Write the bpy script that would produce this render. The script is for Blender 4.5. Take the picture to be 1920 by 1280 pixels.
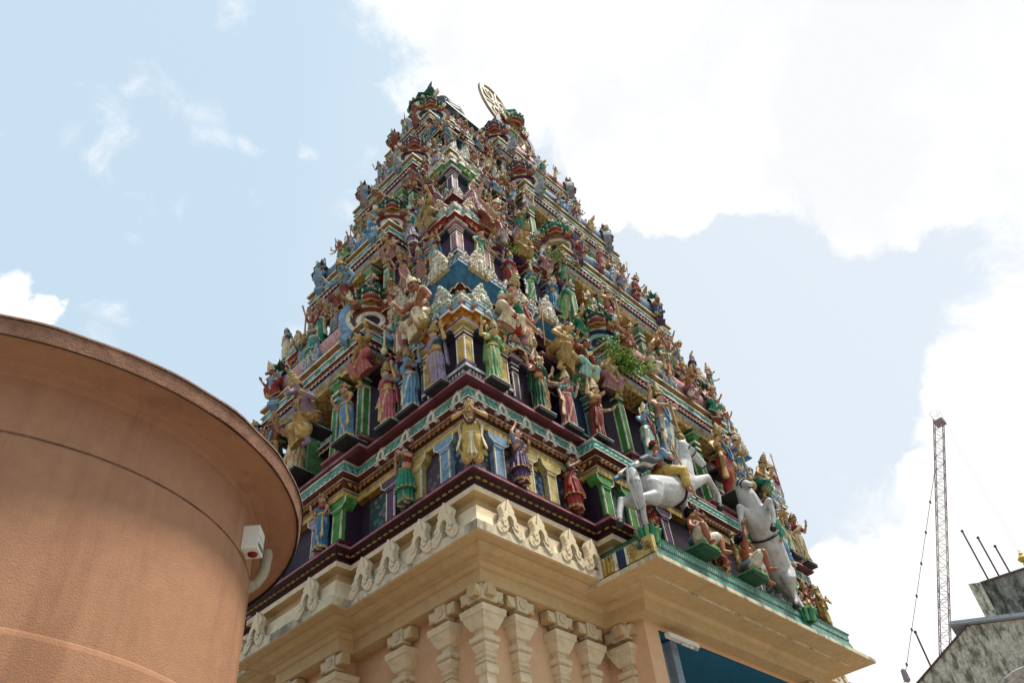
import bpy, math, random
from mathutils import Vector, Matrix
sc = bpy.context.scene
for _o in list(bpy.data.objects):
    bpy.data.objects.remove(_o)
COL = sc.collection
PI = math.pi
rnd = random.Random(11)
rad = math.radians

# ------------------------------------------------------------------ camera
CAM = Vector((-5.2763, -5.1891, 1.6))
RX = Vector((0.702444, -0.705726, -0.092324))
DN = Vector((0.442410, 0.534556, -0.720085))
FW = Vector((0.557535, 0.464974, 0.687716))
cd = bpy.data.cameras.new('camera')
cam = bpy.data.objects.new('camera', cd)
COL.objects.link(cam)
cd.sensor_width = 36.0
cd.lens = 1500 / 1920 * 36
cd.clip_start = 0.05
cd.clip_end = 2000
cam.matrix_world = Matrix(((RX.x, -DN.x, -FW.x, CAM.x), (RX.y, -DN.y, -FW.y, CAM.y), (RX.z, -DN.z, -FW.z, CAM.z), (0, 0, 0, 1)))
sc.camera = cam

# ------------------------------------------------------------------ sun and sky
SUN_EL, SUN_AZ = rad(66), rad(-52)          # azimuth from +X towards +Y
sd = bpy.data.lights.new('sun', 'SUN')
sun = bpy.data.objects.new('sun', sd)
COL.objects.link(sun)
sd.energy = 3.5
sd.angle = rad(10)
sd.color = (1.0, 0.94, 0.84)
sv = Vector((math.cos(SUN_EL) * math.cos(SUN_AZ), math.cos(SUN_EL) * math.sin(SUN_AZ), math.sin(SUN_EL)))
sun.rotation_euler = (-sv).to_track_quat('-Z', 'Y').to_euler()
sc.view_settings.view_transform = 'Standard'
sc.view_settings.look = 'None'
sc.view_settings.exposure = 0.75
sc.view_settings.gamma = 1.0

W = bpy.data.worlds.new('World')
sc.world = W
W.use_nodes = True
nt = W.node_tree
nt.nodes.clear()


def pixdir(u, v):
    d = RX * ((u - 960) / 1500) + DN * ((v - 640) / 1500) + FW
    return d.normalized()


def world_nodes():
    N, L = nt.nodes.new, nt.links.new
    out = N('ShaderNodeOutputWorld')
    bg = N('ShaderNodeBackground')
    bg.inputs[1].default_value = 0.1
    L(bg.outputs[0], out.inputs[0])
    sky = N('ShaderNodeTexSky')
    sky.sky_type = 'NISHITA'
    sky.sun_disc = False
    sky.sun_elevation = SUN_EL
    sky.sun_rotation = PI / 2 - SUN_AZ
    sky.air_density = 1.0
    sky.dust_density = 2.4
    sky.ozone_density = 1.0
    tc = N('ShaderNodeTexCoord')

    def math_(op, a, b=None, clamp=False):
        n = N('ShaderNodeMath')
        n.operation = op
        n.use_clamp = clamp
        for i, x in enumerate((a, b)):
            if x is None:
                continue
            if isinstance(x, (int, float)):
                n.inputs[i].default_value = x
            else:
                L(x, n.inputs[i])
        return n.outputs[0]

    def noise_(scale, detail, rough, dist=0.0, vec=None):
        n = N('ShaderNodeTexNoise')
        n.inputs['Scale'].default_value = scale
        n.inputs['Detail'].default_value = detail
        n.inputs['Roughness'].default_value = rough
        n.inputs['Distortion'].default_value = dist
        L(vec or tc.outputs['Generated'], n.inputs['Vector'])
        return n.outputs['Fac']

    def ramp(x, a, b):
        n = N('ShaderNodeMapRange')
        n.interpolation_type = 'SMOOTHSTEP'
        n.inputs[1].default_value = a
        n.inputs[2].default_value = b
        L(x, n.inputs[0])
        return n.outputs[0]

    wn = N('ShaderNodeTexNoise')
    wn.inputs['Scale'].default_value = 7.0
    wn.inputs['Detail'].default_value = 7
    wn.inputs['Roughness'].default_value = 0.6
    L(tc.outputs['Generated'], wn.inputs['Vector'])
    w1 = N('ShaderNodeVectorMath')
    w1.operation = 'SUBTRACT'
    L(wn.outputs['Color'], w1.inputs[0])
    w1.inputs[1].default_value = (.5, .5, .5)
    w2 = N('ShaderNodeVectorMath')
    w2.operation = 'SCALE'
    L(w1.outputs[0], w2.inputs[0])
    w2.inputs['Scale'].default_value = 0.16
    w3 = N('ShaderNodeVectorMath')
    w3.operation = 'ADD'
    L(tc.outputs['Generated'], w3.inputs[0])
    L(w2.outputs[0], w3.inputs[1])
    w4 = N('ShaderNodeVectorMath')
    w4.operation = 'NORMALIZE'
    L(w3.outputs[0], w4.inputs[0])

    def blobs(lst):
        cur = None
        for u, v, r in lst:
            d = pixdir(u, v)
            dn = N('ShaderNodeVectorMath')
            dn.operation = 'DOT_PRODUCT'
            L(w4.outputs[0], dn.inputs[0])
            dn.inputs[1].default_value = d
            c = math.cos(r / 1500)
            k = math_('MULTIPLY', math_('SUBTRACT', dn.outputs['Value'], c), 1 / (1 - c))
            cur = k if cur is None else math_('MAXIMUM', cur, k)
        return math_('MAXIMUM', cur, -1.0)

    big = blobs([(1450, -100, 430), (1000, -60, 330), (1220, 180, 235), (1500, 150, 250), (1850, 100, 285), (1150, 330, 105), (1240, 330, 115),
                 (1420, 330, 110), (860, 30, 150), (1640, 340, 120), (1780, 335, 95), (2350, 60, 450),
                 (1900, 1000, 230), (1850, 790, 140), (1960, 740, 85), (1760, 900, 100), (1680, 1130, 160), (1560, 1130, 130), (1950, 1300, 400), (2300, 900, 400),
                 (1520, 1060, 60), (0, 585, 72), (65, 612, 42), (1500, 1400, 300)])
    wisps = blobs([(290, 400, 62), (265, 355, 40), (190, 262, 66), (145, 232, 44), (370, 165, 62), (285, 130, 42), (640, 380, 62), (675, 310, 50), (455, 402, 36),
                   (525, 250, 28), (360, 255, 40), (425, 275, 30), (-10, 220, 50), (175, 640, 60), (560, 620, 40), (450, 10, 45)])
    n1 = noise_(5.5, 9, 0.62, 0.25)
    n2 = noise_(13, 9, 0.62, 0.9)
    n3 = noise_(2.2, 3, 0.5)
    f1 = math_('ADD', big, math_('MULTIPLY', math_('SUBTRACT', n1, 0.5), 0.9))
    f1 = math_('ADD', f1, math_('MULTIPLY', math_('SUBTRACT', n2, 0.5), 0.75))
    m1 = ramp(f1, -0.05, 0.36)
    f2 = math_('ADD', wisps, math_('MULTIPLY', math_('SUBTRACT', n2, 0.5), 6.5))
    f2 = math_('ADD', f2, math_('MULTIPLY', math_('SUBTRACT', n1, 0.5), 1.2))
    m2 = math_('MULTIPLY', ramp(f2, 0.35, 2.8), 0.62)
    mask = math_('MAXIMUM', m1, m2)
    # thin veil: brighter and whiter towards the right-hand (sunward) side
    dn = N('ShaderNodeVectorMath')
    dn.operation = 'DOT_PRODUCT'
    L(tc.outputs['Generated'], dn.inputs[0])
    dn.inputs[1].default_value = pixdir(1700, 500)
    veil = ramp(math_('ADD', dn.outputs['Value'], math_('MULTIPLY', math_('SUBTRACT', n3, 0.5), 0.12)), 0.72, 1.0)
    tint = N('ShaderNodeMix')
    tint.data_type = 'RGBA'
    tint.inputs['A'].default_value = (3.90, 4.92, 5.70, 1)
    tint.inputs['B'].default_value = (5.02, 5.45, 5.80, 1)
    L(veil, tint.inputs['Factor'])
    # the Nishita sky under a thin bright haze
    hz = N('ShaderNodeMix')
    hz.data_type = 'RGBA'
    hz.inputs['Factor'].default_value = 0.86
    L(sky.outputs[0], hz.inputs['A'])
    L(tint.outputs['Result'], hz.inputs['B'])
    cl = N('ShaderNodeMix')
    cl.data_type = 'RGBA'
    cl.inputs['A'].default_value = (5.65, 5.75, 5.85, 1)
    cl.inputs['B'].default_value = (7.0, 6.95, 6.88, 1)
    L(ramp(math_('ADD', math_('MULTIPLY', n1, 0.55), math_('MULTIPLY', n3, 0.45)), 0.38, 0.58), cl.inputs['Factor'])
    mx = N('ShaderNodeMix')
    mx.data_type = 'RGBA'
    L(mask, mx.inputs['Factor'])
    L(hz.outputs['Result'], mx.inputs['A'])
    L(cl.outputs['Result'], mx.inputs['B'])
    L(mx.outputs['Result'], bg.inputs[0])


world_nodes()

# ------------------------------------------------------------------ materials
MATS = {}


def paint(name, col, rough=0.6, var=0.25, grime=0.35, gcol=(0.03, 0.028, 0.022), gscale=3.0, bump=0.25, bscale=45, glo=0.50, ghi=0.70, streak=1.0, scale=1.0):
    """Painted plaster: mottled colour, patches of grime with shapes of their own, fine bump."""
    m = bpy.data.materials.new(name)
    MATS[name] = m
    m.use_nodes = True
    t = m.node_tree
    N, L = t.nodes.new, t.links.new
    b = t.nodes['Principled BSDF']
    b.inputs['Roughness'].default_value = rough
    b.inputs['Specular IOR Level'].default_value = 0.2
    g = N('ShaderNodeTexCoord')
    mp = N('ShaderNodeMapping')
    mp.inputs['Scale'].default_value = (scale, scale, scale)
    L(g.outputs['Object'], mp.inputs[0])
    mp2 = N('ShaderNodeMapping')
    mp2.inputs['Scale'].default_value = (scale, scale, scale * streak)
    L(g.outputs['Object'], mp2.inputs[0])
    n1 = N('ShaderNodeTexNoise')
    n1.inputs['Scale'].default_value = 9
    n1.inputs['Detail'].default_value = 6
    n1.inputs['Roughness'].default_value = 0.65
    L(mp.outputs[0], n1.inputs['Vector'])
    r1 = N('ShaderNodeMapRange')
    r1.inputs[1].default_value = 0.3
    r1.inputs[2].default_value = 0.7
    r1.inputs[3].default_value = 1 - var
    r1.inputs[4].default_value = 1 + var
    L(n1.outputs['Fac'], r1.inputs[0])
    mul = N('ShaderNodeVectorMath')
    mul.operation = 'SCALE'
    mul.inputs[0].default_value = col
    L(r1.outputs[0], mul.inputs['Scale'])
    n2 = N('ShaderNodeTexNoise')
    n2.inputs['Scale'].default_value = gscale
    n2.inputs['Detail'].default_value = 8
    n2.inputs['Roughness'].default_value = 0.72
    L(mp2.outputs[0], n2.inputs['Vector'])
    r2 = N('ShaderNodeMapRange')
    r2.interpolation_type = 'SMOOTHSTEP'
    r2.inputs[1].default_value = glo
    r2.inputs[2].default_value = ghi
    r2.inputs[4].default_value = grime
    L(n2.outputs['Fac'], r2.inputs[0])
    mx = N('ShaderNodeMix')
    mx.data_type = 'RGBA'
    L(r2.outputs[0], mx.inputs['Factor'])
    L(mul.outputs[0], mx.inputs['A'])
    mx.inputs['B'].default_value = (*gcol, 1)
    L(mx.outputs['Result'], b.inputs['Base Color'])
    n3 = N('ShaderNodeTexNoise')
    n3.inputs['Scale'].default_value = bscale
    n3.inputs['Detail'].default_value = 4
    L(mp.outputs[0], n3.inputs['Vector'])
    bp = N('ShaderNodeBump')
    bp.inputs['Strength'].default_value = bump
    bp.inputs['Distance'].default_value = 0.02
    L(n3.outputs['Fac'], bp.inputs['Height'])
    L(bp.outputs[0], b.inputs['Normal'])
    return m


PAL = {
    'maroon': (0.115, 0.026, 0.034), 'dark_maroon': (0.045, 0.014, 0.020), 'red': (0.36, 0.055, 0.05), 'brick_red': (0.25, 0.065, 0.042),
    'brown': (0.16, 0.055, 0.030), 'pink': (0.52, 0.26, 0.24), 'dusty_pink': (0.42, 0.20, 0.21), 'cream': (0.66, 0.55, 0.36), 'ivory': (0.70, 0.64, 0.52),
    'yellow': (0.60, 0.41, 0.13), 'pale_yellow': (0.66, 0.52, 0.22), 'ochre': (0.44, 0.27, 0.10), 'orange': (0.56, 0.24, 0.06), 'teal': (0.13, 0.36, 0.30), 'pale_teal': (0.30, 0.50, 0.43),
    'dark_teal': (0.03, 0.12, 0.12), 'green': (0.10, 0.33, 0.085), 'dark_green': (0.025, 0.10, 0.05), 'leaf_green': (0.20, 0.40, 0.17), 'emerald': (0.05, 0.26, 0.16), 'blue': (0.085, 0.24, 0.40),
    'light_blue': (0.26, 0.40, 0.53), 'navy': (0.022, 0.045, 0.10), 'lilac': (0.36, 0.29, 0.39), 'plum': (0.12, 0.065, 0.13), 'purple_dark': (0.040, 0.022, 0.042),
    'grey': (0.30, 0.30, 0.31), 'pale_grey': (0.48, 0.47, 0.46), 'slate': (0.085, 0.10, 0.12), 'charcoal': (0.028, 0.028, 0.030), 'white': (0.72, 0.70, 0.65),
    'gold': (0.43, 0.31, 0.13), 'black': (0.012, 0.012, 0.012), 'rose': (0.50, 0.16, 0.17), 'crimson': (0.34, 0.055, 0.065), 'sky_blue': (0.18, 0.34, 0.48),
    'skin_tan': (0.60, 0.37, 0.20), 'skin_pink': (0.58, 0.33, 0.24), 'skin_copper': (0.36, 0.145, 0.085), 'skin_brown': (0.24, 0.10, 0.055), 'skin_blue': (0.22, 0.34, 0.46), 'skin_green': (0.14, 0.32, 0.20), 'skin_lilac': (0.30, 0.22, 0.28), 'skin_yellow': (0.60, 0.41, 0.20),
    'horse_white': (0.54, 0.53, 0.505),
}
for k_, c_ in PAL.items():
    g_ = sum(c_) / 3
    kk = .78 if k_.startswith('skin') else .88 if k_ in ('ivory', 'cream', 'white', 'pale_grey', 'horse_white', 'pale_teal') or k_.startswith('skin') else .70
    c_ = tuple(max(.006, (g_ + (x - g_) * 1.12) * kk) for x in c_)
    if k_.startswith('skin') or k_ == 'horse_white':
        paint(k_, c_, rough=0.45, var=0.18, grime=0.45, gscale=8, bump=0.2, bscale=30, glo=.52, ghi=.70)
    else:
        paint(k_, c_, rough=0.55, var=0.32, grime=0.62, gscale=6.5, bump=0.3, bscale=40, glo=.50, ghi=.66)
paint('cream_plaster', (0.54, 0.375, 0.19), rough=0.75, var=0.10, grime=0.20, gcol=(0.16, 0.12, 0.07), gscale=1.6, streak=0.35, bump=0.15)
paint('cream_sill', (0.60, 0.50, 0.345), rough=0.75, var=0.14, grime=0.72, gcol=(0.05, 0.045, 0.035), gscale=3.0, streak=0.45, glo=0.46, ghi=0.64)
paint('cream_frieze', (0.66, 0.53, 0.345), rough=0.7, var=0.12, grime=0.45, gcol=(0.10, 0.085, 0.06), gscale=4, glo=0.49, ghi=0.70)
paint('peach_wall', (0.66, 0.41, 0.235), rough=0.8, var=0.07, grime=0.10, gcol=(0.3, 0.15, 0.08), gscale=1.2, bump=0.12)
paint('stucco', (0.37, 0.190, 0.108), rough=0.9, var=0.08, grime=0.70, gcol=(0.25, 0.12, 0.066), gscale=1.5, streak=0.13, glo=0.47, ghi=0.68, bump=0.30, bscale=90)
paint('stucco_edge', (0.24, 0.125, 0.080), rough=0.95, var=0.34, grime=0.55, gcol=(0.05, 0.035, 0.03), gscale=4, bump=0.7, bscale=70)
paint('black_line', (0.02, 0.016, 0.014), rough=0.8)
paint('ceiling_blue', (0.015, 0.13, 0.23), rough=0.6, var=0.10, grime=0.25, gcol=(0.01, 0.07, 0.13), gscale=2)
paint('steel_blue', (0.22, 0.27, 0.32), rough=0.5, var=0.06, grime=0.2)
paint('mossy_concrete', (0.50, 0.45, 0.35), rough=0.95, var=0.35, grime=0.82, gcol=(0.060, 0.052, 0.034), gscale=5.5, streak=0.35, glo=0.43, ghi=0.62, bump=0.7, bscale=14)
paint('dark_concrete', (0.26, 0.245, 0.20), rough=0.95, var=0.35, grime=0.93, gcol=(0.028, 0.027, 0.022), gscale=3.4, streak=0.4, glo=0.34, ghi=0.62, bump=0.7, bscale=12)
paint('flashing', (0.36, 0.38, 0.40), rough=0.5, var=0.15, grime=0.2)
paint('crane_red', (0.27, 0.19, 0.205), rough=0.6, var=0.1, grime=0.1)
paint('crane_white', (0.50, 0.42, 0.36), rough=0.6, var=0.1, grime=0.1)
paint('rust_metal', (0.12, 0.075, 0.06), rough=0.7)
paint('paving', (0.25, 0.23, 0.205), rough=0.9, var=0.2, grime=0.3, gscale=0.6)
paint('box_white', (0.74, 0.72, 0.64), rough=0.45, var=0.04, grime=0.15, gscale=8)
paint('pvc', (0.34, 0.29, 0.20), rough=0.5, var=0.1, grime=0.4, gscale=6)
paint('lens_red', (0.18, 0.012, 0.012), rough=0.2, var=0.05, grime=0.1)
paint('gold_bright', (0.62, 0.40, 0.08), rough=0.35, var=0.1, grime=0.2)
paint('chakra_gold', (0.62, 0.53, 0.37), rough=0.45, var=0.15, grime=0.35, gscale=6)
paint('leaf', (0.11, 0.24, 0.04), rough=0.5, var=0.4, grime=0.0)
paint('leaf_pale', (0.28, 0.40, 0.07), rough=0.5, var=0.3, grime=0.0)
paint('twig', (0.10, 0.07, 0.04), rough=0.8)


def floral(name, ground, cols, scale=14.0):
    """Dark panel strewn with painted flowers (voronoi petals)."""
    m = paint(name, ground, rough=0.5, var=0.2, grime=0.3)
    t = m.node_tree
    N, L = t.nodes.new, t.links.new
    b = t.nodes['Principled BSDF']
    base = b.inputs['Base Color'].links[0].from_socket
    tc = [n for n in t.nodes if n.type == 'TEX_COORD'][0]
    v = N('ShaderNodeTexVoronoi')
    v.inputs['Scale'].default_value = scale
    v.inputs['Randomness'].default_value = 0.8
    L(tc.outputs['Object'], v.inputs['Vector'])
    w = N('ShaderNodeTexNoise')
    w.inputs['Scale'].default_value = scale * 4
    L(tc.outputs['Object'], w.inputs['Vector'])
    ad = N('ShaderNodeMath')
    ad.operation = 'MULTIPLY_ADD'
    ad.inputs[1].default_value = 0.35
    L(w.outputs['Fac'], ad.inputs[0])
    L(v.outputs['Distance'], ad.inputs[2])
    r = N('ShaderNodeMapRange')
    r.inputs[1].default_value = 0.66
    r.inputs[2].default_value = 0.52
    L(ad.outputs[0], r.inputs[0])
    cr = N('ShaderNodeValToRGB')
    cr.color_ramp.interpolation = 'CONSTANT'
    e = cr.color_ramp.elements
    e[0].color = (*cols[0], 1)
    e[1].position = 1 / len(cols)
    e[1].color = (*cols[1], 1)
    for i in range(2, len(cols)):
        x = e.new(i / len(cols))
        x.color = (*cols[i], 1)
    sp = N('ShaderNodeSeparateColor')
    L(v.outputs['Color'], sp.inputs[0])
    L(sp.outputs[0], cr.inputs[0])
    mx = N('ShaderNodeMix')
    mx.data_type = 'RGBA'
    L(r.outputs[0], mx.inputs['Factor'])
    L(base, mx.inputs['A'])
    L(cr.outputs[0], mx.inputs['B'])
    L(mx.outputs['Result'], b.inputs['Base Color'])


floral('flower_panel', (0.035, 0.035, 0.045), [(0.55, 0.42, 0.10), (0.42, 0.42, 0.46), (0.30, 0.12, 0.16), (0.06, 0.20, 0.15), (0.14, 0.22, 0.32)], 9)
floral('lilac_panel', (0.06, 0.045, 0.06), [(0.20, 0.12, 0.16), (0.16, 0.14, 0.18), (0.24, 0.12, 0.12), (0.12, 0.10, 0.13)], 11)
floral('green_panel', (0.02, 0.05, 0.04), [(0.10, 0.16, 0.11), (0.14, 0.14, 0.13), (0.06, 0.12, 0.13)], 12)
floral('carved_pink', (0.46, 0.24, 0.22), [(0.30, 0.10, 0.11), (0.50, 0.32, 0.28), (0.34, 0.14, 0.13)], 22)
floral('carved_blue', (0.16, 0.23, 0.30), [(0.05, 0.08, 0.12), (0.22, 0.30, 0.36), (0.08, 0.12, 0.18)], 22)
floral('patterned_ochre', (0.46, 0.32, 0.10), [(0.16, 0.08, 0.03), (0.62, 0.50, 0.24), (0.30, 0.10, 0.05)], 20)
floral('eave_paint', (0.42, 0.34, 0.14), [(0.34, 0.06, 0.05), (0.10, 0.13, 0.22), (0.52, 0.40, 0.12), (0.40, 0.09, 0.08)], 6)


# ------------------------------------------------------------------ mesh helpers
class MB:
    """Collects shapes and builds them as ONE mesh object."""

    def __init__(s):
        s.v, s.f, s.m, s.sm, s.names = [], [], [], [], []

    def slot(s, mat):
        if mat not in s.names:
            s.names.append(mat)
        return s.names.index(mat)

    def add(s, vs, fs, mat, smooth=False):
        b = len(s.v)
        s.v.extend([tuple(p) for p in vs])
        k = s.slot(mat)
        for f in fs:
            s.f.append([i + b for i in f])
            s.m.append(k)
            s.sm.append(smooth)

    def box(s, x0, x1, y0, y1, z0, z1, mat):
        if x0 > x1: x0, x1 = x1, x0
        if y0 > y1: y0, y1 = y1, y0
        if z0 > z1: z0, z1 = z1, z0
        vs = [(x0, y0, z0), (x1, y0, z0), (x1, y1, z0), (x0, y1, z0), (x0, y0, z1), (x1, y0, z1), (x1, y1, z1), (x0, y1, z1)]
        s.add(vs, [(0, 3, 2, 1), (4, 5, 6, 7), (0, 1, 5, 4), (1, 2, 6, 5), (2, 3, 7, 6), (3, 0, 4, 7)], mat)

    def ring(s, poly, prof, mats, cap_top=None, cap_bot=None, closed=True):
        """Sweep profile [(out, z)...] round a CCW rectilinear plan with mitred corners."""
        n = len(poly)
        rows = []
        for out, z in prof:
            rows.append([(x, y, z) for x, y in offset(poly, out)])
        for i in range(len(prof) - 1):
            mt = mats[i] if isinstance(mats, (list, tuple)) else mats
            vs = rows[i] + rows[i + 1]
            s.add(vs, [(j, (j + 1) % n, n + (j + 1) % n, n + j) for j in range(n)], mt)
        if cap_top:
            s.add(rows[-1], [list(range(n))], cap_top)
        if cap_bot:
            s.add(rows[0], [list(range(n))[::-1]], cap_bot)

    def lathe(s, c, prof, mat, seg=16, smooth=True):
        rows = []
        for r, z in prof:
            rows.append([(c[0] + r * math.cos(2 * PI * k / seg), c[1] + r * math.sin(2 * PI * k / seg), c[2] + z) for k in range(seg)])
        for i in range(len(prof) - 1):
            mt = mat[i] if isinstance(mat, (list, tuple)) else mat
            s.add(rows[i] + rows[i + 1], [(j, (j + 1) % seg, seg + (j + 1) % seg, seg + j) for j in range(seg)], mt, smooth)
        m0 = mat[0] if isinstance(mat, (list, tuple)) else mat
        m1 = mat[-1] if isinstance(mat, (list, tuple)) else mat
        s.add(rows[0], [list(range(seg))[::-1]], m0)
        s.add(rows[-1], [list(range(seg))], m1)

    def tube(s, pts, rads, mat, seg=8, smooth=True, flat=1.0, fold=0.0, nfold=0):
        """Tapered tube through pts with rounded ends; flat squashes it along its second axis."""
        pts = [Vector(p) for p in pts]
        if isinstance(rads, (int, float)):
            rads = [rads] * len(pts)
        P, R = list(pts), list(rads)
        d0 = (pts[1] - pts[0]).normalized()
        d1 = (pts[-1] - pts[-2]).normalized()
        P = [pts[0] - d0 * rads[0] * 0.85, pts[0] - d0 * rads[0] * 0.45] + P + [pts[-1] + d1 * rads[-1] * 0.45, pts[-1] + d1 * rads[-1] * 0.85]
        R = [rads[0] * 0.45, rads[0] * 0.88] + R + [rads[-1] * 0.88, rads[-1] * 0.45]
        n = len(P)
        up = Vector((0, 0, 1)) if abs(d0.z) < 0.9 else Vector((0, -1, 0))
        a = d0.cross(up).normalized()
        rows = []
        for i in range(n):
            d = (P[min(i + 1, n - 1)] - P[max(i - 1, 0)]).normalized()
            a = (a - d * a.dot(d))
            a = a.normalized() if a.length > 1e-6 else d.orthogonal().normalized()
            b = d.cross(a)
            row = []
            for k in range(seg):
                t = 2 * PI * k / seg
                rr = R[i] * (1 + fold * math.cos(nfold * t + i * 0.7)) if fold else R[i]
                row.append(P[i] + a * (rr * math.cos(t)) + b * (rr * flat * math.sin(t)))
            rows.append(row)
        for i in range(n - 1):
            s.add(rows[i] + rows[i + 1], [(j, (j + 1) % seg, seg + (j + 1) % seg, seg + j) for j in range(seg)], mat, smooth)
        s.add(rows[0], [list(range(seg))[::-1]], mat, smooth)
        s.add(rows[-1], [list(range(seg))], mat, smooth)

    def ball(s, c, r, mat, seg=12, rings=8, rot=None, smooth=True):
        if isinstance(r, (int, float)):
            r = (r, r, r)
        c = Vector(c)
        rows = []
        for i in range(1, rings):
            ph = PI * i / rings
            row = []
            for k in range(seg):
                t = 2 * PI * k / seg
                p = Vector((r[0] * math.sin(ph) * math.cos(t), r[1] * math.sin(ph) * math.sin(t), -r[2] * math.cos(ph)))
                row.append(c + (rot @ p if rot else p))
            rows.append(row)
        q0, q1 = Vector((0, 0, -r[2])), Vector((0, 0, r[2]))
        vs = [p for row in rows for p in row] + [c + (rot @ q0 if rot else q0), c + (rot @ q1 if rot else q1)]
        fs = []
        for i in range(rings - 2):
            for j in range(seg):
                fs.append((i * seg + j, i * seg + (j + 1) % seg, (i + 1) * seg + (j + 1) % seg, (i + 1) * seg + j))
        nb = (rings - 1) * seg
        for j in range(seg):
            fs.append((nb, (j + 1) % seg, j))
            fs.append((nb + 1, (rings - 2) * seg + j, (rings - 2) * seg + (j + 1) % seg))
        s.add(vs, fs, mat, smooth)

    def plate(s, outline, y0, y1, mat, side=None):
        """Extrude a 2-D (x, z) outline from y0 to y1 (y1 is the front, towards -Y)."""
        n = len(outline)
        vs = [(x, y0, z) for x, z in outline] + [(x, y1, z) for x, z in outline]
        s.add(vs, [list(range(n, 2 * n))], mat)
        s.add(vs, [[j, n + j, n + (j + 1) % n, (j + 1) % n] for j in range(n)], side or mat)
        s.add(vs, [list(range(n))[::-1]], mat)

    def ribbon(s, pts, w, y0, y1, mat, side=None):
        """A flat band of half-width w (number or list) along 2-D (x, z) points, y0 (back) to y1 (front)."""
        n = len(pts)
        ws = w if isinstance(w, (list, tuple)) else [w] * n
        Lp, Rp = [], []
        for i in range(n):
            a, b = pts[max(i - 1, 0)], pts[min(i + 1, n - 1)]
            dx, dz = b[0] - a[0], b[1] - a[1]
            l = math.hypot(dx, dz) or 1
            nx, nz = -dz / l, dx / l
            Lp.append((pts[i][0] + nx * ws[i], pts[i][1] + nz * ws[i]))
            Rp.append((pts[i][0] - nx * ws[i], pts[i][1] - nz * ws[i]))
        vs = [(x, y0, z) for x, z in Lp] + [(x, y0, z) for x, z in Rp] + [(x, y1, z) for x, z in Lp] + [(x, y1, z) for x, z in Rp]
        fr, sd_ = [], []
        for i in range(n - 1):
            fr.append((2 * n + i, 2 * n + i + 1, 3 * n + i + 1, 3 * n + i))
            sd_.append((i, i + 1, 2 * n + i + 1, 2 * n + i))
            sd_.append((n + i + 1, n + i, 3 * n + i, 3 * n + i + 1))
        sd_.append((0, 2 * n, 3 * n, n))
        sd_.append((n - 1, 2 * n - 1, 4 * n - 1, 3 * n - 1))
        s.add(vs, fr, mat)
        s.add(vs, sd_, side or mat)

    def transform(s, M):
        s.v = [tuple(M @ Vector(p)) for p in s.v]
        return s

    def merge(s, o, M=None):
        b = len(s.v)
        s.v.extend([tuple(M @ Vector(p)) for p in o.v] if M else o.v)
        mp = [s.slot(n) for n in o.names]
        for f, k, q in zip(o.f, o.m, o.sm):
            s.f.append([i + b for i in f])
            s.m.append(mp[k])
            s.sm.append(q)

    def mesh(s, name):
        me = bpy.data.meshes.new(name)
        me.from_pydata(s.v, [], s.f)
        for n in s.names:
            me.materials.append(MATS[n])
        me.polygons.foreach_set('material_index', s.m)
        me.polygons.foreach_set('use_smooth', s.sm)
        me.update()
        return me

    def build(s, name, parent=None, org=None, kind=None):
        """Link as one object. Vertices are world coordinates; org is the world position of the parent."""
        if org is not None:
            s.v = [(x - org[0], y - org[1], z - org[2]) for x, y, z in s.v]
        o = bpy.data.objects.new(name, s.mesh(name))
        COL.objects.link(o)
        if parent:
            o.parent = parent
        elif org is not None:
            o.location = org
        if kind:
            o['kind'] = kind
        return o


def offset(poly, d):
    n = len(poly)
    res = []
    for i in range(n):
        x, y = poly[i]
        ax, ay = poly[i - 1]
        bx, by = poly[(i + 1) % n]
        l1 = math.hypot(x - ax, y - ay) or 1
        l2 = math.hypot(bx - x, by - y) or 1
        n1 = ((y - ay) / l1, -(x - ax) / l1)
        n2 = ((by - y) / l2, -(bx - x) / l2)
        if n1[0] * n2[0] + n1[1] * n2[1] > 0.9:
            res.append((x + n1[0] * d, y + n1[1] * d))
        else:
            res.append((x + (n1[0] + n2[0]) * d, y + (n1[1] + n2[1]) * d))
    return res


def tag(o, label=None, cat=None, group=None, kind=None):
    if label: o['label'] = label
    if cat: o['category'] = cat
    if group: o['group'] = group
    if kind: o['kind'] = kind
    return o


def empty(name, loc, label=None, cat=None, group=None):
    o = bpy.data.objects.new(name, None)
    COL.objects.link(o)
    o.location = loc
    o.empty_display_size = 0.2
    return tag(o, label, cat, group)


def petals(mb, poly, out, z, w, h, dep, mat, ok=None, rim=None):
    """Row of lotus petals hanging (h>0) or standing (h<0) round a plan."""
    P = offset(poly, out)
    n = len(P)
    for i in range(n):
        a, b = Vector((*P[i], z)), Vector((*P[(i + 1) % n], z))
        t = b - a
        L = t.length
        if L < w * 0.6:
            continue
        t.normalize()
        u = Vector((t.y, -t.x, 0))
        if ok and not ok((a + b) / 2, u):
            continue
        k = max(1, round(L / w))
        ww = L / k
        for j in range(k):
            c = a + t * (ww * (j + 0.5))
            Z = Vector((0, 0, -h))
            vs = [c - t * ww * .47, c + t * ww * .47, c + t * ww * .44 + u * dep * .7 + Z * .6, c + t * ww * .2 + u * dep * .8 + Z * .92, c + u * dep * .75 + Z,
                  c - t * ww * .2 + u * dep * .8 + Z * .92, c - t * ww * .44 + u * dep * .7 + Z * .6, c + u * dep * 1.15 + Z * .5]
            if rim:
                m_ = vs[7]
                inn = [p + (m_ - p) * .30 + u * dep * .10 for p in vs[:7]]
                mb.add(vs[:7] + inn, [(q, (q + 1) % 7, 7 + (q + 1) % 7, 7 + q) for q in range(7)], rim, False)
                mb.add(inn + [m_ + u * dep * .1], [(7, q, (q + 1) % 7) for q in range(7)], mat, True)
            else:
                mb.add(vs, [(7, q, (q + 1) % 7) for q in range(7)], mat, True)


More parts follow.
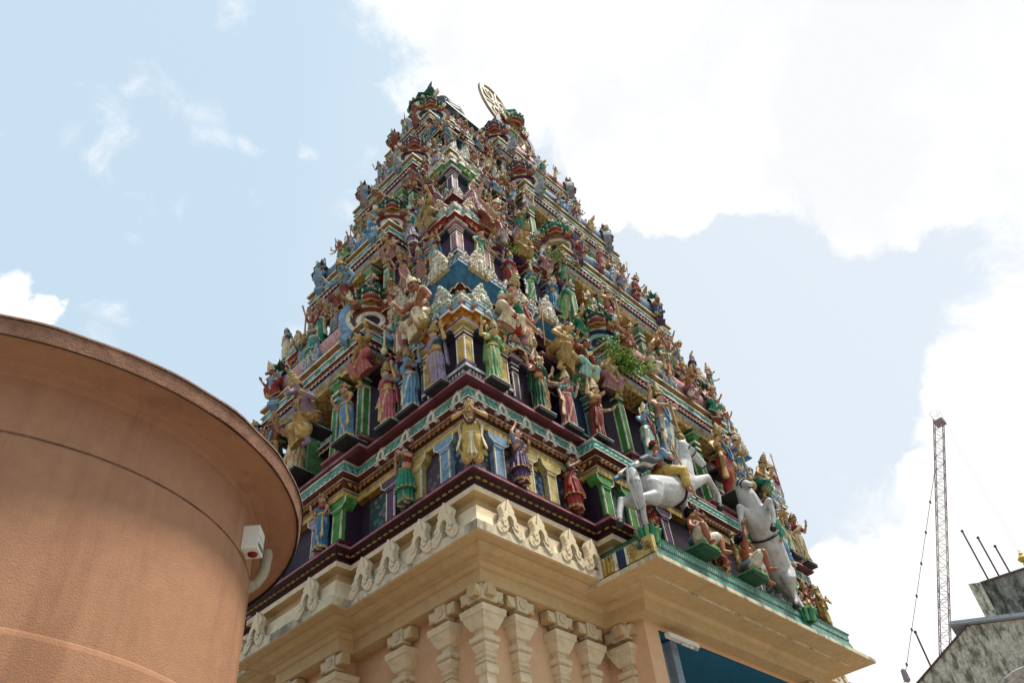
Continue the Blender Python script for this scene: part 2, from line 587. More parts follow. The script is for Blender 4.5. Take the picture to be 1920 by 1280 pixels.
def dentils(mb, poly, out, z0, z1, w, gap, dep, mat, ok=None):
    P = offset(poly, out)
    n = len(P)
    for i in range(n):
        a, b = Vector((*P[i], 0)), Vector((*P[(i + 1) % n], 0))
        t = b - a
        L = t.length
        if L < w:
            continue
        t.normalize()
        u = Vector((t.y, -t.x, 0))
        if ok and not ok((a + b) / 2, u):
            continue
        k = max(1, round(L / (w + gap)))
        for j in range(k):
            c = a + t * (L * (j + 0.5) / k)
            p, q = c - t * w / 2, c + t * w / 2
            vs = [(*p.xy, z0), (*q.xy, z0), (*(q + u * dep).xy, z0), (*(p + u * dep).xy, z0), (*p.xy, z1), (*q.xy, z1), (*(q + u * dep).xy, z1), (*(p + u * dep).xy, z1)]
            mb.add(vs, [(3, 2, 1, 0), (4, 5, 6, 7), (2, 3, 7, 6), (1, 2, 6, 5), (3, 0, 4, 7)], mat)


def spiral(cx, cz, r0, r1, a0, turns, n=14):
    return [(cx + (r0 + (r1 - r0) * i / n) * math.cos(a0 + turns * 2 * PI * i / n), cz + (r0 + (r1 - r0) * i / n) * math.sin(a0 + turns * 2 * PI * i / n)) for i in range(n + 1)]

# ------------------------------------------------------------------ ground
g = MB()
g.add([(-400, -400, 0), (400, -400, 0), (400, 400, 0), (-400, 400, 0)], [(0, 1, 2, 3)], 'paving')
g.build('ground', kind='structure')

# ------------------------------------------------------------------ the gate tower
TW, TD = 8.6, 5.6                       # plan of the tower; near corner at the origin
CXM, CYM = TW / 2, TD / 2
ORG = (CXM, CYM, 0)
tower = empty('temple_tower', ORG, 'tall stepped temple gate tower covered in painted stucco, on a cream pillared base', 'temple tower')


def near_side(c, u):
    """Only the two faces (and their returns) that stand towards the street get the small carved rows."""
    return (c.y < 3.2 or c.x < 3.2) and u.y < 0.5 and (u.x < 0.5 or c.x < 8.2)


TWS, TDS = (8.42, 8.25, 8.02, 7.82), (5.6, 5.55, 5.45, 5.35)   # the far ends step in a little on every storey


def plan(o, fb, lb):
    """Rectangle inset by o with projecting bays [(s0, s1, p)] on the front and on the side faces."""
    P = [(o, o)]
    for a, b, p in fb:
        P += [(a, o), (a, o - p), (b, o - p), (b, o)]
    P.append((TW - o, o))
    for a, b, p in lb:
        P += [(TW - o, a), (TW - o + p, a), (TW - o + p, b), (TW - o, b)]
    P.append((TW - o, TD - o))
    for a, b, p in reversed(fb):
        P += [(b, TD - o), (b, TD - o + p), (a, TD - o + p), (a, TD - o)]
    P.append((o, TD - o))
    for a, b, p in reversed(lb):
        P += [(o, b), (o - p, b), (o - p, a), (o, a)]
    return P


def part(mb, name, parent=None, kind=None):
    return mb.build(name, parent or tower, ORG, kind)


def fpt(face, s, out, z):
    return Vector((s, -out, z)) if face == 'F' else Vector((-out, s, z))


def fbox(mb, face, s0, s1, o0, o1, z0, z1, mat):
    a, b = fpt(face, s0, o0, z0), fpt(face, s1, o1, z1)
    mb.box(a.x, b.x, a.y, b.y, a.z, b.z, mat)


BF1, BL1 = 7.40, 4.40                    # far ends of the front and side bays of the base
LB1 = [(2.24, BL1, 0.22)]
base_plan = plan(0, [(2.12, BF1, 0.62)], LB1)
lip_plan = plan(0, [(2.12, BF1, 0.25)], LB1)
# wall under the cornice, with the gateway passage cut through the front bay
wi = 0.62
GX0, GX1 = 3.02, BF1 - .9
mbw = MB()
P = offset(base_plan, -wi)
zt_, zg = 5.72, 5.64
for i in range(len(P)):
    a, b = P[i], P[(i + 1) % len(P)]
    if abs(a[1] - b[1]) < 1e-6 and abs(a[0] - b[0]) > 3.5 and (a[1] < 1.0 or a[1] > TD - 1.0):
        x0, x1 = min(a[0], b[0]), max(a[0], b[0])
        for u0, u1, w0, w1 in ((x0, GX0, 0, zt_), (GX1, x1, 0, zt_), (GX0, GX1, zg, zt_)):
            mbw.add([(u0, a[1], w0), (u1, a[1], w0), (u1, a[1], w1), (u0, a[1], w1)], [(0, 1, 2, 3)], 'peach_wall')
    else:
        mbw.add([(*a, 0), (*b, 0), (*b, zt_), (*a, zt_)], [(0, 1, 2, 3)], 'peach_wall')
part(mbw, 'base_wall')
psg = MB()
yA, yB = -0.62 + wi, TD + 0.62 - wi
psg.box(GX0, GX1, yA + 0.02, yB - 0.02, zg, zg + 0.1, 'ceiling_blue')
psg.add([(GX0, yA, 0), (GX0, yB, 0), (GX0, yB, zg), (GX0, yA, zg)], [(0, 1, 2, 3)], 'peach_wall')
psg.add([(GX1, yA, 0), (GX1, yB, 0), (GX1, yB, zg), (GX1, yA, zg)], [(0, 1, 2, 3)], 'peach_wall')
part(psg, 'passage')

cor = MB()
cor.ring(base_plan, [(-.62, 5.70), (-.42, 5.70), (-.42, 5.845), (-.385, 5.855), (-.345, 5.895), (-.30, 5.90), (-.30, 5.925), (-.23, 5.935), (-.17, 5.965), (-.15, 5.985), (-.12, 5.975), (-.02, 5.985), (0, 6.0), (-.003, 6.012), (-.3, 6.02)], ['cream_plaster'] * 12 + ['cream_sill'] * 2)
cor.ring(lip_plan, [(0, 6.0005), (0, 6.11), (-.015, 6.118), (-.05, 6.13), (-.085, 6.20), (-.115, 6.29), (-.125, 6.385), (-.20, 6.39), (-.20, 6.53), (-.085, 6.545), (-.085, 6.615), (-.16, 6.63)],
         ['cream_sill', 'cream_sill'] + ['cream_frieze'] * 4 + ['cream_sill', 'cream_plaster', 'cream_plaster', 'cream_frieze', 'cream_sill'])
part(cor, 'base_cornice')
mar = MB()
mar.ring(lip_plan, [(-.20, 6.63), (-.13, 6.655), (-.125, 6.675), (-.02, 6.755), (0.005, 6.765), (0.005, 6.79), (-.03, 6.80), (-.03, 6.83), (-.30, 6.875)], ['dark_maroon', 'maroon', 'dark_maroon', 'maroon', 'dusty_pink', 'maroon', 'dusty_pink', 'maroon'])
Pb = offset(lip_plan, -0.075)
for i in range(len(Pb)):
    a, b = Vector((*Pb[i], 6.712)), Vector((*Pb[(i + 1) % len(Pb)], 6.712))
    t = (b - a)
    L_ = t.length
    t.normalize()
    u = Vector((t.y, -t.x, 0))
    if near_side((a + b) / 2, u) and L_ > 0.1:
        k = max(1, round(L_ / 0.105))
        for j in range(k):
            c = a + t * (L_ * (j + .5) / k)
            rot = Matrix((t, u, Vector((0, 0, 1)))).transposed() @ Matrix.Rotation(rad(-37), 3, 'X')
            mar.ball(c, (0.036, 0.052, 0.016), 'ochre', 8, 5, rot)
part(mar, 'maroon_moulding')

# pilasters of the base
def pilaster_mesh(w=0.102, corner=False):
    m = MB()
    def sq(h0, h1, z0, z1, mat='cream_frieze'):
        # square block, back half inside the wall; faces -Y; centre line at y=0 (= wall face + .02)
        m.ring([(-h0, -h0), (h0, -h0), (h0, h0), (-h0, h0)], [(0, z0), (h1 - h0, z1)], mat, mat, mat)
    sq(w * .62, w * .62, 0, 4.78)
    prof = [(.62, 4.78), (.80, 4.785), (.86, 4.815), (.86, 4.84), (.78, 4.875), (.64, 4.88), (.64, 4.895), (.80, 4.90), (.80, 4.912), (.60, 4.92), (.60, 4.945), (.78, 4.96), (.82, 4.985), (.66, 4.99), (.66, 5.0), (.74, 5.01), (.98, 5.06), (1.0, 5.085), (.80, 5.09),
            (.80, 5.10), (1.14, 5.115), (1.14, 5.165), (.70, 5.20), (.70, 5.23), (1.0, 5.245), (1.45, 5.34), (1.55, 5.375), (1.72, 5.385), (1.72, 5.415), (1.76, 5.42), (1.76, 5.455), (.9, 5.46), (.62, 5.465), (.62, 5.52)]
    m.ring([(-w, -w), (w, -w), (w, w), (-w, w)], [((r - 1) * w, z) for r, z in prof], 'cream_frieze')
    # row of blocks under the architrave; a corner pilaster carries the row round both faces
    def face_row(M_):
        t = MB()
        t.box(-.085, .085, -.145, 0, 5.525, 5.706, 'cream_frieze')
        for q in (-1, 1):
            t.box(q * .085, q * .215, -.115, 0, 5.555, 5.69, 'cream_plaster')
            t.plate([(q * .095, 5.565), (q * .15, 5.565), (q * .207, 5.63), (q * .207, 5.68), (q * .095, 5.68)], -.11, -.126, 'cream_frieze')
        ring_ = [(0.055 * math.cos(2 * PI * k / 18), 5.613 + 0.055 * math.sin(2 * PI * k / 18)) for k in range(18)]
        t.plate(ring_, -.14, -.158, 'cream_sill', 'cream_plaster')
        m.merge(t, M_)
    if corner:
        for M_ in (Matrix.Identity(4), Matrix.Rotation(-PI / 2, 4, 'Z')):
            face_row(M_)
        m.box(-.147, 0, -.147, 0, 5.523, 5.708, 'cream_frieze')
    else:
        face_row(Matrix.Identity(4))
    return m


pil_me = pilaster_mesh().mesh('pilaster')
pil_corner = pilaster_mesh(corner=True).mesh('pilaster')


CREST_N = [0]
CREST_REST = {}


def inst(me, name, parent, x, y, z=0, rz=0, sc_=(1, 1, 1), org=ORG):
    if name == 'scroll_crest':
        CREST_N[0] += 1
        if CREST_N[0] > 96:                # the first hundred as parts, the rest gathered into one piece per parent
            CREST_REST.setdefault(parent, []).append((me, Matrix.Translation((x - org[0], y - org[1], z - org[2])) @ Matrix.Rotation(rz, 4, 'Z') @ Matrix.Diagonal((*sc_, 1))))
            return None
    o = bpy.data.objects.new(name, me)
    COL.objects.link(o)
    o.parent = parent
    o.location = (x - org[0], y - org[1], z - org[2])
    o.rotation_euler = (0, 0, rz)
    o.scale = sc_
    return o


iw = wi - 0.03
for s in (1.08, 1.74, 2.28):
    inst(pil_me, 'pilaster', tower, s, iw)
for s in (1.12, 1.86):
    inst(pil_me, 'pilaster', tower, iw, s, rz=-PI / 2)
for x, y in ((iw, iw), (TW - iw, iw), (iw, TD - iw), (2.12 + wi + .03, iw - .25), (BF1 - wi - .03, iw - .62)):
    inst(pil_corner if x < 4 and y < 1 else pil_me, 'pilaster', tower, x, y)
for s in (2.24 + wi, BL1 - wi):
    inst(pil_me, 'pilaster', tower, iw - .22, s, rz=-PI / 2)

# scroll knots on the cream frieze
def knot_mesh(A='cream_frieze', B='cream_sill'):
    m = MB()
    def R(pts, w, y0=0.03, y1=-0.035):
        m.ribbon(pts, w, y0, y1, A, B)
    # horseshoe with flame top and two curled feet
    arch = [(0.085 * math.cos(t), 0.14 + 0.10 * math.sin(t)) for t in [rad(a) for a in range(-40, 221, 20)]]
    R(arch, [.028] * 3 + [.036] * (len(arch) - 6) + [.028] * 3, .03, -.055)
    R([(-.055, .085), (-.10, .02), (-.15, -.02)], [.04, .05, .035], .03, -.05)
    R([(.055, .085), (.10, .02), (.15, -.02)], [.04, .05, .035], .03, -.05)
    for sx in (-1, 1):
        R([(sx * x, z) for x, z in spiral(.155, .015, .055, .012, rad(200), 1.2, 16)], [.030] * 10 + [.024] * 7, .03, -.045)
        R([(sx * x, z) for x, z in spiral(.105, .10, .05, .015, rad(-60), -1.0, 12)], .02, .03, -.06)
        R([(sx * .05, .22), (sx * .085, .30), (sx * .045, .36), (sx * .0, .42)], [.03, .035, .03, .008], .04, -.03)
    R([(0, .22), (0, .32), (0, .43)], [.05, .04, .01], .05, -.045)
    m.ball((0, -.03, .255), (.022, .03, .022), A, 8, 6)
    for sx in (-1, 1):
        m.ball((sx * .155, -.03, .012), (.02, .025, .02), A, 8, 6)
    return m


kn_me = knot_mesh().mesh('frieze_scroll')
for s in (.50, 1.0, 1.55, 1.95, 7.7, 8.15):
    inst(kn_me, 'frieze_scroll', tower, s, 0.03, 6.115, 0, (.9, 1, .95))
for s in (.50, .92, 1.48, 1.98, 4.7, 5.15):
    inst(kn_me, 'frieze_scroll', tower, 0.03, s, 6.115, -PI / 2)
for s in (2.75, 3.9):
    inst(kn_me, 'frieze_scroll', tower, -.19, s, 6.115, -PI / 2)

# ------------------------------------------------------------------ ornament meshes shared by the tiers
def crest_mesh(body, line):
    """Flame-shaped scroll crest, 1 m tall, facing -Y."""
    m = MB()
    half = [(0.0, 1.0), (.07, .93), (.10, .84), (.08, .77), (.17, .78), (.24, .70), (.22, .60), (.30, .58), (.36, .48), (.33, .38), (.43, .34), (.47, .22), (.42, .10), (.45, 0.0)]
    out_ = [(x, z) for x, z in half] + [(-x, z) for x, z in reversed(half[1:])]
    m.plate(out_, .05, -.05, body, body)
    for sx in (-1, 1):
        for cx, cz, r, a0, tr in ((.28, .16, .15, 60, 1.5), (.17, .42, .12, 30, 1.4), (.09, .66, .085, 20, 1.3)):
            sp = [(sx * x, z) for x, z in spiral(cx, cz, r, .025, rad(a0), tr, 22)]
            m.tube([(x, -.06, z) for x, z in sp], [.030] * 14 + [.022] * 9, line, 6)
        m.tube([(sx * x * .93, -.05, z * .97) for x, z in half], .02, line, 5)
    m.tube([(0, -.06, .05), (0, -.08, .3), (0, -.06, .5)], [.06, .07, .03], line, 8)
    m.ball((0, -.07, .86), (.05, .05, .08), line, 8, 6)
    return m


CREST, CREST_MB = {}, {}


def crest(body, line):
    if (body, line) not in CREST:
        mb = crest_mesh(body, line)
        CREST[(body, line)] = mb.mesh('scroll_crest')
        CREST_MB[CREST[(body, line)]] = mb
    return CREST[(body, line)]


def small_crest(mb, p, rz, w, h, body, line):
    """A little flame-shaped antefix carved on an edge (part of that moulding)."""
    t = MB()
    t.plate([(-.5 * w, 0), (.5 * w, 0), (.46 * w, .3 * h), (.25 * w, .62 * h), (0, h), (-.25 * w, .62 * h), (-.46 * w, .3 * h)], .03, -.03, body, body)
    t.tube([(x * w, -.035, z * h) for x, z in ((-.33, .1), (-.30, .35), (0, .75), (.30, .35), (.33, .1))], .012, line, 5)
    t.ball((0, -.035, .28 * h), (.13 * w, .025, .14 * h), line, 7, 5)
    mb.merge(t, Matrix.Translation(p) @ Matrix.Rotation(rz, 4, 'Z'))


def crest_row(mb, poly, out, z, gap, w, h, body, line):
    P = offset(poly, out)
    for i in range(len(P)):
        a, b = Vector((*P[i], z)), Vector((*P[(i + 1) % len(P)], z))
        t = b - a
        L_ = t.length
        if L_ < gap * .8:
            continue
        t.normalize()
        u = Vector((t.y, -t.x, 0))
        if not near_side((a + b) / 2, u) or u.x > .5:
            continue
        k = max(1, round(L_ / gap))
        for j in range(k):
            small_crest(mb, a + t * (L_ * (j + .5) / k), math.atan2(u.x, -u.y), w, h, body[j % len(body)], line)


def yali_mesh(bands, face='ochre', cap='dark_green'):
    """Lion mask over a horseshoe of concentric bands, about 1 m tall, facing -Y."""
    m = MB()
    r = .50
    for i, b in enumerate(bands):
        w = .052
        arc = [((r - .03) * math.cos(t), .34 + (r - .03) * 0.92 * math.sin(t)) for t in [rad(a) for a in range(-58, 239, 11)]]
        # the feet curl outwards
        tail = [(arc[0][0] + .10, arc[0][1] - .10), (arc[0][0] + .19, arc[0][1] - .07)] if i < 2 else []
        arc2 = [(-x, z) for x, z in tail[::-1]]
        m.ribbon(tail[::-1] + arc + arc2, w, .10 - i * .02, -.10 + i * .022, b, b)
        r -= .086
    m.plate([(r * math.cos(rad(a)), .34 + r * math.sin(rad(a))) for a in range(0, 360, 20)], .08, -.0, 'purple_dark')
    # mask: bulging eyes under horned brows, open jaws with teeth, mane of curls
    m.ball((0, -.08, .82), (.19, .13, .17), face, 14, 10)
    m.tube([(-.17, -.20, .78), (-.09, -.29, .80), (0, -.31, .81), (.09, -.29, .80), (.17, -.20, .78)], [.022, .030, .036, .030, .022], cap, 8)
    m.ball((0, -.21, .715), (.13, .09, .055), 'crimson', 12, 7)
    m.ball((0, -.26, .70), (.05, .07, .02), 'rose', 8, 6)
    m.tube([(-.14, -.17, .665), (0, -.25, .645), (.14, -.17, .665)], [.020, .026, .020], face, 7)
    for i in range(8):
        x = -.125 + .25 * i / 7
        y = -.30 + abs(x) * .75
        m.tube([(x, y, .765), (x, y - .01, .725)], [.016, .006], 'ivory', 5)
    for sx in (-1, 1):
        m.tube([(sx * .135, -.22, .75), (sx * .15, -.24, .69)], [.02, .005], 'ivory', 5)
        m.ball((sx * .095, -.20, .895), (.066, .066, .066), 'ivory', 12, 8)
        m.ball((sx * .10, -.25, .893), (.038, .03, .038), 'black', 9, 6)
        m.tube([(sx * .015, -.24, .93), (sx * .10, -.26, .975), (sx * .19, -.18, .94), (sx * .24, -.12, .99)], [.028, .036, .028, .008], cap, 7)
        m.ball((sx * .035, -.335, .835), (.026, .026, .022), face, 7, 5)
        for cx, cz, r, a0, c_ in ((.27, .86, .085, 200, cap), (.30, .70, .08, 150, face), (.24, .58, .07, 120, 'brick_red'), (.36, .80, .06, 60, 'ivory')):
            sp = [(sx * x, z) for x, z in spiral(cx, cz, r, .016, rad(a0), 1.4, 16)]
            m.tube([(x, -.12, z) for x, z in sp], .026, c_, 6)
    for a, l in ((-64, .15), (-40, .20), (-18, .25), (0, .33), (18, .25), (40, .20), (64, .15)):
        t = rad(a)
        m.tube([(.13 * math.sin(t), -.08, .90 + .08 * math.cos(t)), ((.14 + l * .6) * math.sin(t), -.09, .94 + l * .6 * math.cos(t)), ((.2 + l) * math.sin(t) * .92 + .03 * math.sin(3 * t), -.06, .95 + l * math.cos(t))], [.048, .040, .006], (cap, 'brick_red', face, cap)[abs(a) // 20 % 4], 7)
    m.ball((0, -.20, 1.0), (.035, .03, .05), 'crimson', 8, 6)
    return m


YALI = {k: yali_mesh(*v).mesh('lion_mask') for k, v in {
    'blue': (['light_blue', 'ivory', 'brick_red', 'ivory'], 'ochre', 'dark_green'),
    'red': (['brick_red', 'ivory', 'navy', 'pale_teal'], 'ochre', 'dark_green'),
    'grey': (['grey', 'ivory', 'maroon', 'pale_grey'], 'skin_copper', 'slate'), 'roof': (['slate', 'ivory', 'brick_red', 'pale_teal'], 'skin_pink', 'dark_green'),
    'plum': (['plum', 'dusty_pink', 'ivory', 'ochre'], 'ochre', 'emerald')}.items()}


def ring_panel(mb, c, s, h, mat):
    mb.box(c[0] - s, c[0] + s, c[1] - s, c[1] + s, c[2], c[2] + h, mat)


def step_sq(cx, cy, h, p=0.06, f=0.55):
    """Square plan with a projecting centre on every side (stepped shrine roof), CCW."""
    q = h * f
    H = h + p
    return [(cx - h, cy - h), (cx - q, cy - h), (cx - q, cy - H), (cx + q, cy - H), (cx + q, cy - h), (cx + h, cy - h), (cx + h, cy - q), (cx + H, cy - q), (cx + H, cy + q), (cx + h, cy + q), (cx + h, cy + h),
            (cx + q, cy + h), (cx + q, cy + H), (cx - q, cy + H), (cx - q, cy + h), (cx - h, cy + h), (cx - h, cy + q), (cx - H, cy + q), (cx - H, cy - q), (cx - h, cy - q)]


def pillar(mb, x, y, z0, z1, w, col, line='ivory', cap='plum'):
    """Square pillar with banded foot and stepped neck and capital."""
    sq = [(x - w, y - w), (x + w, y - w), (x + w, y + w), (x - w, y + w)]
    H = z1 - z0
    prof = [(.025, z0), (.025, z0 + .05), (0, z0 + .06), (0, z1 - .36 * H), (.012, z1 - .345 * H), (.012, z1 - .32 * H), (0, z1 - .31 * H), (0, z1 - .28 * H), (.018, z1 - .265 * H), (.018, z1 - .235 * H), (.003, z1 - .225 * H), (.003, z1 - .20 * H), (.026, z1 - .18 * H),
            (.026, z1 - .145 * H), (.006, z1 - .135 * H), (.006, z1 - .11 * H), (.05, z1 - .05 * H), (.075, z1 - .045 * H), (.075, z1)]
    mats = [cap, line, col, line, col, line, cap, cap, line, cap, cap, col, line, cap, cap, col, line, cap]
    mb.ring(sq, prof, mats, cap, cap)
    # pale painted edge strips
    for dx, dy in ((-1, -1), (1, -1), (-1, 1)):
        ex, ey = x + dx * w, y + dy * w
        mb.box(ex - .010, ex + .010, ey - .010, ey + .010, z0 + .06, z1 - .365 * H, line)


SCHEMES = [
    dict(lotus='orange', block='pink', blockcap='light_blue', petal2='teal', slab='cream', upper='dusty_pink', top='emerald', fin='yellow', crest=('pale_teal', 'ivory')),
    dict(lotus='brick_red', block='pale_yellow', blockcap='pale_teal', petal2='brick_red', slab='pale_teal', upper='brick_red', top='cream', fin='gold', crest=('lilac', 'pale_grey')),
    dict(lotus='red', block='cream', blockcap='pale_teal', petal2='blue', slab='ivory', upper='pink', top='green', fin='yellow', crest=('dusty_pink', 'cream')),
    dict(lotus='leaf_green', block='dusty_pink', blockcap='ivory', petal2='brick_red', slab='pale_yellow', upper='teal', top='brick_red', fin='gold', crest=('teal', 'ivory')),
    dict(lotus='maroon', block='ivory', blockcap='slate', petal2='emerald', slab='pale_yellow', upper='maroon', top='pink', fin='cream', crest=('grey', 'dusty_pink')),
    dict(lotus='slate', block='pink', blockcap='ivory', petal2='navy', slab='cream', upper='red', top='slate', fin='yellow', crest=('slate', 'dusty_pink')),
]


def shrine_head(mb, cx, cy, z0, z1, h, S, fin=True):
    """Stack of mouldings over the pillars of a small shrine: lotus, blocks, petals, slab, domelet."""
    H = z1 - z0
    p = step_sq(cx, cy, h, h * .14)
    Z = lambda t: z0 + H * t
    k = h * .9
    mb.ring(p, [(-h * .30, Z(0)), (-h * .24, Z(.05)), (-h * .24, Z(.07)), (-h * .34, Z(.08)), (-h * .10, Z(.24)), (0, Z(.245)), (0, Z(.30)), (-h * .06, Z(.31)), (-h * .06, Z(.40)), (h * .04, Z(.402)), (h * .04, Z(.430)), (-h * .10, Z(.436)), (-h * .14, Z(.52)),
                (-h * .04, Z(.53)), (-h * .04, Z(.57)), (-h * .20, Z(.58)), (-h * .22, Z(.66)), (-h * .16, Z(.665)), (-h * .16, Z(.70)), (-h * .32, Z(.71)), (-h * .30, Z(.78)), (-h * .46, Z(.88)), (-h * .75, Z(.95))],
            ['slate', 'ivory', 'slate', S['lotus'], S['lotus'], 'ivory', S['block'], S['block'], 'ivory', S['blockcap'], S['petal2'], S['petal2'], 'ivory', S['slab'], S['upper'], S['upper'], 'ivory', S['upper'], 'slate', S['top'], S['top'], S['top']], S['top'], 'slate')
    petals(mb, p, -h * .30, Z(.24), h * .22, H * .15, h * .24, S['lotus'], near_side, 'pale_yellow')
    dentils(mb, p, -h * .06, Z(.315), Z(.395), h * .24, h * .08, h * .07, S['blockcap'], near_side)
    petals(mb, p, -h * .10, Z(.44), h * .19, -H * .085, h * .10, S['petal2'], near_side, 'ivory')
    dentils(mb, p, -h * .22, Z(.59), Z(.65), h * .3, h * .1, h * .05, S['block'], near_side)
    petals(mb, p, -h * .30, Z(.72), h * .22, -H * .09, h * .09, S['top'], near_side, 'pale_yellow')
    crest_row(mb, p, -h * .06, Z(.57), h * .9, h * .42, H * .15, (S['crest'][0], 'ivory'), S['crest'][1])
    crest_row(mb, p, -h * .03, Z(.30), h * .95, h * .36, H * .11, (S['blockcap'],), 'ivory')
    if fin:
        mb.lathe((cx, cy, Z(.93)), [(h * .30, 0), (h * .34, H * .03), (h * .22, H * .06), (h * .30, H * .10), (h * .22, H * .15), (h * .06, H * .18), (.004, H * .24)], S['fin'], 12)
    return p


def kuta(tier, cx, cy, zf, zp0, zp1, zh, h, S, pcol, cap='plum', core='purple_dark', name='corner_shrine', crests=('F', 'L')):
    """Corner shrine: pedestal, four pillars round a dark core, stacked head, crests."""
    mb = MB()
    sq = [(cx - h, cy - h), (cx + h, cy - h), (cx + h, cy + h), (cx - h, cy + h)]
    mb.ring(sq, [(-.02, zf), (-.02, zf + .25 * (zp0 - zf)), (-.05, zf + .3 * (zp0 - zf)), (-.05, zf + .62 * (zp0 - zf)), (.02, zf + .66 * (zp0 - zf)), (.02, zp0 - .02), (-.02, zp0)], ['dusty_pink', 'ivory', 'slate', 'slate', 'pale_grey', 'pale_grey'], 'slate')
    dentils(mb, sq, -.05, zf + .36 * (zp0 - zf), zf + .62 * (zp0 - zf), .028, .03, .045, 'pale_grey', near_side)
    w = h * .17
    for dx in (-1, 1):
        for dy in (-1, 1):
            pillar(mb, cx + dx * (h * .80), cy + dy * (h * .80), zp0, zp1, w, pcol, 'ivory', cap)
    mb.box(cx - h * .62, cx + h * .62, cy - h * .62, cy + h * .62, zp0, zp1, core)
    shrine_head(mb, cx, cy, zp1, zh, h * 1.08, S)
    o = part(mb, name, tier)
    H = zh - zp1
    me = crest(*S['crest'])
    k = H * .52
    for f in crests:
        if f == 'F':
            inst(me, 'scroll_crest', tier, cx, cy - h * .98, zp1 + H * .58, 0, (k * .9, .5, k))
        else:
            inst(me, 'scroll_crest', tier, cx - h * .98, cy, zp1 + H * .58, -PI / 2, (k * .9, .5, k))
    return o

V_ = Vector
# ------------------------------------------------------------------ lowest painted storey (panels and pillars)
t1 = MB()
pl1 = plan(0.20, [(2.2, BF1 - .08, 0.27)], [(2.3, BL1 - .06, 0.24)])
t1.ring(pl1, [(0, 6.86), (0, 7.62)], 'purple_dark')
tier1 = part(t1, 'panel_storey')
c1 = MB()
pc1 = plan(0.10, [(2.16, BF1 - .04, 0.27)], [(2.26, BL1 - .02, 0.24)])
c1.ring(pc1, [(-.12, 7.50), (0.0, 7.505), (0.0, 7.585), (-.03, 7.59), (-.03, 7.625), (-.01, 7.63), (-.01, 7.645), (-.05, 7.65), (-.02, 7.70), (.03, 7.745), (.045, 7.75), (.045, 7.765), (.0, 7.775), (.085, 7.815), (.085, 7.835), (.06, 7.845), (.035, 7.92), (.03, 7.99),
             (.055, 8.0), (.055, 8.02), (.02, 8.03), (.02, 8.055), (-.02, 8.065), (-.02, 8.10), (-.6, 8.14)],
        ['ochre', 'yellow', 'ivory', 'navy', 'ivory', 'ochre', 'brown', 'brown', 'brown', 'ivory', 'brown', 'dark_teal', 'brown', 'ivory', 'pale_teal', 'teal', 'teal', 'pale_teal', 'ivory', 'slate', 'pink', 'ivory', 'maroon', 'maroon'])
petals(c1, pc1, -.045, 7.755, .085, .10, .10, 'brick_red', near_side, 'ochre')
petals(c1, pc1, .012, 7.985, .105, .13, .055, 'teal', near_side, 'pale_teal')
dentils(c1, pc1, .0, 8.03, 8.05, .05, .05, .035, 'dusty_pink', near_side)
part(c1, 'storey_cornice', tier1)

def panel(face, s0, s1, out, mat):
    pan = MB()
    fbox(pan, face, s0, s1, out - .02, out + .012, 6.90, 7.46, mat)
    for a, b in ((s0 - .012, s0 + .006), (s1 - .006, s1 + .012)):
        fbox(pan, face, a, b, out - .02, out + .02, 6.90, 7.46, 'slate')
    part(pan, 'painted_panel', tier1)
for a, b, m in ((.24, .50, 'flower_panel'), (.62, .98, 'lilac_panel'), (1.16, 1.42, 'flower_panel'), (1.60, 2.10, 'lilac_panel')):
    panel('F', a, b, -.20, m)
    if b < 1.0:
        panel('F', TW - b, TW - a, -.20, m)
for a, b, m in ((.24, .50, 'flower_panel'), (.60, .98, 'lilac_panel'), (1.16, 1.52, 'lilac_panel'), (1.64, 2.08, 'green_panel')):
    panel('L', a, b, -.20, m)
    if b < 1.0:
        panel('L', TD - b, TD - a, -.20, m)
for a, b, m in ((2.42, 2.75, 'green_panel'), (2.95, 3.5, 'lilac_panel')):
    panel('F', a, b, .07, m)
    panel('F', 9.52 - b, 9.52 - a, .07, m)
    if a < 2.9:
        panel('L', a, b, .04, m)
        panel('L', 6.64 - b, 6.64 - a, .04, m)


def bracket_pillar(face, s, out, col, w=.075):
    """Short pillar with a wide flared bracket and pale edge lines."""
    m = MB()
    line = 'ivory'
    fbox(m, face, s - w, s + w, out - .1, out + .06, 6.86, 7.34, col)
    for q in (-1, 1):
        fbox(m, face, s + q * w - .009, s + q * w + .009, out + .045, out + .066, 6.88, 7.34, line)
    # bracket: trapezoid prism
    pts = [(-w - .005, 7.32), (w + .005, 7.32), (w + .02, 7.37), (w + .09, 7.42), (w + .10, 7.50), (-w - .10, 7.50), (-w - .09, 7.42), (-w - .02, 7.37)]
    n = len(pts)
    vs = [fpt(face, s + x, out - .1, z) for x, z in pts] + [fpt(face, s + x, out + .075, z) for x, z in pts]
    m.add(vs, [list(range(n, 2 * n)), list(range(n))[::-1]] + [(j, (j + 1) % n, n + (j + 1) % n, n + j) for j in range(n)], col)
    e = [fpt(face, s + x, out + .078, z) for x, z in pts[2:5]]
    m.tube(e, .010, line, 5)
    e = [fpt(face, s + x, out + .078, z) for x, z in pts[5:8]]
    m.tube(e, .010, line, 5)
    m.tube([fpt(face, s - w, out + .078, 7.375), fpt(face, s + w, out + .078, 7.375)], .008, line, 5)
    fbox(m, face, s - w - .03, s + w + .03, out - .1, out + .085, 6.86, 6.90, 'maroon')
    return part(m, 'bracket_pillar', tier1)


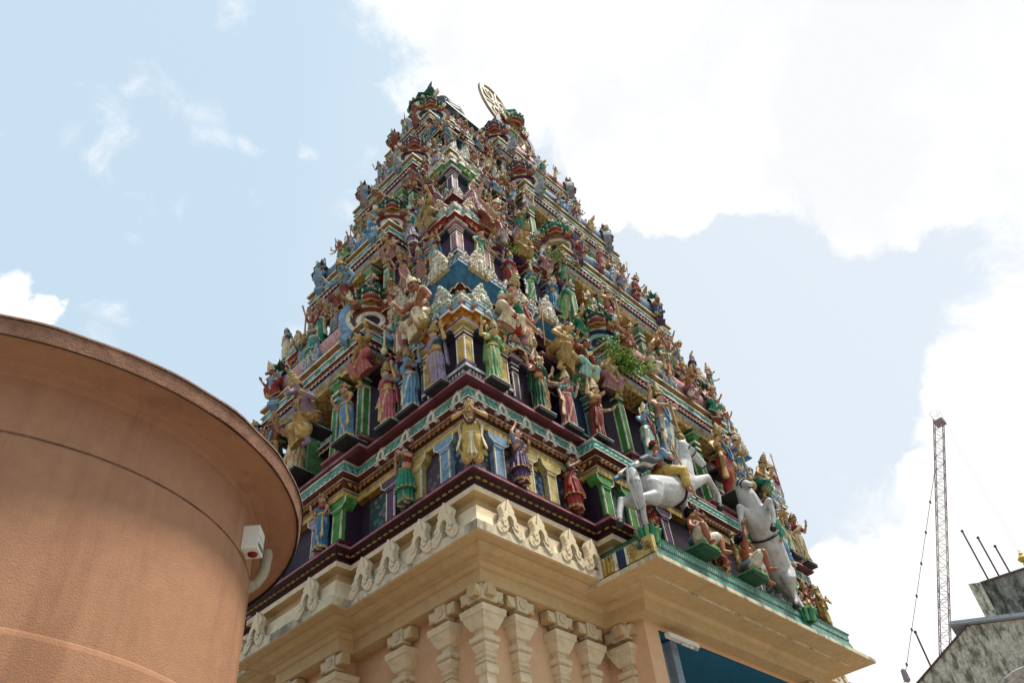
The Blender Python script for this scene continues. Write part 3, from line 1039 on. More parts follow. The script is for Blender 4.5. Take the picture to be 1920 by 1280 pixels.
for s, c in ((.56, 'light_blue'), (1.07, 'pale_yellow'), (1.50, 'pale_yellow')):
    bracket_pillar('F', s, -.16, c)
    if s < 1:
        bracket_pillar('F', TW - s, -.16, c)
for s, c in ((.56, 'light_blue'), (1.07, 'pale_yellow'), (1.58, 'plum')):
    bracket_pillar('L', s, -.16, c)
    if s < 1:
        bracket_pillar('L', TD - s, -.16, c)
for s, c in ((2.31, 'green'), (2.82, 'green'), (3.6, 'plum')):
    bracket_pillar('F', s, .08, c)
    bracket_pillar('F', 9.52 - s, .08, c)
for s, c in ((2.40, 'green'), (2.86, 'lilac')):
    bracket_pillar('L', s, .05, c, .085)
    bracket_pillar('L', 6.64 - s, .05, c, .085)
sc_me = knot_mesh('ivory', 'pale_grey').mesh('cornice_scroll')
for s in (.22, .62, 1.06, 1.5, 1.95, 2.35, 2.8, 3.3, 3.9, 4.4, 5.0, 5.6, 6.2, 6.7, 7.2, 7.7, 8.2):
    o_ = .08 if 2.16 < s < BF1 - .04 else -.10
    inst(sc_me, 'cornice_scroll', tier1, s, -(o_ + .035), 7.82, 0, (.62, .9, .60))
for s in (.22, .70, 1.2, 1.7, 2.4, 2.9, 3.5, 4.1, 4.7, 5.2):
    o_ = .08 if 2.26 < s < BL1 - .02 else -.10
    inst(sc_me, 'cornice_scroll', tier1, -(o_ + .035), s, 7.82, -PI / 2, (.62, .9, .60))

# ------------------------------------------------------------------ the four shrine storeys
TIERS = [
    # zf  floor, ze eave, o inset of the corner shrines, h half-size of corner shrine, bwF/bwL half-width of the bays, ze1/oe: eave above
    dict(cF=4.76, cL=3.22, zf=8.12, ze=10.42, o=-.02, h=.40, ph=.31, bwF=1.62, bwL=1.28, oe=.18, pc=('yellow', 'plum', 'teal', 'green'), eu='blue', et='light_blue', core='purple_dark', bar='carved_pink', door='ochre', schemes=(0, 1, 3, 4), masks=('red', 'blue', 'plum')),
    dict(cF=4.62, cL=3.00, zf=10.98, ze=13.14, o=.36, h=.37, ph=.28, bwF=1.58, bwL=1.10, oe=.72, pc=('dusty_pink', 'ochre', 'plum', 'leaf_green'), eu='maroon', et='pink', core='plum', bar='carved_blue', door='maroon', schemes=(2, 2, 2, 1), masks=('plum', 'blue', 'red')),
    dict(cF=4.48, cL=2.76, zf=13.66, ze=15.82, o=.92, h=.37, ph=.28, bwF=1.48, bwL=.86, oe=1.28, pc=('plum', 'brick_red', 'slate', 'leaf_green'), eu='ochre', et='ivory', core='slate', bar='carved_blue', door='orange', schemes=(3, 5, 4, 5), masks=('grey', 'grey', 'plum')),
    dict(cF=4.36, cL=2.60, zf=16.36, ze=18.12, o=1.46, h=.35, ph=.25, bwF=1.36, bwL=.68, oe=1.74, pc=('brick_red', 'slate', 'plum', 'dark_teal'), eu='slate', et='ivory', core='slate', bar='carved_pink', door='dark_teal', schemes=(4, 5, 1, 5), masks=('grey', 'red', 'grey')),
]


def panjara(tier, face, s, out, zf, zp0, zp1, zh, h, S, pcol, cap, core, top='crest', mask=None):
    """Small side shrine with a crest (or a lion mask) above."""
    mb = MB()
    c = fpt(face, s, out - h, 0)
    sq = [(c.x - h, c.y - h), (c.x + h, c.y - h), (c.x + h, c.y + h), (c.x - h, c.y + h)]
    mb.ring(sq, [(-.02, zf), (-.02, zf + .3 * (zp0 - zf)), (-.05, zf + .35 * (zp0 - zf)), (-.05, zf + .6 * (zp0 - zf)), (.03, zf + .66 * (zp0 - zf)), (.03, zp0 - .02), (-.02, zp0)], ['maroon', 'ivory', cap, cap, 'pale_teal', 'slate'], cap)
    w = h * .17
    for dx in (-1, 1):
        for dy in (-1, 1):
            pillar(mb, c.x + dx * h * .8, c.y + dy * h * .8, zp0, zp1, w, pcol, 'ivory', cap)
    mb.box(c.x - h * .6, c.x + h * .6, c.y - h * .6, c.y + h * .6, zp0, zp1, core)
    # link to the wall behind
    fbox(mb, face, s - h * .8, s + h * .8, out - 2 * h - .35, out - h, zf, zh - .15, core)
    shrine_head(mb, c.x, c.y, zp1, zh, h * 1.06, S, top == 'crest')
    o = part(mb, 'side_shrine', tier)
    H = zh - zp1
    q = fpt(face, s, out - h * .15, zh - H * .42)
    if top == 'crest':
        k = H * .80
        inst(crest(*S['crest']), 'scroll_crest', tier, q.x, q.y, q.z, 0 if face == 'F' else -PI / 2, (k * .8, .7, k))
    else:
        k = H * .85
        inst(YALI[mask], 'lion_mask', tier, q.x, q.y, q.z + H * .10, 0 if face == 'F' else -PI / 2, (k, k, k))
    return o


def sala(tier, face, c, hw, out, zf, T, ztop, mirror_half=True):
    """Central bay: pillars, doorway, layered cornice and a barrel roof with lion-mask ends."""
    mb = MB()
    ze = T['ze']
    zp0, zp1 = zf + .20, zf + (ze - zf) * .70
    core, pcol = T['core'], T['pc'][3]
    dw = min(.48, hw * .34)
    back = out - .34
    # plinth
    for a, b in ((c - hw, c - dw), (c + dw, c + hw)):
        fbox(mb, face, a - .02, b + .02, out - .8, out + .03, zf, zp0 - .07, 'maroon')
        fbox(mb, face, a - .05, b, out - .8, out + .06, zp0 - .07, zp0 - .03, 'dusty_pink')
        fbox(mb, face, a, b, out - .8, out + .02, zp0 - .03, zp0, 'maroon')
    # back wall either side of the doorway, and the doorway reveal
    fbox(mb, face, c - hw + .05, c - dw, back - .5, back, zp0, zp1, core)
    fbox(mb, face, c + dw, c + hw - .05, back - .5, back, zp0, zp1, core)
    for q in (-1, 1):
        fbox(mb, face, c + q * dw - .035, c + q * dw + .035, back - .4, back + .10, zf + .05, zp1, 'pale_yellow' if T['door'] != 'ochre' else 'leaf_green')
    fbox(mb, face, c - dw, c + dw, back - 1.0, back - .75, zf, zp1, T['door'])
    fbox(mb, face, c - dw, c + dw, back - .75, back + .3, zf, zf + .06, 'maroon')
    mb.box(*[v for pr in zip(fpt(face, c - dw - .0, back - .75, 0).xy, fpt(face, c - dw + .02, back, 0).xy) for v in pr], zf, zp1, T['door'])
    mb.box(*[v for pr in zip(fpt(face, c + dw - .02, back - .75, 0).xy, fpt(face, c + dw, back, 0).xy) for v in pr], zf, zp1, T['door'])
    # pillars
    w = .058
    for q in (-1, 1):
        for s in (c + q * (hw - .10), c + q * (dw + .14)):
            p = fpt(face, s, out - .08, 0)
            pillar(mb, p.x, p.y, zp0, zp1, w, pcol, 'ivory', 'slate' if pcol != 'green' else 'dark_green')
        p = fpt(face, c + q * (hw - .10), out - .62, 0)
        pillar(mb, p.x, p.y, zp0, zp1, w, pcol, 'ivory', 'slate' if pcol != 'green' else 'dark_green')
    # cornice
    H = ze - zp1
    a, b = fpt(face, c - hw, out - .9, 0), fpt(face, c + hw, out, 0)
    x0, x1, y0, y1 = min(a.x, b.x), max(a.x, b.x), min(a.y, b.y), max(a.y, b.y)
    pl = [(x0, y0), (x1, y0), (x1, y1), (x0, y1)]
    Z = lambda t: zp1 + H * t
    mb.ring(pl, [(-.10, Z(0)), (0, Z(.01)), (.01, Z(.17)), (.06, Z(.18)), (.06, Z(.25)), (.02, Z(.26)), (.09, Z(.42)), (.12, Z(.43)), (.12, Z(.47)), (.06, Z(.48)), (.06, Z(.63)), (.12, Z(.64)), (.12, Z(.68)), (.04, Z(.69)), (.04, Z(.84)), (.14, Z(.86)), (.14, Z(.92)), (.02, Z(.95)), (.02, Z(1.02))],
            ['patterned_ochre', 'patterned_ochre', 'ivory', 'light_blue', 'navy', 'brick_red', 'brick_red', 'ivory', 'pale_teal', 'pale_teal', 'pale_teal', 'ivory', 'pale_teal', 'brick_red', 'ochre', 'ivory', 'ochre', 'maroon'], 'maroon', 'patterned_ochre')
    petals(mb, pl, .03, Z(.42), .095, H * .16, .08, 'brick_red' if T['door'] == 'ochre' else 'dusty_pink', near_side, 'ivory')
    dentils(mb, pl, .05, Z(.49), Z(.62), .22, .14, .05, 'pale_teal', near_side)
    dentils(mb, pl, .03, Z(.70), Z(.83), .16, .12, .05, 'pink', near_side)
    # barrel
    r = .27 if hw > 1.2 else .23
    zc = ze + r * .85
    bo = out - r * .55
    prof = []
    n = 14
    sb = hw - .20
    vs, fs = [], []
    for k in range(n + 1):
        t = rad(-70 + 230 * k / n)
        p0 = fpt(face, c - sb, bo + r * math.cos(t), zc + r * math.sin(t))
        p1 = fpt(face, c + sb, bo + r * math.cos(t), zc + r * math.sin(t))
        vs += [p0, p1]
    for k in range(n):
        fs.append((2 * k, 2 * k + 1, 2 * k + 3, 2 * k + 2))
    mb.add(vs, fs, T['bar'], True)
    for q in (-1, 1):
        for dd, col in ((0, 'slate'), (.05, 'ivory'), (.16, 'slate')):
            vs, fs = [], []
            for k in range(n + 1):
                t = rad(-70 + 230 * k / n)
                for e in (sb - dd, sb - dd - .04):
                    for rr in (r, r + .028):
                        vs.append(fpt(face, c + q * e, bo + rr * math.cos(t), zc + rr * math.sin(t)))
            for k in range(n):
                A_ = 4 * k
                fs += [(A_ + 1, A_ + 5, A_ + 7, A_ + 3), (A_, A_ + 4, A_ + 5, A_ + 1), (A_ + 2, A_ + 3, A_ + 7, A_ + 6)]
            mb.add(vs, fs, col, False)
    # back filler behind the barrel
    fbox(mb, face, c - sb, c + sb, bo - .5, bo, ze, zc + r * .7, core)
    part(mb, 'central_bay', tier)
    # lion masks on the two ends, a crest in the middle
    k = (r * 2.0 + .40)
    for q in (-1, 1):
        p = fpt(face, c + q * (hw - .08), bo + .02, ze - .12)
        rz = {('F', -1): -PI / 2 * .55, ('F', 1): PI / 2 * .55, ('L', -1): -PI / 2 * .45, ('L', 1): -PI / 2 * 1.55}[(face, q)]
        inst(YALI[T['masks'][1 if face == 'L' else 0]], 'lion_mask', tier, p.x, p.y, p.z, rz, (k, k, k))
    p = fpt(face, c, bo + r * .95, ze - .05)
    inst(crest('light_blue', 'pale_grey'), 'scroll_crest', tier, p.x, p.y, p.z, 0 if face == 'F' else -PI / 2, (.5, .7, .72))


for ti, T in enumerate(TIERS):
    TW, TD = TWS[ti], TDS[ti]
    zf, ze, o, h, ph = T['zf'], T['ze'], T['o'], T['h'], T['ph']
    S = [SCHEMES[k] for k in T['schemes']]
    hh = ze - zf
    cF, cL = T['cF'], T['cL']
    fb = [(cF - T['bwF'] + .1, cF + T['bwF'] - .1, .10)]
    lb = [(cL - T['bwL'] + .1, cL + T['bwL'] - .1, .10)]
    wall = MB()
    core_plan = plan(o + .62, [], [])
    wall.ring(core_plan, [(0, zf - .4), (0, zf + .1), (.04, zf + .1), (.04, zf + .16), (0, zf + .16), (0, ze - .30), (.05, ze - .29), (.05, ze - .2), (.0, ze - .19), (0, ze + .1)], ['maroon', 'ivory', 'ivory', 'maroon', T['core'], 'ivory', 'brick_red', 'maroon', 'maroon'])
    # pilaster strips on the recessed wall
    for face, L_ in (('F', TW), ('L', TD)):
        s = o + .75
        while s < L_ - o - .7:
            fbox(wall, face, s, s + .06, -(o + .62), -(o + .57), zf + .16, ze - .3, 'plum')
            s += .27
    # floor slab of the storey
    fl = plan(o - .04, [(cF - T['bwF'] - .06, cF + T['bwF'] + .06, .14)], [(cL - T['bwL'] - .06, cL + T['bwL'] + .06, .14)])
    wall.ring(fl, [(-.7, zf - .14), (-.02, zf - .10), (.02, zf - .07), (.02, zf - .03), (-.02, zf - .02), (-.02, zf), (-.75, zf + .012)], ['maroon', 'maroon', 'dusty_pink', 'ivory', 'slate', 'slate'])
    tier = part(wall, 'shrine_storey')
    T['obj'] = tier
    zp0 = zf + hh * .085
    zp1 = zf + hh * .405
    zh = zf + hh * .80
    corners = [(o + h, o + h), (TW - o - h, o + h), (o + h, TD - o - h)]
    for i, (cx, cy) in enumerate(corners):
        kuta(tier, cx, cy, zf, zp0, zp1, zh, h, S[0], T['pc'][0], 'plum' if ti == 0 else 'slate', T['core'], crests=('F', 'L') if i < 2 else ('L',))
    sb = cF - T['bwF']
    gap = sb - o
    sA, sB = o + gap * .42, o + gap * .76
    T['sA'], T['sB'] = sA, sB
    oA, oB = -(o + .13), -(o + .04)
    fgap = TW - o - cF - T['bwF']
    for s in (sA, TW - o - fgap * .30):
        panjara(tier, 'F', s, oA, zf, zp0, zp1 + hh * .02, zh - hh * .03, ph, S[1], T['pc'][1], 'plum' if ti < 2 else 'slate', T['core'])
    for s in (sB,):
        panjara(tier, 'F', s, oB, zf, zp0, zp1 + hh * .06, zh - hh * .02, ph * 1.08, S[2], T['pc'][2], 'dark_teal' if ti == 0 else 'slate', 'navy' if ti == 0 else T['core'], 'mask', T['masks'][2])
    lsA = o + (cL - T['bwL'] - o) * .60
    T['lsA'] = lsA
    for s in (lsA,):
        panjara(tier, 'L', s, oA, zf, zp0, zp1 + hh * .03, zh - hh * .02, ph, S[1], 'grey' if ti == 0 else T['pc'][1], 'plum' if ti < 2 else 'slate', T['core'])
    sala(tier, 'F', cF, T['bwF'], -o + .10, zf, T, zh)
    sala(tier, 'L', cL, T['bwL'], -o + .10, zf, T, zh)
    # cornice at mid height of the recessed wall, between the shrine heads
    mc = MB()
    mp = plan(o + .30, [], [])
    zm = zf + hh * .47
    mc.ring(mp, [(-.32, zm - .12), (-.10, zm - .10), (-.08, zm - .02), (0, zm), (.0, zm + .04), (-.05, zm + .05), (-.05, zm + .13), (.02, zm + .14), (.02, zm + .18), (-.10, zm + .19), (-.10, zm + .25), (-.34, zm + .27)],
            ['brick_red', 'maroon', S[1]['lotus'], 'ivory', S[1]['block'], S[1]['block'], 'ivory', S[1]['slab'], 'maroon', S[2]['upper'], 'slate'])
    petals(mc, mp, -.07, zm - .01, .10, .11, .07, S[1]['lotus'], near_side, 'ivory')
    dentils(mc, mp, -.05, zm + .055, zm + .125, .10, .05, .035, S[1]['blockcap'], near_side)
    crest_row(mc, mp, -.10, zm + .19, .34, .16, .17, ('dusty_pink', 'grey', 'pale_teal', 'brick_red'), 'ivory')
    part(mc, 'middle_cornice', tier)
    # eave over the storey
    oe = T['oe']
    ev = MB()
    eb = plan(oe, [(cF - T['bwF'] + .25, cF + T['bwF'] - .25, .02)], [(cL - T['bwL'] + .25, cL + T['bwL'] - .25, .02)])
    u, tp = T['eu'], T['et']
    ev.ring(eb, [(-.62, ze - .20), (-.27, ze - .17), (-.22, ze - .07), (-.20, ze + .03), (-.05, ze + .16), (0, ze + .18), (0, ze + .215), (-.015, ze + .22), (-.04, ze + .30), (-.06, ze + .37), (-.02, ze + .375), (-.02, ze + .40), (-.07, ze + .41), (-.07, ze + .44), (-.7, ze + .47)],
            ['dark_maroon', 'maroon', 'brick_red', u, u, tp, 'ivory', 'grey' if ti == 0 else tp, tp, 'ivory', 'slate', 'pink', 'ivory', 'slate'])
    petals(ev, eb, -.055, ze + .375, .10, .155, .055, ('slate', 'brick_red', 'grey', 'slate')[ti], near_side, ('pale_grey', 'ivory', 'ivory', 'ivory')[ti])
    petals(ev, eb, -.21, ze + .02, .11, .12, .06, 'brick_red' if ti != 1 else 'dusty_pink', near_side, 'ivory')
    crest_row(ev, eb, -.10, ze + .44, .30, .17, .20, ('grey', 'dusty_pink', 'ochre') if ti != 1 else ('dusty_pink', 'teal', 'grey'), 'ivory')
    part(ev, 'eave', tier)
    cr = (crest('cream', 'ivory'), crest('grey', 'dusty_pink'), crest('dusty_pink', 'pale_grey'), crest('slate', 'dusty_pink'))[ti]
    ck = (1, .8, .72, .66)[ti]
    for s in (.42, gap * .62, gap * .95):
        for ss in (oe + s, TW - oe - s):
            inst(cr, 'scroll_crest', tier, ss, oe + .0, ze + .16, 0, (.46 * ck, .7, .60 * ck))
    for s in (.42, .42 + (cL - T['bwL'] - oe) * .55):
        for ss in (oe + s, TD - oe - s):
            inst(cr, 'scroll_crest', tier, oe + .0, ss, ze + .16, -PI / 2, (.46 * ck, .7, .60 * ck))

# ------------------------------------------------------------------ barrel roof
TW, TD = 7.70, 5.30
CXM, CYM = TW / 2, TD / 2
rf = MB()
zr = 18.50
ro = 1.90
rp = plan(ro, [], [])
rf.ring(rp, [(-.1, zr - .05), (-.1, zr + .05), (.0, zr + .06), (.0, zr + .10), (-.14, zr + .12), (-.16, zr + .24), (-.06, zr + .28), (.14, zr + .36), (.20, zr + .38), (.20, zr + .43), (-.05, zr + .47)],
        ['slate', 'ivory', 'dusty_pink', 'ivory', 'dark_teal', 'ivory', 'slate', 'dark_teal', 'ivory', 'slate'], 'slate')
petals(rf, rp, -.08, zr + .28, .12, .10, .08, 'brick_red', near_side, 'ivory')
roof = part(rf, 'roof')
bl = MB()
r_ = TD / 2 - ro + .02
z0 = zr + .46
hx = CXM - ro - .05
n = 24
vs, fs = [], []
for k in range(n + 1):
    t = PI * k / n
    bulge = 1 + .10 * math.sin(t) ** 2
    for x in (CXM - hx, CXM + hx):
        vs.append((x, CYM - r_ * math.cos(t) * (1.02 if .15 < t < 2.99 else 1), z0 + 1.15 * math.sin(t) ** .8 * bulge))
for k in range(n):
    fs.append((2 * k, 2 * k + 1, 2 * k + 3, 2 * k + 2))
bl.add(vs, fs, 'carved_blue', True)
for q in (-1, 1):
    x = CXM + q * hx
    ctr = len(vs)
    bl.add([v for v in vs if abs(v[0] - x) < 1e-6], [list(range(n + 1))], 'maroon')
for k in range(1, 9):
    x = CXM - hx + 2 * hx * k / 9
    for i in range(1, n - 1, 1):
        pass
bl.tube([(CXM - hx, CYM, z0 + 1.32), (CXM + hx, CYM, z0 + 1.32)], .09, 'ochre', 8)
part(bl, 'barrel_roof', roof)
# ridge pots
for k in range(5):
    m = MB()
    x = CXM - hx * .8 + hx * 1.6 * k / 4
    m.lathe((x, CYM, z0 + 1.33), [(.07, 0), (.10, .03), (.05, .08), (.13, .16), (.16, .26), (.10, .36), (.05, .40), (.08, .46), (.03, .55), (.008, .75)], 'gold_bright', 14)
    part(m, 'ridge_pot', roof)
# big lion-mask gable on the two ends, dormer with mask on the front
for q in (-1, 1):
    p = (CXM + q * (hx + .04), CYM)
    inst(YALI['roof'], 'lion_mask', roof, p[0], p[1], z0 - .35, q * PI / 2, (1.65, 1.4, 1.55))
dm = MB()
for a in (0,):
    dm.box(CXM - .72, CXM + .72, ro - .28, ro + .8, zr + .1, z0 + .0, 'slate')
    pd = [(CXM - .78, ro - .32), (CXM + .78, ro - .32), (CXM + .78, ro + .8), (CXM - .78, ro + .8)]
    Q = lambda z: zr + (z - .1) * .62 - .1
    dm.ring(pd, [(-.06, Q(.1)), (0, Q(.11)), (0, Q(.3)), (.05, Q(.31)), (.05, Q(.40)), (0, Q(.41)), (0, Q(.62)), (.10, Q(.74)), (.10, Q(.84)), (.02, Q(.86)), (.02, Q(.98)), (.08, Q(1.0)), (.08, Q(1.08)), (-.1, Q(1.12))],
            ['maroon', 'dusty_pink', 'ivory', 'ivory', 'slate', 'ochre', 'brick_red', 'ivory', 'pale_teal', 'dusty_pink', 'ivory', 'slate', 'slate'], 'slate')
    petals(dm, pd, .03, Q(.74), .11, .09, .08, 'brick_red', near_side, 'ivory')
part(dm, 'dormer', roof)
inst(YALI['plum'], 'lion_mask', roof, CXM, ro - .36, z0 + .05, 0, (1.35, 1.2, 1.25))
# ribbed arch behind each gable mask, and its horns
for q in (-1, 1):
    xg = CXM + q * hx
    gm = MB()
    for k in range(30):
        t = PI * (-.10 + 1.2 * k / 29)
        c0 = V_((xg - q * .42, CYM - .80 * math.cos(t), z0 + .12 + .80 * math.sin(t)))
        c1 = V_((xg + q * .10, CYM - .86 * math.cos(t), z0 + .12 + .86 * math.sin(t)))
        gm.tube([c0, (c0 + c1) / 2 + V_((0, -.05 * math.cos(t), .05 * math.sin(t))), c1], [.085, .095, .07], ('slate', 'grey')[k % 2], 7)
    part(gm, 'gable_arch', roof)
    for sx in (-1, 1):
        gm = MB()
        y = CYM + sx * .26
        gm.tube([(xg + q * .25, y, z0 + 1.15), (xg + q * .22, y + sx * .14, z0 + 1.30), (xg + q * .20, y + sx * .08, z0 + 1.48), (xg + q * .22, y + sx * .18, z0 + 1.64)], [.10, .09, .06, .01], 'dark_green', 9)
        part(gm, 'horn', roof)

# ------------------------------------------------------------------ painted stucco statues
DEPS = []


def fuse(mb, name, voxel, smooth=4):
    """Melt overlapping shapes into one continuous skin (voxel remesh)."""
    me = mb.mesh(name + '_raw')
    o = bpy.data.objects.new(name + '_raw', me)
    COL.objects.link(o)
    r = o.modifiers.new('r', 'REMESH')
    r.mode = 'VOXEL'
    r.voxel_size = voxel
    r.use_smooth_shade = True
    if smooth:
        q = o.modifiers.new('s', 'SMOOTH')
        q.factor = 0.5
        q.iterations = smooth
    dg = bpy.context.evaluated_depsgraph_get()
    res = bpy.data.meshes.new_from_object(o.evaluated_get(dg))
    res.name = name
    bpy.data.objects.remove(o)
    res.materials.clear()
    res.materials.append(MATS[mb.names[0]])
    return res


V = Vector


def lerp(a, b, t):
    return a + (b - a) * t


def hand(mb, w, d, nrm, mat, k=1.0, curl=0.35):
    """Palm, four fingers and a thumb from wrist w along d; nrm is the palm side."""
    w, d, nrm = V(w), V(d).normalized(), V(nrm)
    nrm = (nrm - d * nrm.dot(d)).normalized()
    sd_ = d.cross(nrm)
    mb.tube([w, w + d * .035 * k], [.016 * k, .023 * k], mat, 7, flat=1)
    mb.tube([w + d * .03 * k - sd_ * .012 * k, w + d * .05 * k - sd_ * .014 * k], .014 * k, mat, 6)
    mb.tube([w + d * .03 * k + sd_ * .012 * k, w + d * .05 * k + sd_ * .014 * k], .014 * k, mat, 6)
    for i, (off, l) in enumerate(((-.024, .034), (-.008, .045), (.008, .042), (.023, .030))):
        a = w + d * .055 * k + sd_ * off * k
        b = a + d * l * .55 * k + nrm * l * curl * .4 * k
        c = b + d * l * .5 * k + nrm * l * curl * k
        mb.tube([a, b, c], [.0085 * k, .0078 * k, .006 * k], mat, 5)
    a = w + d * .02 * k - sd_ * .02 * k
    mb.tube([a, a + d * .022 * k - sd_ * .018 * k, a + d * .045 * k - sd_ * .02 * k + nrm * .01 * k], [.010 * k, .009 * k, .007 * k], mat, 5)


def arm(mb, sh, el, wr, hd, mat, k=1.0, nrm=(0, -1, 0), curl=.35):
    sh, el, wr = V(sh), V(el), V(wr)
    mb.tube([sh, lerp(sh, el, .45), el], [.038 * k, .035 * k, .027 * k], mat, 8)
    mb.tube([el, lerp(el, wr, .35), wr], [.027 * k, .028 * k, .017 * k], mat, 8)
    hand(mb, wr, hd, nrm, mat, k, curl)


def leg(mb, hp, kn, an, toe, mat, k=1.0):
    hp, kn, an, toe = V(hp), V(kn), V(an), V(toe)
    mb.tube([hp, lerp(hp, kn, .5), kn], [.068 * k, .058 * k, .042 * k], mat, 9)
    mb.tube([kn, lerp(kn, an, .35), an], [.042 * k, .043 * k, .024 * k], mat, 9)
    mb.ball(an, .027 * k, mat, 8, 6)
    d = (toe - an)
    mb.tube([an + V((0, 0, -.012)), lerp(an, toe, .6) + V((0, 0, -.006)), toe], [.026 * k, .026 * k, .02 * k], mat, 7)


def head(mb, c, mat, turn=0.0, k=1.0, kind='human'):
    """Head ball with brow, nose, chin and ears; turn about Z."""
    R = Matrix.Rotation(turn, 3, 'Z')
    c = V(c)
    q = lambda x, y, z: c + R @ V((x * k, y * k, z * k))
    mb.ball(c, (.056 * k, .064 * k, .074 * k), mat, 14, 10, R)
    if kind == 'human':
        mb.ball(q(0, -.020, -.038), (.042 * k, .045 * k, .038 * k), mat, 10, 8, R)
        mb.tube([q(0, -.058, .012), q(0, -.076, -.018)], [.008 * k, .014 * k], mat, 6)
        mb.ball(q(0, -.058, -.062), (.016 * k, .014 * k, .013 * k), mat, 8, 6)
        mb.tube([q(-.035, -.053, .018), q(0, -.062, .02), q(.035, -.053, .018)], .008 * k, mat, 6)
        mb.tube([q(-.018, -.062, -.042), q(.018, -.062, -.042)], .008 * k, mat, 6)
    else:   # boar
        mb.tube([q(0, -.03, -.01), q(0, -.10, -.035), q(0, -.135, -.045)], [.052 * k, .036 * k, .034 * k], mat, 9)
    for s in (-1, 1):
        mb.ball(q(s * .056, .005, -.012), (.012 * k, .018 * k, .03 * k), mat, 7, 6, R)


def face_paint(c, turn=0.0, k=1.0, moustache=False):
    mb = MB()
    R = Matrix.Rotation(turn, 3, 'Z')
    c = V(c)
    q = lambda x, y, z: c + R @ V((x * k, y * k, z * k))
    for s in (-1, 1):
        mb.ball(q(s * .024, -.0565, .000), (.0165 * k, .009 * k, .0105 * k), 'white', 8, 6, R)
        mb.ball(q(s * .024, -.0635, .000), (.0090 * k, .0045 * k, .0098 * k), 'black', 7, 5, R)
        mb.tube([q(s * .010, -.0665, .020), q(s * .026, -.0665, .026), q(s * .042, -.0545, .018)], [.0042 * k, .0058 * k, .003 * k], 'black', 5)
        if moustache:
            mb.tube([q(s * .004, -.073, -.033), q(s * .022, -.068, -.036), q(s * .040, -.056, -.026)], [.006 * k, .006 * k, .002 * k], 'black', 5)
    mb.tube([q(-.016, -.0695, -.043), q(0, -.0725, -.045), q(.016, -.0695, -.043)], [.0045 * k, .0075 * k, .0045 * k], 'red', 5)
    mb.ball(q(0, -.0665, .036), (.005 * k, .004 * k, .010 * k), 'red', 6, 5, R)
    return mb


def crown(c, turn, k, mat, style):
    mb = MB()
    R = Matrix.Rotation(turn, 3, 'Z')
    c = V(c)
    t = MB()
    if style == 'tall':
        t.lathe((0, .008, .028), [(.060, 0), (.068, .012), (.060, .024), (.062, .045), (.054, .052), (.058, .070), (.048, .10), (.050, .112), (.036, .14), (.038, .15), (.022, .175), (.012, .19), (.014, .20), (.003, .215)], mat, 14)
    elif style == 'low':
        t.lathe((0, .008, .026), [(.060, 0), (.070, .014), (.060, .03), (.05, .05), (.052, .06), (.03, .085), (.012, .10), (.016, .112), (.003, .13)], mat, 14)
    for s in (-1, 1):
        t.ball((s * .072, .022, .028), (.010, .022, .026), mat, 8, 6)
        t.ball((s * .064, -.002, -.045), (.010, .010, .016), mat, 7, 5)
    t.plate([(-.030, .035), (.030, .035), (.018, .075), (0, .10), (-.018, .075)], -.050, -.062, mat)
    mb.merge(t, Matrix.Translation(c) @ R.to_4x4() @ Matrix.Scale(k, 4))
    return mb


def hair(c, turn, k, style='bun'):
    t = MB()
    m = 'black'
    t.ball((0, .012, .018), (.062, .062, .066), m, 12, 8)
    if style == 'bun':
        t.ball((0, .075, .0), (.036, .034, .036), m, 9, 7)
    elif style == 'curly':
        r = random.Random(4)
        for i in range(46):
            a, b = r.uniform(0, 2 * PI), r.uniform(-.25, 1.0)
            x, y, z = .074 * math.cos(a) * math.sqrt(max(0, 1 - b * b * .8)), .074 * math.sin(a) * math.sqrt(max(0, 1 - b * b * .8)) + .02, .02 + .078 * b
            if y < -.03 and z < .045:
                continue
            t.ball((x, y, z), .020, m, 6, 5)
    mb = MB()
    mb.merge(t, Matrix.Translation(V(c)) @ Matrix.Rotation(turn, 4, 'Z') @ Matrix.Scale(k, 4))
    return mb


def skirt(mb, top, bot, rows, mat, trim, seg=72, pleat=14, amp=.010, open_=0.0, band=True, zig=1.0):
    """Draped skirt lofted from top to bot through rows [(t, rx, ry)], pleats deepening downwards."""
    top, bot = V(top), V(bot)
    N = 24
    ring_ = []
    for i in range(N + 1):
        t = i / N
        for a, b in zip(rows, rows[1:]):
            if a[0] <= t <= b[0] + 1e-6:
                u = (t - a[0]) / (b[0] - a[0])
                u = u * u * (3 - 2 * u)
                rx, ry = lerp(a[1], b[1], u), lerp(a[2], b[2], u)
                break
        c = lerp(top, bot, t)
        row = []
        for k in range(seg):
            th = 2 * PI * k / seg
            f = .5 - .5 * math.sin(th)              # 1 at the front (-Y)
            w = amp * (.25 + .75 * t) * (.55 + .45 * f)
            ph = pleat * th + zig * 5.0 * t * (1 if math.cos(th) > 0 else -1) * (1 - f * .6)
            d = w * (math.cos(ph) + .35 * math.cos(2.3 * ph + 1.0))
            row.append(c + V(((rx + d) * math.cos(th), (ry + d) * math.sin(th), -.006 * t * math.cos(ph))))
        ring_.append(row)
    for i in range(N):
        t = i / N
        for k in range(seg):
            th = 2 * PI * (k + .5) / seg
            m_ = mat
            if i >= N - 2 or i < 1:
                m_ = trim
            elif band:
                dth = (th - (1.5 * PI - .9 + 2.1 * t)) % (2 * PI)
                if dth > PI: dth -= 2 * PI
                if abs(dth) < .13:
                    m_ = trim
            mb.add([ring_[i][k], ring_[i][(k + 1) % seg], ring_[i + 1][(k + 1) % seg], ring_[i + 1][k]], [(0, 1, 2, 3)], m_, True)
    mb.add(ring_[-1], [list(range(seg))], mat)
    mb.add(ring_[0], [list(range(seg))], mat)


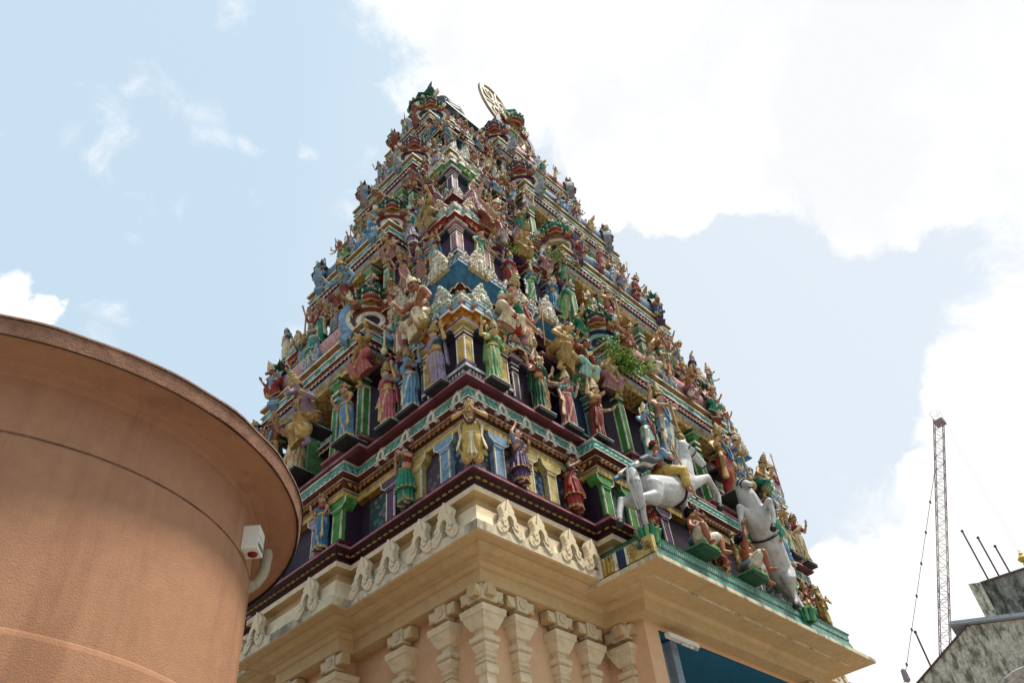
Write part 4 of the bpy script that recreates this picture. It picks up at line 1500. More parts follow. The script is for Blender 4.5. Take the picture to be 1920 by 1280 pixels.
class Statue:
    """Prototype: meshes keyed by part name, in statue space (feet at 0, facing -Y, head top about 0.99)."""

    def __init__(s, key):
        s.key = key
        s.body = MB()
        s.parts = {}

    def p(s, name):
        return s.parts.setdefault(name, MB())

    def finish(s, voxel=.0095):
        s.body_me = fuse(s.body, s.key, voxel)
        s.meshes = {}
        for n, mb in s.parts.items():
            if mb.v:
                s.meshes[n] = mb.mesh(n[0] if isinstance(n, tuple) else n)
        return s


def club(mb, a, b, mat, k=1.0):
    a, b = V(a), V(b)
    mb.tube([a, lerp(a, b, .8)], [.011 * k, .013 * k], mat, 7)
    mb.ball(b, (.042 * k, .042 * k, .048 * k), mat, 12, 9)
    mb.ball(lerp(a, b, .83), (.028 * k, .028 * k, .015 * k), mat, 9, 6)
    mb.ball(a, .018 * k, mat, 8, 6)


def jewels(S, C, k=1.0, mat='gold', arms=()):
    """Necklaces, shoulder pieces and bangles, each a part of its own."""
    C = V(C)
    mb = S.p('necklace') if hasattr(S, 'parts') else S
    for r, dz, yy in ((.052, .070, -.018), (.066, .040, -.034)):
        pts = [C + V((r * k * math.cos(t), yy * k - .045 * k + abs(math.sin(t)) * -.012, dz * k + r * k * .75 * math.sin(t))) for t in [rad(a) for a in range(180, 361, 20)]]
        mb.tube(pts, .0085 * k, mat, 5)
    mb.ball(C + V((0, -.086 * k, .0)), (.018 * k, .012 * k, .024 * k), mat, 7, 5)
    if not hasattr(S, 'parts'):
        return
    for s in (-1, 1):
        S.p(('shoulder_piece', s)).ball(C + V((s * .122 * k, -.02 * k, .078 * k)), (.030 * k, .040 * k, .018 * k), mat, 8, 5)
    for i, (el, wr) in enumerate(arms):
        el, wr = V(el), V(wr)
        d = (wr - el).normalized()
        S.p(('bangle', i)).tube([wr - d * .034, wr - d * .008], [.025 * k, .023 * k], mat, 8)


def standing(key, arms, cloth='sari', hd='tall', turn=0.0, sway=.02, items=(), fem=True, moustache=False, belt=True, bend=0.0, halo=False, big=1.0, blouse=True, hairstyle='bun', chestlean=0.0):
    """arms: list of (side, elbow, wrist, hand_dir[, palm normal])."""
    S = Statue(key)
    b = S.body
    sk = 'skin_tan'
    pel = V((sway, 0, .535))
    ch = V((-sway * .4 + bend, -.008 - chestlean, .735))
    nk = ch + V((bend * .4, -.004, .095))
    hdp = nk + V((bend * .3 + sway * .5, -.012, .088))
    b.ball(pel, (.105 if fem else .095, .075, .085), sk, 14, 10)
    b.tube([pel + V((0, 0, .02)), lerp(pel, ch, .5), ch], [.082, .070 if fem else .078, .086], sk, 12)
    b.ball(ch + V((0, .0, .012)), (.108 if fem else .122, .066, .085), sk, 14, 10)
    if fem:
        for s in (-1, 1):
            b.ball(ch + V((s * .048, -.050, .0)), (.044, .040, .042), sk, 10, 8)
    else:
        for s in (-1, 1):
            b.ball(ch + V((s * .05, -.038, .028)), (.05, .03, .036), sk, 10, 8)
    b.tube([ch + V((0, .008, .06)), nk, lerp(nk, hdp, .5)], [.046, .031, .031], sk, 9)
    head(b, hdp, sk, turn)
    sx = .112 if fem else .128
    for a in arms:
        s, el, wr, d = a[:4]
        sh = ch + V((s * sx, .004, .052))
        b.ball(sh, .040, sk, 8, 6)
        arm(b, sh, el, wr, d, sk, 1.0 if fem else 1.1, a[4] if len(a) > 4 else (0, -1, 0))
    kb = .0
    for s in (-1, 1):
        leg(b, pel + V((s * .052, 0, -.02)), (pel.x * .7 + s * .058, -.022, .29), (s * .06, .01, .045), (s * .075, -.075, .018), sk)
    G = S.p('garment')
    if cloth == 'sari':
        skirt(G, pel + V((0, 0, .095)), (0, 0, .032), [(0, .088, .072), (.14, .118, .094), (.30, .122, .098), (.65, .104, .090), (1, .128, .112)], 'emerald', 'pale_yellow', pleat=12, amp=.0155)
        G.tube([pel + V((.09, .02, .10)), pel + V((.05, -.085, .13)), ch + V((-.0, -.098, -.01)), ch + V((-.06, -.075, .045)), ch + V((-.095, 0, .085)), ch + V((-.09, .075, .02)), ch + V((-.10, .09, -.2)), ch + V((-.11, .085, -.34))], [.03, .038, .045, .04, .036, .042, .05, .05], 'emerald', 9, flat=.42)
        G.tube([pel + V((.10, -.04, .02)), pel + V((.125, -.05, -.10)), pel + V((.13, -.04, -.22)), pel + V((.14, -.04, -.32))], [.02, .035, .04, .045], 'pale_yellow', 9, flat=.35)
    elif cloth == 'dancer':
        skirt(G, pel + V((0, 0, .095)), (0, 0, .03), [(0, .088, .072), (.14, .118, .094), (.35, .128, .108), (.7, .125, .11), (1, .135, .12)], 'emerald', 'pale_yellow', pleat=9, amp=.012)
        skirt(G, pel + V((0, 0, .07)), (0, -.01, .235), [(0, .10, .082), (.3, .135, .11), (1, .172, .15)], 'emerald', 'pale_yellow', pleat=13, amp=.020, band=False, zig=.2)
        G.tube([ch + V((.09, -.02, .06)), ch + V((.02, -.095, .0)), pel + V((-.08, -.07, .12)), pel + V((-.12, -.03, .02)), pel + V((-.16, -.02, -.16))], [.03, .036, .034, .03, .04], 'emerald', 8, flat=.4)
    elif cloth == 'dhoti':
        skirt(G, pel + V((0, 0, .09)), pel + V((0, 0, -.13)), [(0, .092, .074), (.4, .118, .094), (1, .125, .10)], 'emerald', 'pale_yellow', pleat=8, amp=.008, band=False)
        for s in (-1, 1):
            hp, kn, an = pel + V((s * .052, 0, -.03)), V((pel.x * .7 + s * .062, -.022, .29)), V((s * .068, .008, .075))
            pts = [lerp(hp, kn, q / 5) for q in range(5)] + [lerp(kn, an, q / 6) for q in range(7)]
            G.tube(pts, [(.085 - .022 * i / 11) * (1 + .025 * math.sin(i * 1.9)) for i in range(len(pts))], 'emerald', 22, fold=.085, nfold=7)
        # fan of pleats between the legs
        skirt(G, pel + V((0, -.075, .02)), (0, -.06, .055), [(0, .028, .02), (.5, .040, .026), (1, .066, .034)], 'pale_yellow', 'gold', seg=40, pleat=7, amp=.008, band=False, zig=0)
        for s in (-1, 1):
            G.tube([pel + V((s * .10, -.03, .09)), pel + V((s * .145, -.05, .0)), pel + V((s * .13, -.04, -.16)), pel + V((s * .17, -.05, -.33))], [.022, .034, .036, .045], 'pale_yellow', 9, flat=.35)
    if belt:
        G.tube([pel + V((.098 * math.cos(t), .083 * math.sin(t), .085)) for t in [rad(a) for a in range(0, 375, 15)]], .016, 'pale_yellow', 6)
        G.ball(pel + V((0, -.088, .082)), (.03, .016, .026), 'gold', 9, 6)
    if blouse:
        Bz = S.p('blouse')
        Bz.ball(ch + V((0, 0, .008)), (.114 if fem else .127, .072, .076), 'rose', 16, 10)
        if fem:
            for s in (-1, 1):
                Bz.ball(ch + V((s * .048, -.052, .0)), (.047, .043, .045), 'rose', 10, 8)
        for a in arms[:2]:
            sh = ch + V((a[0] * sx, .004, .052))
            Bz.tube([sh, lerp(sh, V(a[1]), .55)], [.046, .044], 'rose', 9)
    jewels(S, ch, 1.0, 'gold', [(a[1], a[2]) for a in arms])
    if not fem:
        S.p('garland').tube([ch + V((.085 * math.cos(t), -.05 - .055 * abs(math.sin(t)) ** .5, .05 + (.06 * math.sin(t) if math.sin(t) > 0 else .26 * math.sin(t)))) for t in [rad(a) for a in range(170, 371, 12)]], .018, 'rose', 7)
    S.parts['face'] = face_paint(hdp, turn, 1.0, moustache)
    if hd in ('tall', 'low'):
        S.parts['crown'] = crown(hdp, turn, 1.12, 'gold', hd)
        if halo:
            S.parts['crown'].ball(hdp + V((0, .055, .03)), (.115, .012, .125), 'gold', 18, 8)
    S.parts['hair'] = hair(hdp, turn, 1.0, hairstyle if hd == 'hair' else 'plain')
    for it in items:
        I = S.p((it[0], items.index(it)))
        if it[0] == 'club':
            club(I, it[1], it[2], 'gold', it[3] if len(it) > 3 else 1.0)
        elif it[0] == 'lotus':
            I.tube([V(it[1]) + V((0, 0, -.05)), it[1]], .006, 'dark_green', 5)
            I.ball(V(it[1]) + V((0, 0, .02)), (.024, .024, .032), it[2] if len(it) > 2 else 'rose', 8, 6)
            for a in range(6):
                I.tube([V(it[1]), V(it[1]) + V((.03 * math.cos(a), .03 * math.sin(a), .03))], [.012, .004], it[2] if len(it) > 2 else 'rose', 5)
        elif it[0] == 'disc':
            I.ball(it[1], (.042, .012, .042), 'gold', 14, 6)
            I.ball(V(it[1]) + V((0, -.01, 0)), (.018, .012, .018), 'brick_red', 8, 5)
        elif it[0] in ('spear', 'staff', 'bow', 'trident', 'axe', 'snake'):
            a, c = V(it[1]), V(it[2])
            if it[0] == 'bow':
                mid = lerp(a, c, .5) + V((it[3], -.02, 0))
                I.tube([a, lerp(a, mid, .5) + V((it[3] * .25, 0, 0)), mid, lerp(mid, c, .5) + V((it[3] * .25, 0, 0)), c], [.006, .012, .014, .012, .006], 'ochre', 6)
            else:
                I.tube([a, c], .010, 'ochre', 6)
                d = (c - a).normalized()
                if it[0] == 'spear':
                    I.tube([c, c + d * .05, c + d * .11], [.012, .026, .003], 'pale_grey', 6)
                elif it[0] == 'trident':
                    for s in (-1, 0, 1):
                        I.tube([c, c + d * .03 + V((s * .035, 0, 0)), c + d * .12 + V((s * .03, 0, 0))], [.009, .009, .003], 'pale_grey', 5)
                    I.tube([c + V((-.035, 0, .03)), c + V((.035, 0, .03))], .008, 'pale_grey', 5)
                elif it[0] == 'axe':
                    I.ball(c + V((.03, 0, 0)), (.035, .008, .045), 'pale_grey', 8, 6)
                elif it[0] == 'snake':
                    I.ball(c, (.03, .015, .04), 'dark_green', 8, 6)
    return S.finish()


def seated(key, arms, hd='tall', turn=0.0, lean=0.0, hang=1, fem=False, moustache=False, kind='human', drape=True, throne=False, hairstyle='bun', blouse=False, big_knee=.16):
    """Seated on a ledge: one shin hanging, the other leg folded across; origin at the seat front."""
    S = Statue(key)
    b = S.body
    sk = 'skin_tan'
    pel = V((0, .02, .10))
    ch = V((lean, -.01 - abs(lean) * .2, .335))
    nk = ch + V((lean * .25, -.006, .098))
    hdp = nk + V((lean * .25, -.018, .090))
    b.ball(pel, (.125, .10, .09), sk, 14, 10)
    b.tube([pel, lerp(pel, ch, .5), ch], [.092, .084, .095], sk, 12)
    b.ball(ch + V((0, 0, .012)), (.125, .072, .09), sk, 14, 10)
    for s in (-1, 1):
        if fem:
            b.ball(ch + V((s * .05, -.055, .0)), (.046, .042, .044), sk, 10, 8)
        else:
            b.ball(ch + V((s * .052, -.045, .028)), (.055, .034, .04), sk, 10, 8)
    b.tube([ch + V((0, .008, .06)), nk, lerp(nk, hdp, .5)], [.05, .035, .034], sk, 9)
    head(b, hdp, sk, turn, 1.08, kind)
    for a in arms:
        s, el, wr, d = a[:4]
        sh = ch + V((s * .130, .004, .055))
        b.ball(sh, .046, sk, 8, 6)
        arm(b, sh, el, wr, d, sk, 1.15, a[4] if len(a) > 4 else (0, -1, 0))
    h = hang
    leg(b, (h * .07, -.03, .09), (h * .10, -.23, .11), (h * .09, -.20, -.20), (h * .10, -.29, -.22), sk, 1.15)
    leg(b, (-h * .07, -.03, .09), (-h * .25, -.17, .13), (-h * .02, -.22, .07), (h * .07, -.25, .07), sk, 1.15)
    G = S.p('garment')
    cl = 'emerald'
    if drape:
        for kn, hp in ((V((h * .10, -.23, .11)), V((h * .07, -.03, .10))), (V((-h * .25, -.17, .13)), V((-h * .07, -.03, .10)))):
            pts = [lerp(hp, kn, q / 7) for q in range(8)]
            G.tube([lerp(hp, kn, q / 15) for q in range(16)], [(.090 - .026 * i / 15) * (1 + .022 * math.sin(i * 1.75)) for i in range(16)], cl, 28, fold=.065, nfold=8)
        an = V((h * .09, -.20, -.17))
        kn = V((h * .10, -.23, .11))
        pts = [lerp(kn, an, q / 7) for q in range(8)]
        G.tube([lerp(kn, an, q / 15) for q in range(9)], [.066 + .024 * i / 8 for i in range(9)], cl, 26, fold=.10, nfold=7)
        G.tube([lerp(kn, an, .52), lerp(kn, an, .57)], [.092, .094], 'pale_yellow', 18, fold=.10, nfold=7)
        kn, an = V((-h * .25, -.17, .13)), V((-h * .03, -.22, .07))
        pts = [lerp(kn, an, q / 6) for q in range(7)]
        G.tube([lerp(kn, an, q / 13) for q in range(13)], [(.068 - .012 * i / 13) * (1 + .022 * math.sin(i * 1.9)) for i in range(13)], cl, 24, fold=.08, nfold=8)
        G.tube([lerp(kn, an, .84), lerp(kn, an, .93)], [.060, .060], 'pale_yellow', 14)
        # cloth hanging over the lap edge in swags
        skirt(G, (-h * .07, -.19, .12), (-h * .07, -.20, -.12), [(0, .06, .04), (.3, .14, .06), (1, .17, .07)], cl, 'pale_yellow', seg=60, pleat=9, amp=.016, band=False, zig=2.2)
    G.tube([pel + V((.115 * math.cos(t), .10 * math.sin(t), .06)) for t in [rad(a) for a in range(0, 375, 15)]], .02, 'pale_yellow', 6)
    G.ball(pel + V((0, -.105, .062)), (.036, .02, .032), 'gold', 9, 6)
    G.tube([ch + V((.10, -.02, .085)), ch + V((.03, -.085, .02)), lerp(pel, ch, .5) + V((-.06, -.085, 0)), pel + V((-.11, -.03, .07))], [.02, .026, .024, .02], 'pale_yellow', 8, flat=.45)
    if blouse:
        Bz = S.p('blouse')
        Bz.ball(ch + V((0, 0, .008)), (.131, .079, .085), 'rose', 16, 10)
        for a in arms[:2]:
            sh = ch + V((a[0] * .130, .004, .055))
            Bz.tube([sh, lerp(sh, V(a[1]), .6)], [.052, .049], 'rose', 9)
        if fem:
            for s in (-1, 1):
                Bz.ball(ch + V((s * .05, -.057, .0)), (.049, .045, .047), 'rose', 10, 8)
    jewels(S, ch, 1.12, 'gold', [(a[1], a[2]) for a in arms])
    if kind == 'human':
        S.parts['face'] = face_paint(hdp, turn, 1.08, moustache)
    else:
        F = S.p('face')
        for s in (-1, 1):
            F.tube([hdp + V((s * .03, -.13, -.05)), hdp + V((s * .055, -.14, -.02)), hdp + V((s * .05, -.13, .015))], [.010, .009, .003], 'ivory', 6)
            F.ball(hdp + V((s * .035, -.062, .015)), .011, 'white', 7, 5)
            F.ball(hdp + V((s * .036, -.072, .015)), .006, 'black', 6, 5)
        F.ball(hdp + V((0, -.155, -.045)), (.03, .012, .026), 'dusty_pink', 9, 6)
    if hd in ('tall', 'low'):
        S.parts['crown'] = crown(hdp, turn, 1.22, 'gold', hd)
    S.parts['hair'] = hair(hdp, turn, 1.08, hairstyle if hd == 'hair' else 'plain')
    return S.finish(.0105)


PROTO = {}
up_r = (-1, (-.21, -.03, .72), (-.22, -.10, .90), (.0, -.1, 1))
up_l = (1, (.21, -.03, .72), (.22, -.10, .90), (.0, -.1, 1))
low_r = (-1, (-.20, -.04, .66), (-.20, -.18, .63), (-.2, -1, .25), (0, 0, 1))
low_l = (1, (.20, -.04, .66), (.20, -.18, .63), (.2, -1, .25), (0, 0, 1))
hip_l = (1, (.25, .0, .66), (.12, -.03, .58), (-.6, -.2, -.4))
hang_l = (1, (.175, .01, .65), (.19, -.04, .49), (.1, -.2, -1))
hang_r = (-1, (-.175, .01, .65), (-.19, -.04, .49), (-.1, -.2, -1))
chest_r = (-1, (-.20, -.05, .66), (-.06, -.14, .70), (.7, -.2, .5))
back_r = (-1, (-.22, .03, .76), (-.25, -.02, .93), (-.1, -.1, 1))
back_l = (1, (.22, .03, .76), (.25, -.02, .93), (.1, -.1, 1))
PROTO['lotus_goddess'] = standing('statue_lotus_goddess', [up_r, hang_l], items=[('lotus', (-.22, -.14, .985))], sway=.025, turn=.25)
PROTO['four_armed_goddess'] = standing('statue_four_armed_goddess', [low_r, low_l, back_r, back_l], items=[('lotus', (-.25, -.04, 1.01)), ('lotus', (.25, -.04, 1.01))], sway=-.02, turn=-.2, halo=True)
PROTO['blessing_goddess'] = standing('statue_blessing_goddess', [(-1, (-.19, -.05, .68), (-.17, -.15, .80), (0, -.1, 1)), hip_l], hd='low', sway=.03, turn=.35)
PROTO['guardian'] = standing('statue_guardian', [(-1, (-.22, -.05, .68), (-.14, -.19, .66), (.4, -.3, -.5)), (1, (.23, -.02, .70), (.24, -.13, .82), (.1, -.2, 1)), back_r, (1, (.24, .04, .74), (.33, -.02, .62), (.5, -.2, -.7))],
                             cloth='dhoti', fem=False, moustache=True, items=[('club', (-.13, -.21, .68), (-.13, -.24, .13), 1.35), ('disc', (-.25, -.03, 1.02))], sway=.03, turn=.3, halo=True, blouse=False)
PROTO['dancer'] = standing('statue_dancer', [(-1, (-.20, -.02, .86), (-.10, -.05, 1.04), (.3, -.1, 1)), (1, (.20, -.06, .70), (.06, -.17, .72), (-.8, -.2, .2))], cloth='dancer', hd='hair', sway=.04, bend=-.02, turn=.4)
PROTO['flute_dancer'] = standing('statue_flute_dancer', [(-1, (-.19, -.06, .68), (-.05, -.15, .80), (.6, -.3, .4)), (1, (.22, -.05, .72), (.14, -.17, .78), (-.4, -.3, .4))], cloth='dancer', hd='hair', sway=-.035, bend=.02, turn=-.35)
PROTO['musician'] = standing('statue_musician', [(-1, (-.20, -.05, .66), (-.10, -.17, .64), (.7, -.3, -.2)), (1, (.21, -.04, .70), (.17, -.16, .78), (-.2, -.3, .8))], cloth='dhoti', hd='low', fem=False, sway=.02, turn=-.3, items=[('staff', (-.14, -.20, .58), (.26, -.19, .90))], blouse=True)
PROTO['worshipper'] = standing('statue_worshipper', [(-1, (-.205, -.07, .66), (-.045, -.16, .70), (.42, -.35, .75), (1, 0, 0)), (1, (.205, -.07, .66), (.045, -.16, .70), (-.42, -.35, .75), (-1, 0, 0))], cloth='dhoti', hd='hair', fem=False, sway=0, turn=0, blouse=True)
PROTO['fierce_goddess'] = standing('statue_fierce_goddess', [(-1, (-.19, -.02, .90), (-.12, -.04, 1.10), (.1, 0, 1)), (1, (.22, -.04, .68), (.24, -.18, .60), (.2, -1, -.2)), (1, (.24, .02, .78), (.33, -.04, .92), (.2, -.1, 1)), (1, (.25, .03, .70), (.38, -.06, .74), (1, -.2, .1)),
                                   (-1, (-.24, .02, .74), (-.34, -.04, .80), (-.6, -.1, .8)), (-1, (-.23, .0, .66), (-.32, -.10, .56), (-.5, -.6, -.3))],
                                   hd='low', sway=.03, turn=.3, items=[('spear', (-.10, -.06, .75), (-.13, -.06, 1.22)), ('axe', (.33, -.05, .84), (.33, -.05, 1.03)), ('snake', (-.34, -.05, .78), (-.36, -.06, .93))], halo=True)
PROTO['archer'] = standing('statue_archer', [(-1, (-.24, -.04, .80), (-.38, -.10, .88), (-1, -.1, .3)), (1, (.22, -.03, .82), (.08, -.12, .84), (-.9, -.2, .1))], cloth='dhoti', hd='low', fem=False, sway=.02, turn=-.5, items=[('bow', (-.36, -.12, .52), (-.36, -.12, 1.22), -.09)], blouse=False, bend=.02)
PROTO['trident_god'] = standing('statue_trident_god', [(-1, (-.20, -.05, .68), (-.20, -.18, .76), (0, -.2, 1)), hang_l, back_r, back_l], cloth='dhoti', hd='tall', fem=False, sway=-.02, turn=.2, items=[('trident', (-.20, -.21, .12), (-.20, -.21, 1.02)), ('disc', (.25, -.03, 1.02))], blouse=False)
PROTO['seated_god'] = seated('statue_seated_god', [(-1, (-.24, -.05, .26), (-.20, -.18, .34), (.1, -.2, 1)), (1, (.24, -.05, .24), (.20, -.20, .18), (-.2, -.6, -.2))], hd='tall', turn=.3)
PROTO['seated_goddess'] = seated('statue_seated_goddess', [(-1, (-.23, -.04, .28), (-.20, -.16, .40), (0, -.1, 1)), (1, (.23, -.05, .25), (.08, -.20, .22), (-.8, -.4, .1))], hd='low', turn=-.3, fem=True, blouse=True, hang=-1)
PROTO['reaching_giant'] = seated('statue_reaching_giant', [(-1, (-.30, -.02, .42), (-.36, -.05, .62), (-.1, 0, 1)), (1, (.27, -.07, .24), (.24, -.20, .14), (0, -.5, -.6))], hd='low', turn=.35, lean=.05, moustache=True)
PROTO['green_archer'] = seated('statue_green_archer', [(-1, (-.24, -.08, .26), (-.14, -.17, .34), (.6, -.2, .5)), (1, (.30, -.05, .28), (.52, -.10, .22), (1, -.1, -.1))], hd='tall', turn=.45, lean=-.02, blouse=True)
PROTO['waving_woman'] = seated('statue_waving_woman', [(-1, (-.25, -.05, .24), (-.14, -.18, .22), (.7, -.4, .2)), (1, (.30, -.05, .36), (.40, -.12, .48), (.3, -.1, 1))], hd='hair', turn=-.2, lean=.05, fem=True, blouse=True, hang=-1)
PROTO['boar_god'] = seated('statue_boar_god', [(-1, (-.25, -.05, .26), (-.20, -.20, .20), (0, -.6, -.3)), (1, (.25, -.05, .26), (.22, -.18, .38), (0, -.2, 1))], hd='tall', kind='boar', turn=.2)


def dwarf_proto(key, arm_up):
    """Stout bare-chested figure sitting with knees apart, curly hair, moustache."""
    S = Statue(key)
    b = S.body
    sk = 'skin_copper'
    b.ball((0, .0, .10), (.16, .13, .11), sk, 14, 10)
    b.ball((0, -.02, .20), (.15, .125, .12), sk, 14, 10)
    b.ball((0, 0, .33), (.155, .10, .11), sk, 14, 10)
    for s in (-1, 1):
        b.ball((s * .06, -.075, .335), (.065, .04, .05), sk, 10, 8)
    b.tube([(0, 0, .40), (0, -.01, .46)], [.055, .05], sk, 9)
    head(b, (0, -.02, .535), sk, .25, 1.3)
    A = [(-1, (-.25, -.02, .25), (-.19, -.16, .14), (.3, -.5, -.6)), (1, (.27, -.03, .26), (.24, -.16, .15), (0, -.5, -.6))]
    if arm_up:
        A[0] = (-1, (-.26, -.03, .48), (-.22, -.06, .68), (.1, 0, 1))
    for s, el, wr, d in A:
        sh = V((s * .155, 0, .385))
        b.ball(sh, .056, sk, 8, 6)
        arm(b, sh, el, wr, d, sk, 1.4)
    for s in (-1, 1):
        leg(b, (s * .08, -.04, .09), (s * .27, -.22, .17), (s * .20, -.24, -.10), (s * .26, -.33, -.13), sk, 1.35)
    G = S.p('garment')
    G.tube([(.165 * math.cos(t), .135 * math.sin(t), .105) for t in [rad(a) for a in range(0, 375, 15)]], .035, 'sky_blue', 8)
    skirt(G, (0, -.10, .13), (0, -.13, -.03), [(0, .07, .03), (1, .10, .035)], 'sky_blue', 'ivory', seg=40, pleat=6, amp=.01, band=False)
    for s in (-1, 1):
        G.tube([lerp(V((s * .08, -.04, .09)), V((s * .27, -.22, .17)), q / 4) for q in range(4)], [.11, .115, .105, .10], 'ivory', 16, fold=.04, nfold=7)
    jewels(S, V((0, -.03, .33)), 1.35, 'gold', [(a[1], a[2]) for a in A])
    S.parts['face'] = face_paint((0, -.02, .535), .25, 1.3, True)
    S.parts['hair'] = hair((0, -.02, .535), .25, 1.3, 'curly')
    if arm_up:
        club(S.p('club'), (-.38, -.08, .72), (.20, -.14, .80), 'gold', 1.2)
    return S.finish(.012)


PROTO['dwarf'] = dwarf_proto('statue_dwarf', False)
PROTO['dwarf_club'] = dwarf_proto('statue_dwarf_with_club', True)

STAT_N = {}


def place(kind, pos, rz=0.0, s=1.0, skin='skin_tan', cloth='emerald', trim='pale_yellow', top='rose', gold='gold', mirror=False, label='', group='painted statues on the temple tower', name=None, tilt=0.0, skip=()):
    """Copy of a prototype with its own colours; one top-level statue with its parts."""
    P = PROTO[kind]
    nm = name or {'dwarf': 'dwarf_statue', 'dwarf_club': 'dwarf_statue', 'guardian': 'guardian_statue', 'dancer': 'dancer_statue', 'flute_dancer': 'dancer_statue', 'worshipper': 'worshipper_statue', 'musician': 'musician_statue', 'archer': 'archer_statue'}.get(kind, 'goddess_statue' if 'goddess' in kind or 'woman' in kind else 'god_statue')
    root = bpy.data.objects.new(nm, P.body_me)
    COL.objects.link(root)
    root.location = pos
    root.rotation_euler = (tilt, 0, rz)
    root.scale = (-s if mirror else s, s, s)
    sl = root.material_slots[0]
    sl.link = 'OBJECT'
    sl.material = MATS[skin]
    swap = {'emerald': cloth, 'pale_yellow': trim, 'rose': top, 'gold': gold}
    for n, me in P.meshes.items():
        if n in skip:
            continue
        c = bpy.data.objects.new(n[0] if isinstance(n, tuple) else n, me)
        COL.objects.link(c)
        c.parent = root
        for q in c.material_slots:
            k = q.material.name
            if k in swap and swap[k] != k:
                q.link = 'OBJECT'
                q.material = MATS[swap[k]]
    tag(root, label, 'statue', group)
    return root

RW, RD = TW, TD
TW, TD = 8.6, 5.6
# ------------------------------------------------------------------ entrance canopy (part of the gate tower)
X0, X1, YF = 2.0, 7.52, -.84
cp = MB()
cpl = [(X0, YF), (X1, YF), (X1, .4), (X0, .4)]
cp.ring(cpl, [(-.50, 5.90), (-.30, 5.905), (-.29, 5.925), (0, 5.925), (0.005, 5.935), (0.005, 5.985), (-.01, 5.995)], ['cream_plaster', 'cream_sill', 'cream_plaster', 'cream_sill', 'cream_sill', 'cream_sill'], None, 'cream_plaster')
cp.ring(cpl, [(-.01, 5.995), (-.09, 6.03), (-.16, 6.08), (-.19, 6.245)], ['cream_sill', 'dusty_pink', 'teal'])
cp.ring(cpl, [(-.19, 6.245), (-.20, 6.27), (-.20, 6.37), (-.17, 6.375), (-.17, 6.40), (-.26, 6.41)], ['dusty_pink', 'emerald', 'pale_teal', 'dark_green', 'dark_green'], 'dark_green')
dentils(cp, cpl, -.20, 6.285, 6.355, .022, .022, .018, 'pale_teal', lambda c, u: u.y < -.5 or u.x < -.5)
canopy = part(cp, 'entrance_canopy')
side = MB()
for y0_, y1_, c_ in ((.36, .02, 'brick_red'), (.02, -.06, 'ivory'), (-.06, -.24, 'ochre'), (-.24, -.30, 'ivory'), (-.30, -.42, 'navy'), (-.42, -.46, 'ivory'), (-.46, -.83, 'pale_yellow')):
    side.box(X0 - .004, X0 + .06, y1_ + .002, y0_ - .002, 6.005, 6.225, c_)
for i in range(5):
    for j in range(3):
        side.tube([(X0 - .004, .31 - i * .065 - (j % 2) * .03, 6.21 - j * .07), (X0 - .012, .31 - i * .065 - (j % 2) * .03, 6.15 - j * .07)], [.03, .010], 'red', 6)
for y in (-.10, -.16, -.21):
    side.tube([(X0 - .006, y, 6.02), (X0 - .012, y - .02, 6.12), (X0 - .006, y, 6.21)], [.02, .026, .012], 'yellow', 6)
for i in range(9):
    a = rad(-20 + 27 * i)
    side.tube([(X0 - .004, -.64 + .07 * math.cos(a), 6.10 + .06 * math.sin(a)), (X0 - .010, -.64 + .15 * math.cos(a), 6.10 + .10 * math.sin(a))], [.022, .014], 'gold', 6)
part(side, 'painted_side', canopy)
gem = MB()
gem.ball((X0 + .01, -.66, 6.16), (.035, .07, .075), 'dark_teal', 12, 8)
part(gem, 'painted_boss', canopy)


def lotus_seat(x, y, z, r=.12, h=.17):
    m = MB()
    m.lathe((x, y, z), [(r * .8, 0), (r * .7, h * .3), (r * .85, h * .6), (r * 1.05, h)], 'dark_green', 16)
    for k in range(12):
        a = 2 * PI * k / 12
        u = V((math.cos(a), math.sin(a), 0))
        m.tube([V((x, y, z)) + u * r * .75, V((x, y, z + h * .55)) + u * r * .86, V((x, y, z + h * .92)) + u * r * 1.08, V((x, y, z + h * .98)) + u * r * 1.28], [.028, .03, .03, .012], 'leaf_green' if k % 2 else 'emerald', 7)
    return part(m, 'lotus_pedestal', canopy)


lotus_seat(2.18, -.68, 6.22, .13, .16)
lotus_seat(5.95, -.68, 6.24, .13, .15)
for x in (3.28, 4.46):
    m = MB()
    m.box(x - .20, x + .20, -.88, -.55, 6.40, 6.45, 'dark_green')
    m.box(x - .17, x + .17, -.90, -.55, 6.45, 6.49, 'leaf_green')
    part(m, 'seat_block', canopy)

# steel gate frame and lamp inside the entrance
gt = MB()
gt.box(3.24, 3.36, .18, .30, 0, 5.62, 'steel_blue')
gt.box(3.36, 3.50, .08, .30, 0, 5.62, 'steel_blue')
gf = empty('gate_frame', (3.43, .22, 0), 'tall blue-grey steel gate post standing inside the entrance opening', 'gate frame')
gt.build('post', gf, (3.43, .22, 0))
gb = MB()
gb.box(3.50, BF1 - 1.3, 1.2, 1.3, 2.5, 2.6, 'steel_blue')
gb.box(BF1 - 1.3, BF1 - 1.18, .10, 1.3, 0, 5.6, 'steel_blue')
gb.build('crossbar', gf, (3.43, .22, 0))
lt = empty('tube_lamp', (3.38, -.08, 5.5), 'white tube lamp fitting fixed beside the pillar under the canopy', 'lamp')
m = MB()
m.box(3.06, 3.70, -.12, -.05, 5.53, 5.585, 'box_white')
m.build('housing', lt, (3.38, -.08, 5.5))
m = MB()
m.tube([(3.36, -.085, 5.515), (3.68, -.085, 5.515)], .017, 'ivory', 8)
m.build('tube', lt, (3.38, -.08, 5.5))

# ------------------------------------------------------------------ statues: lowest storey and canopy
def on(face, s, out, z):
    p = fpt(face, s, out, z)
    return (p.x, p.y, p.z)


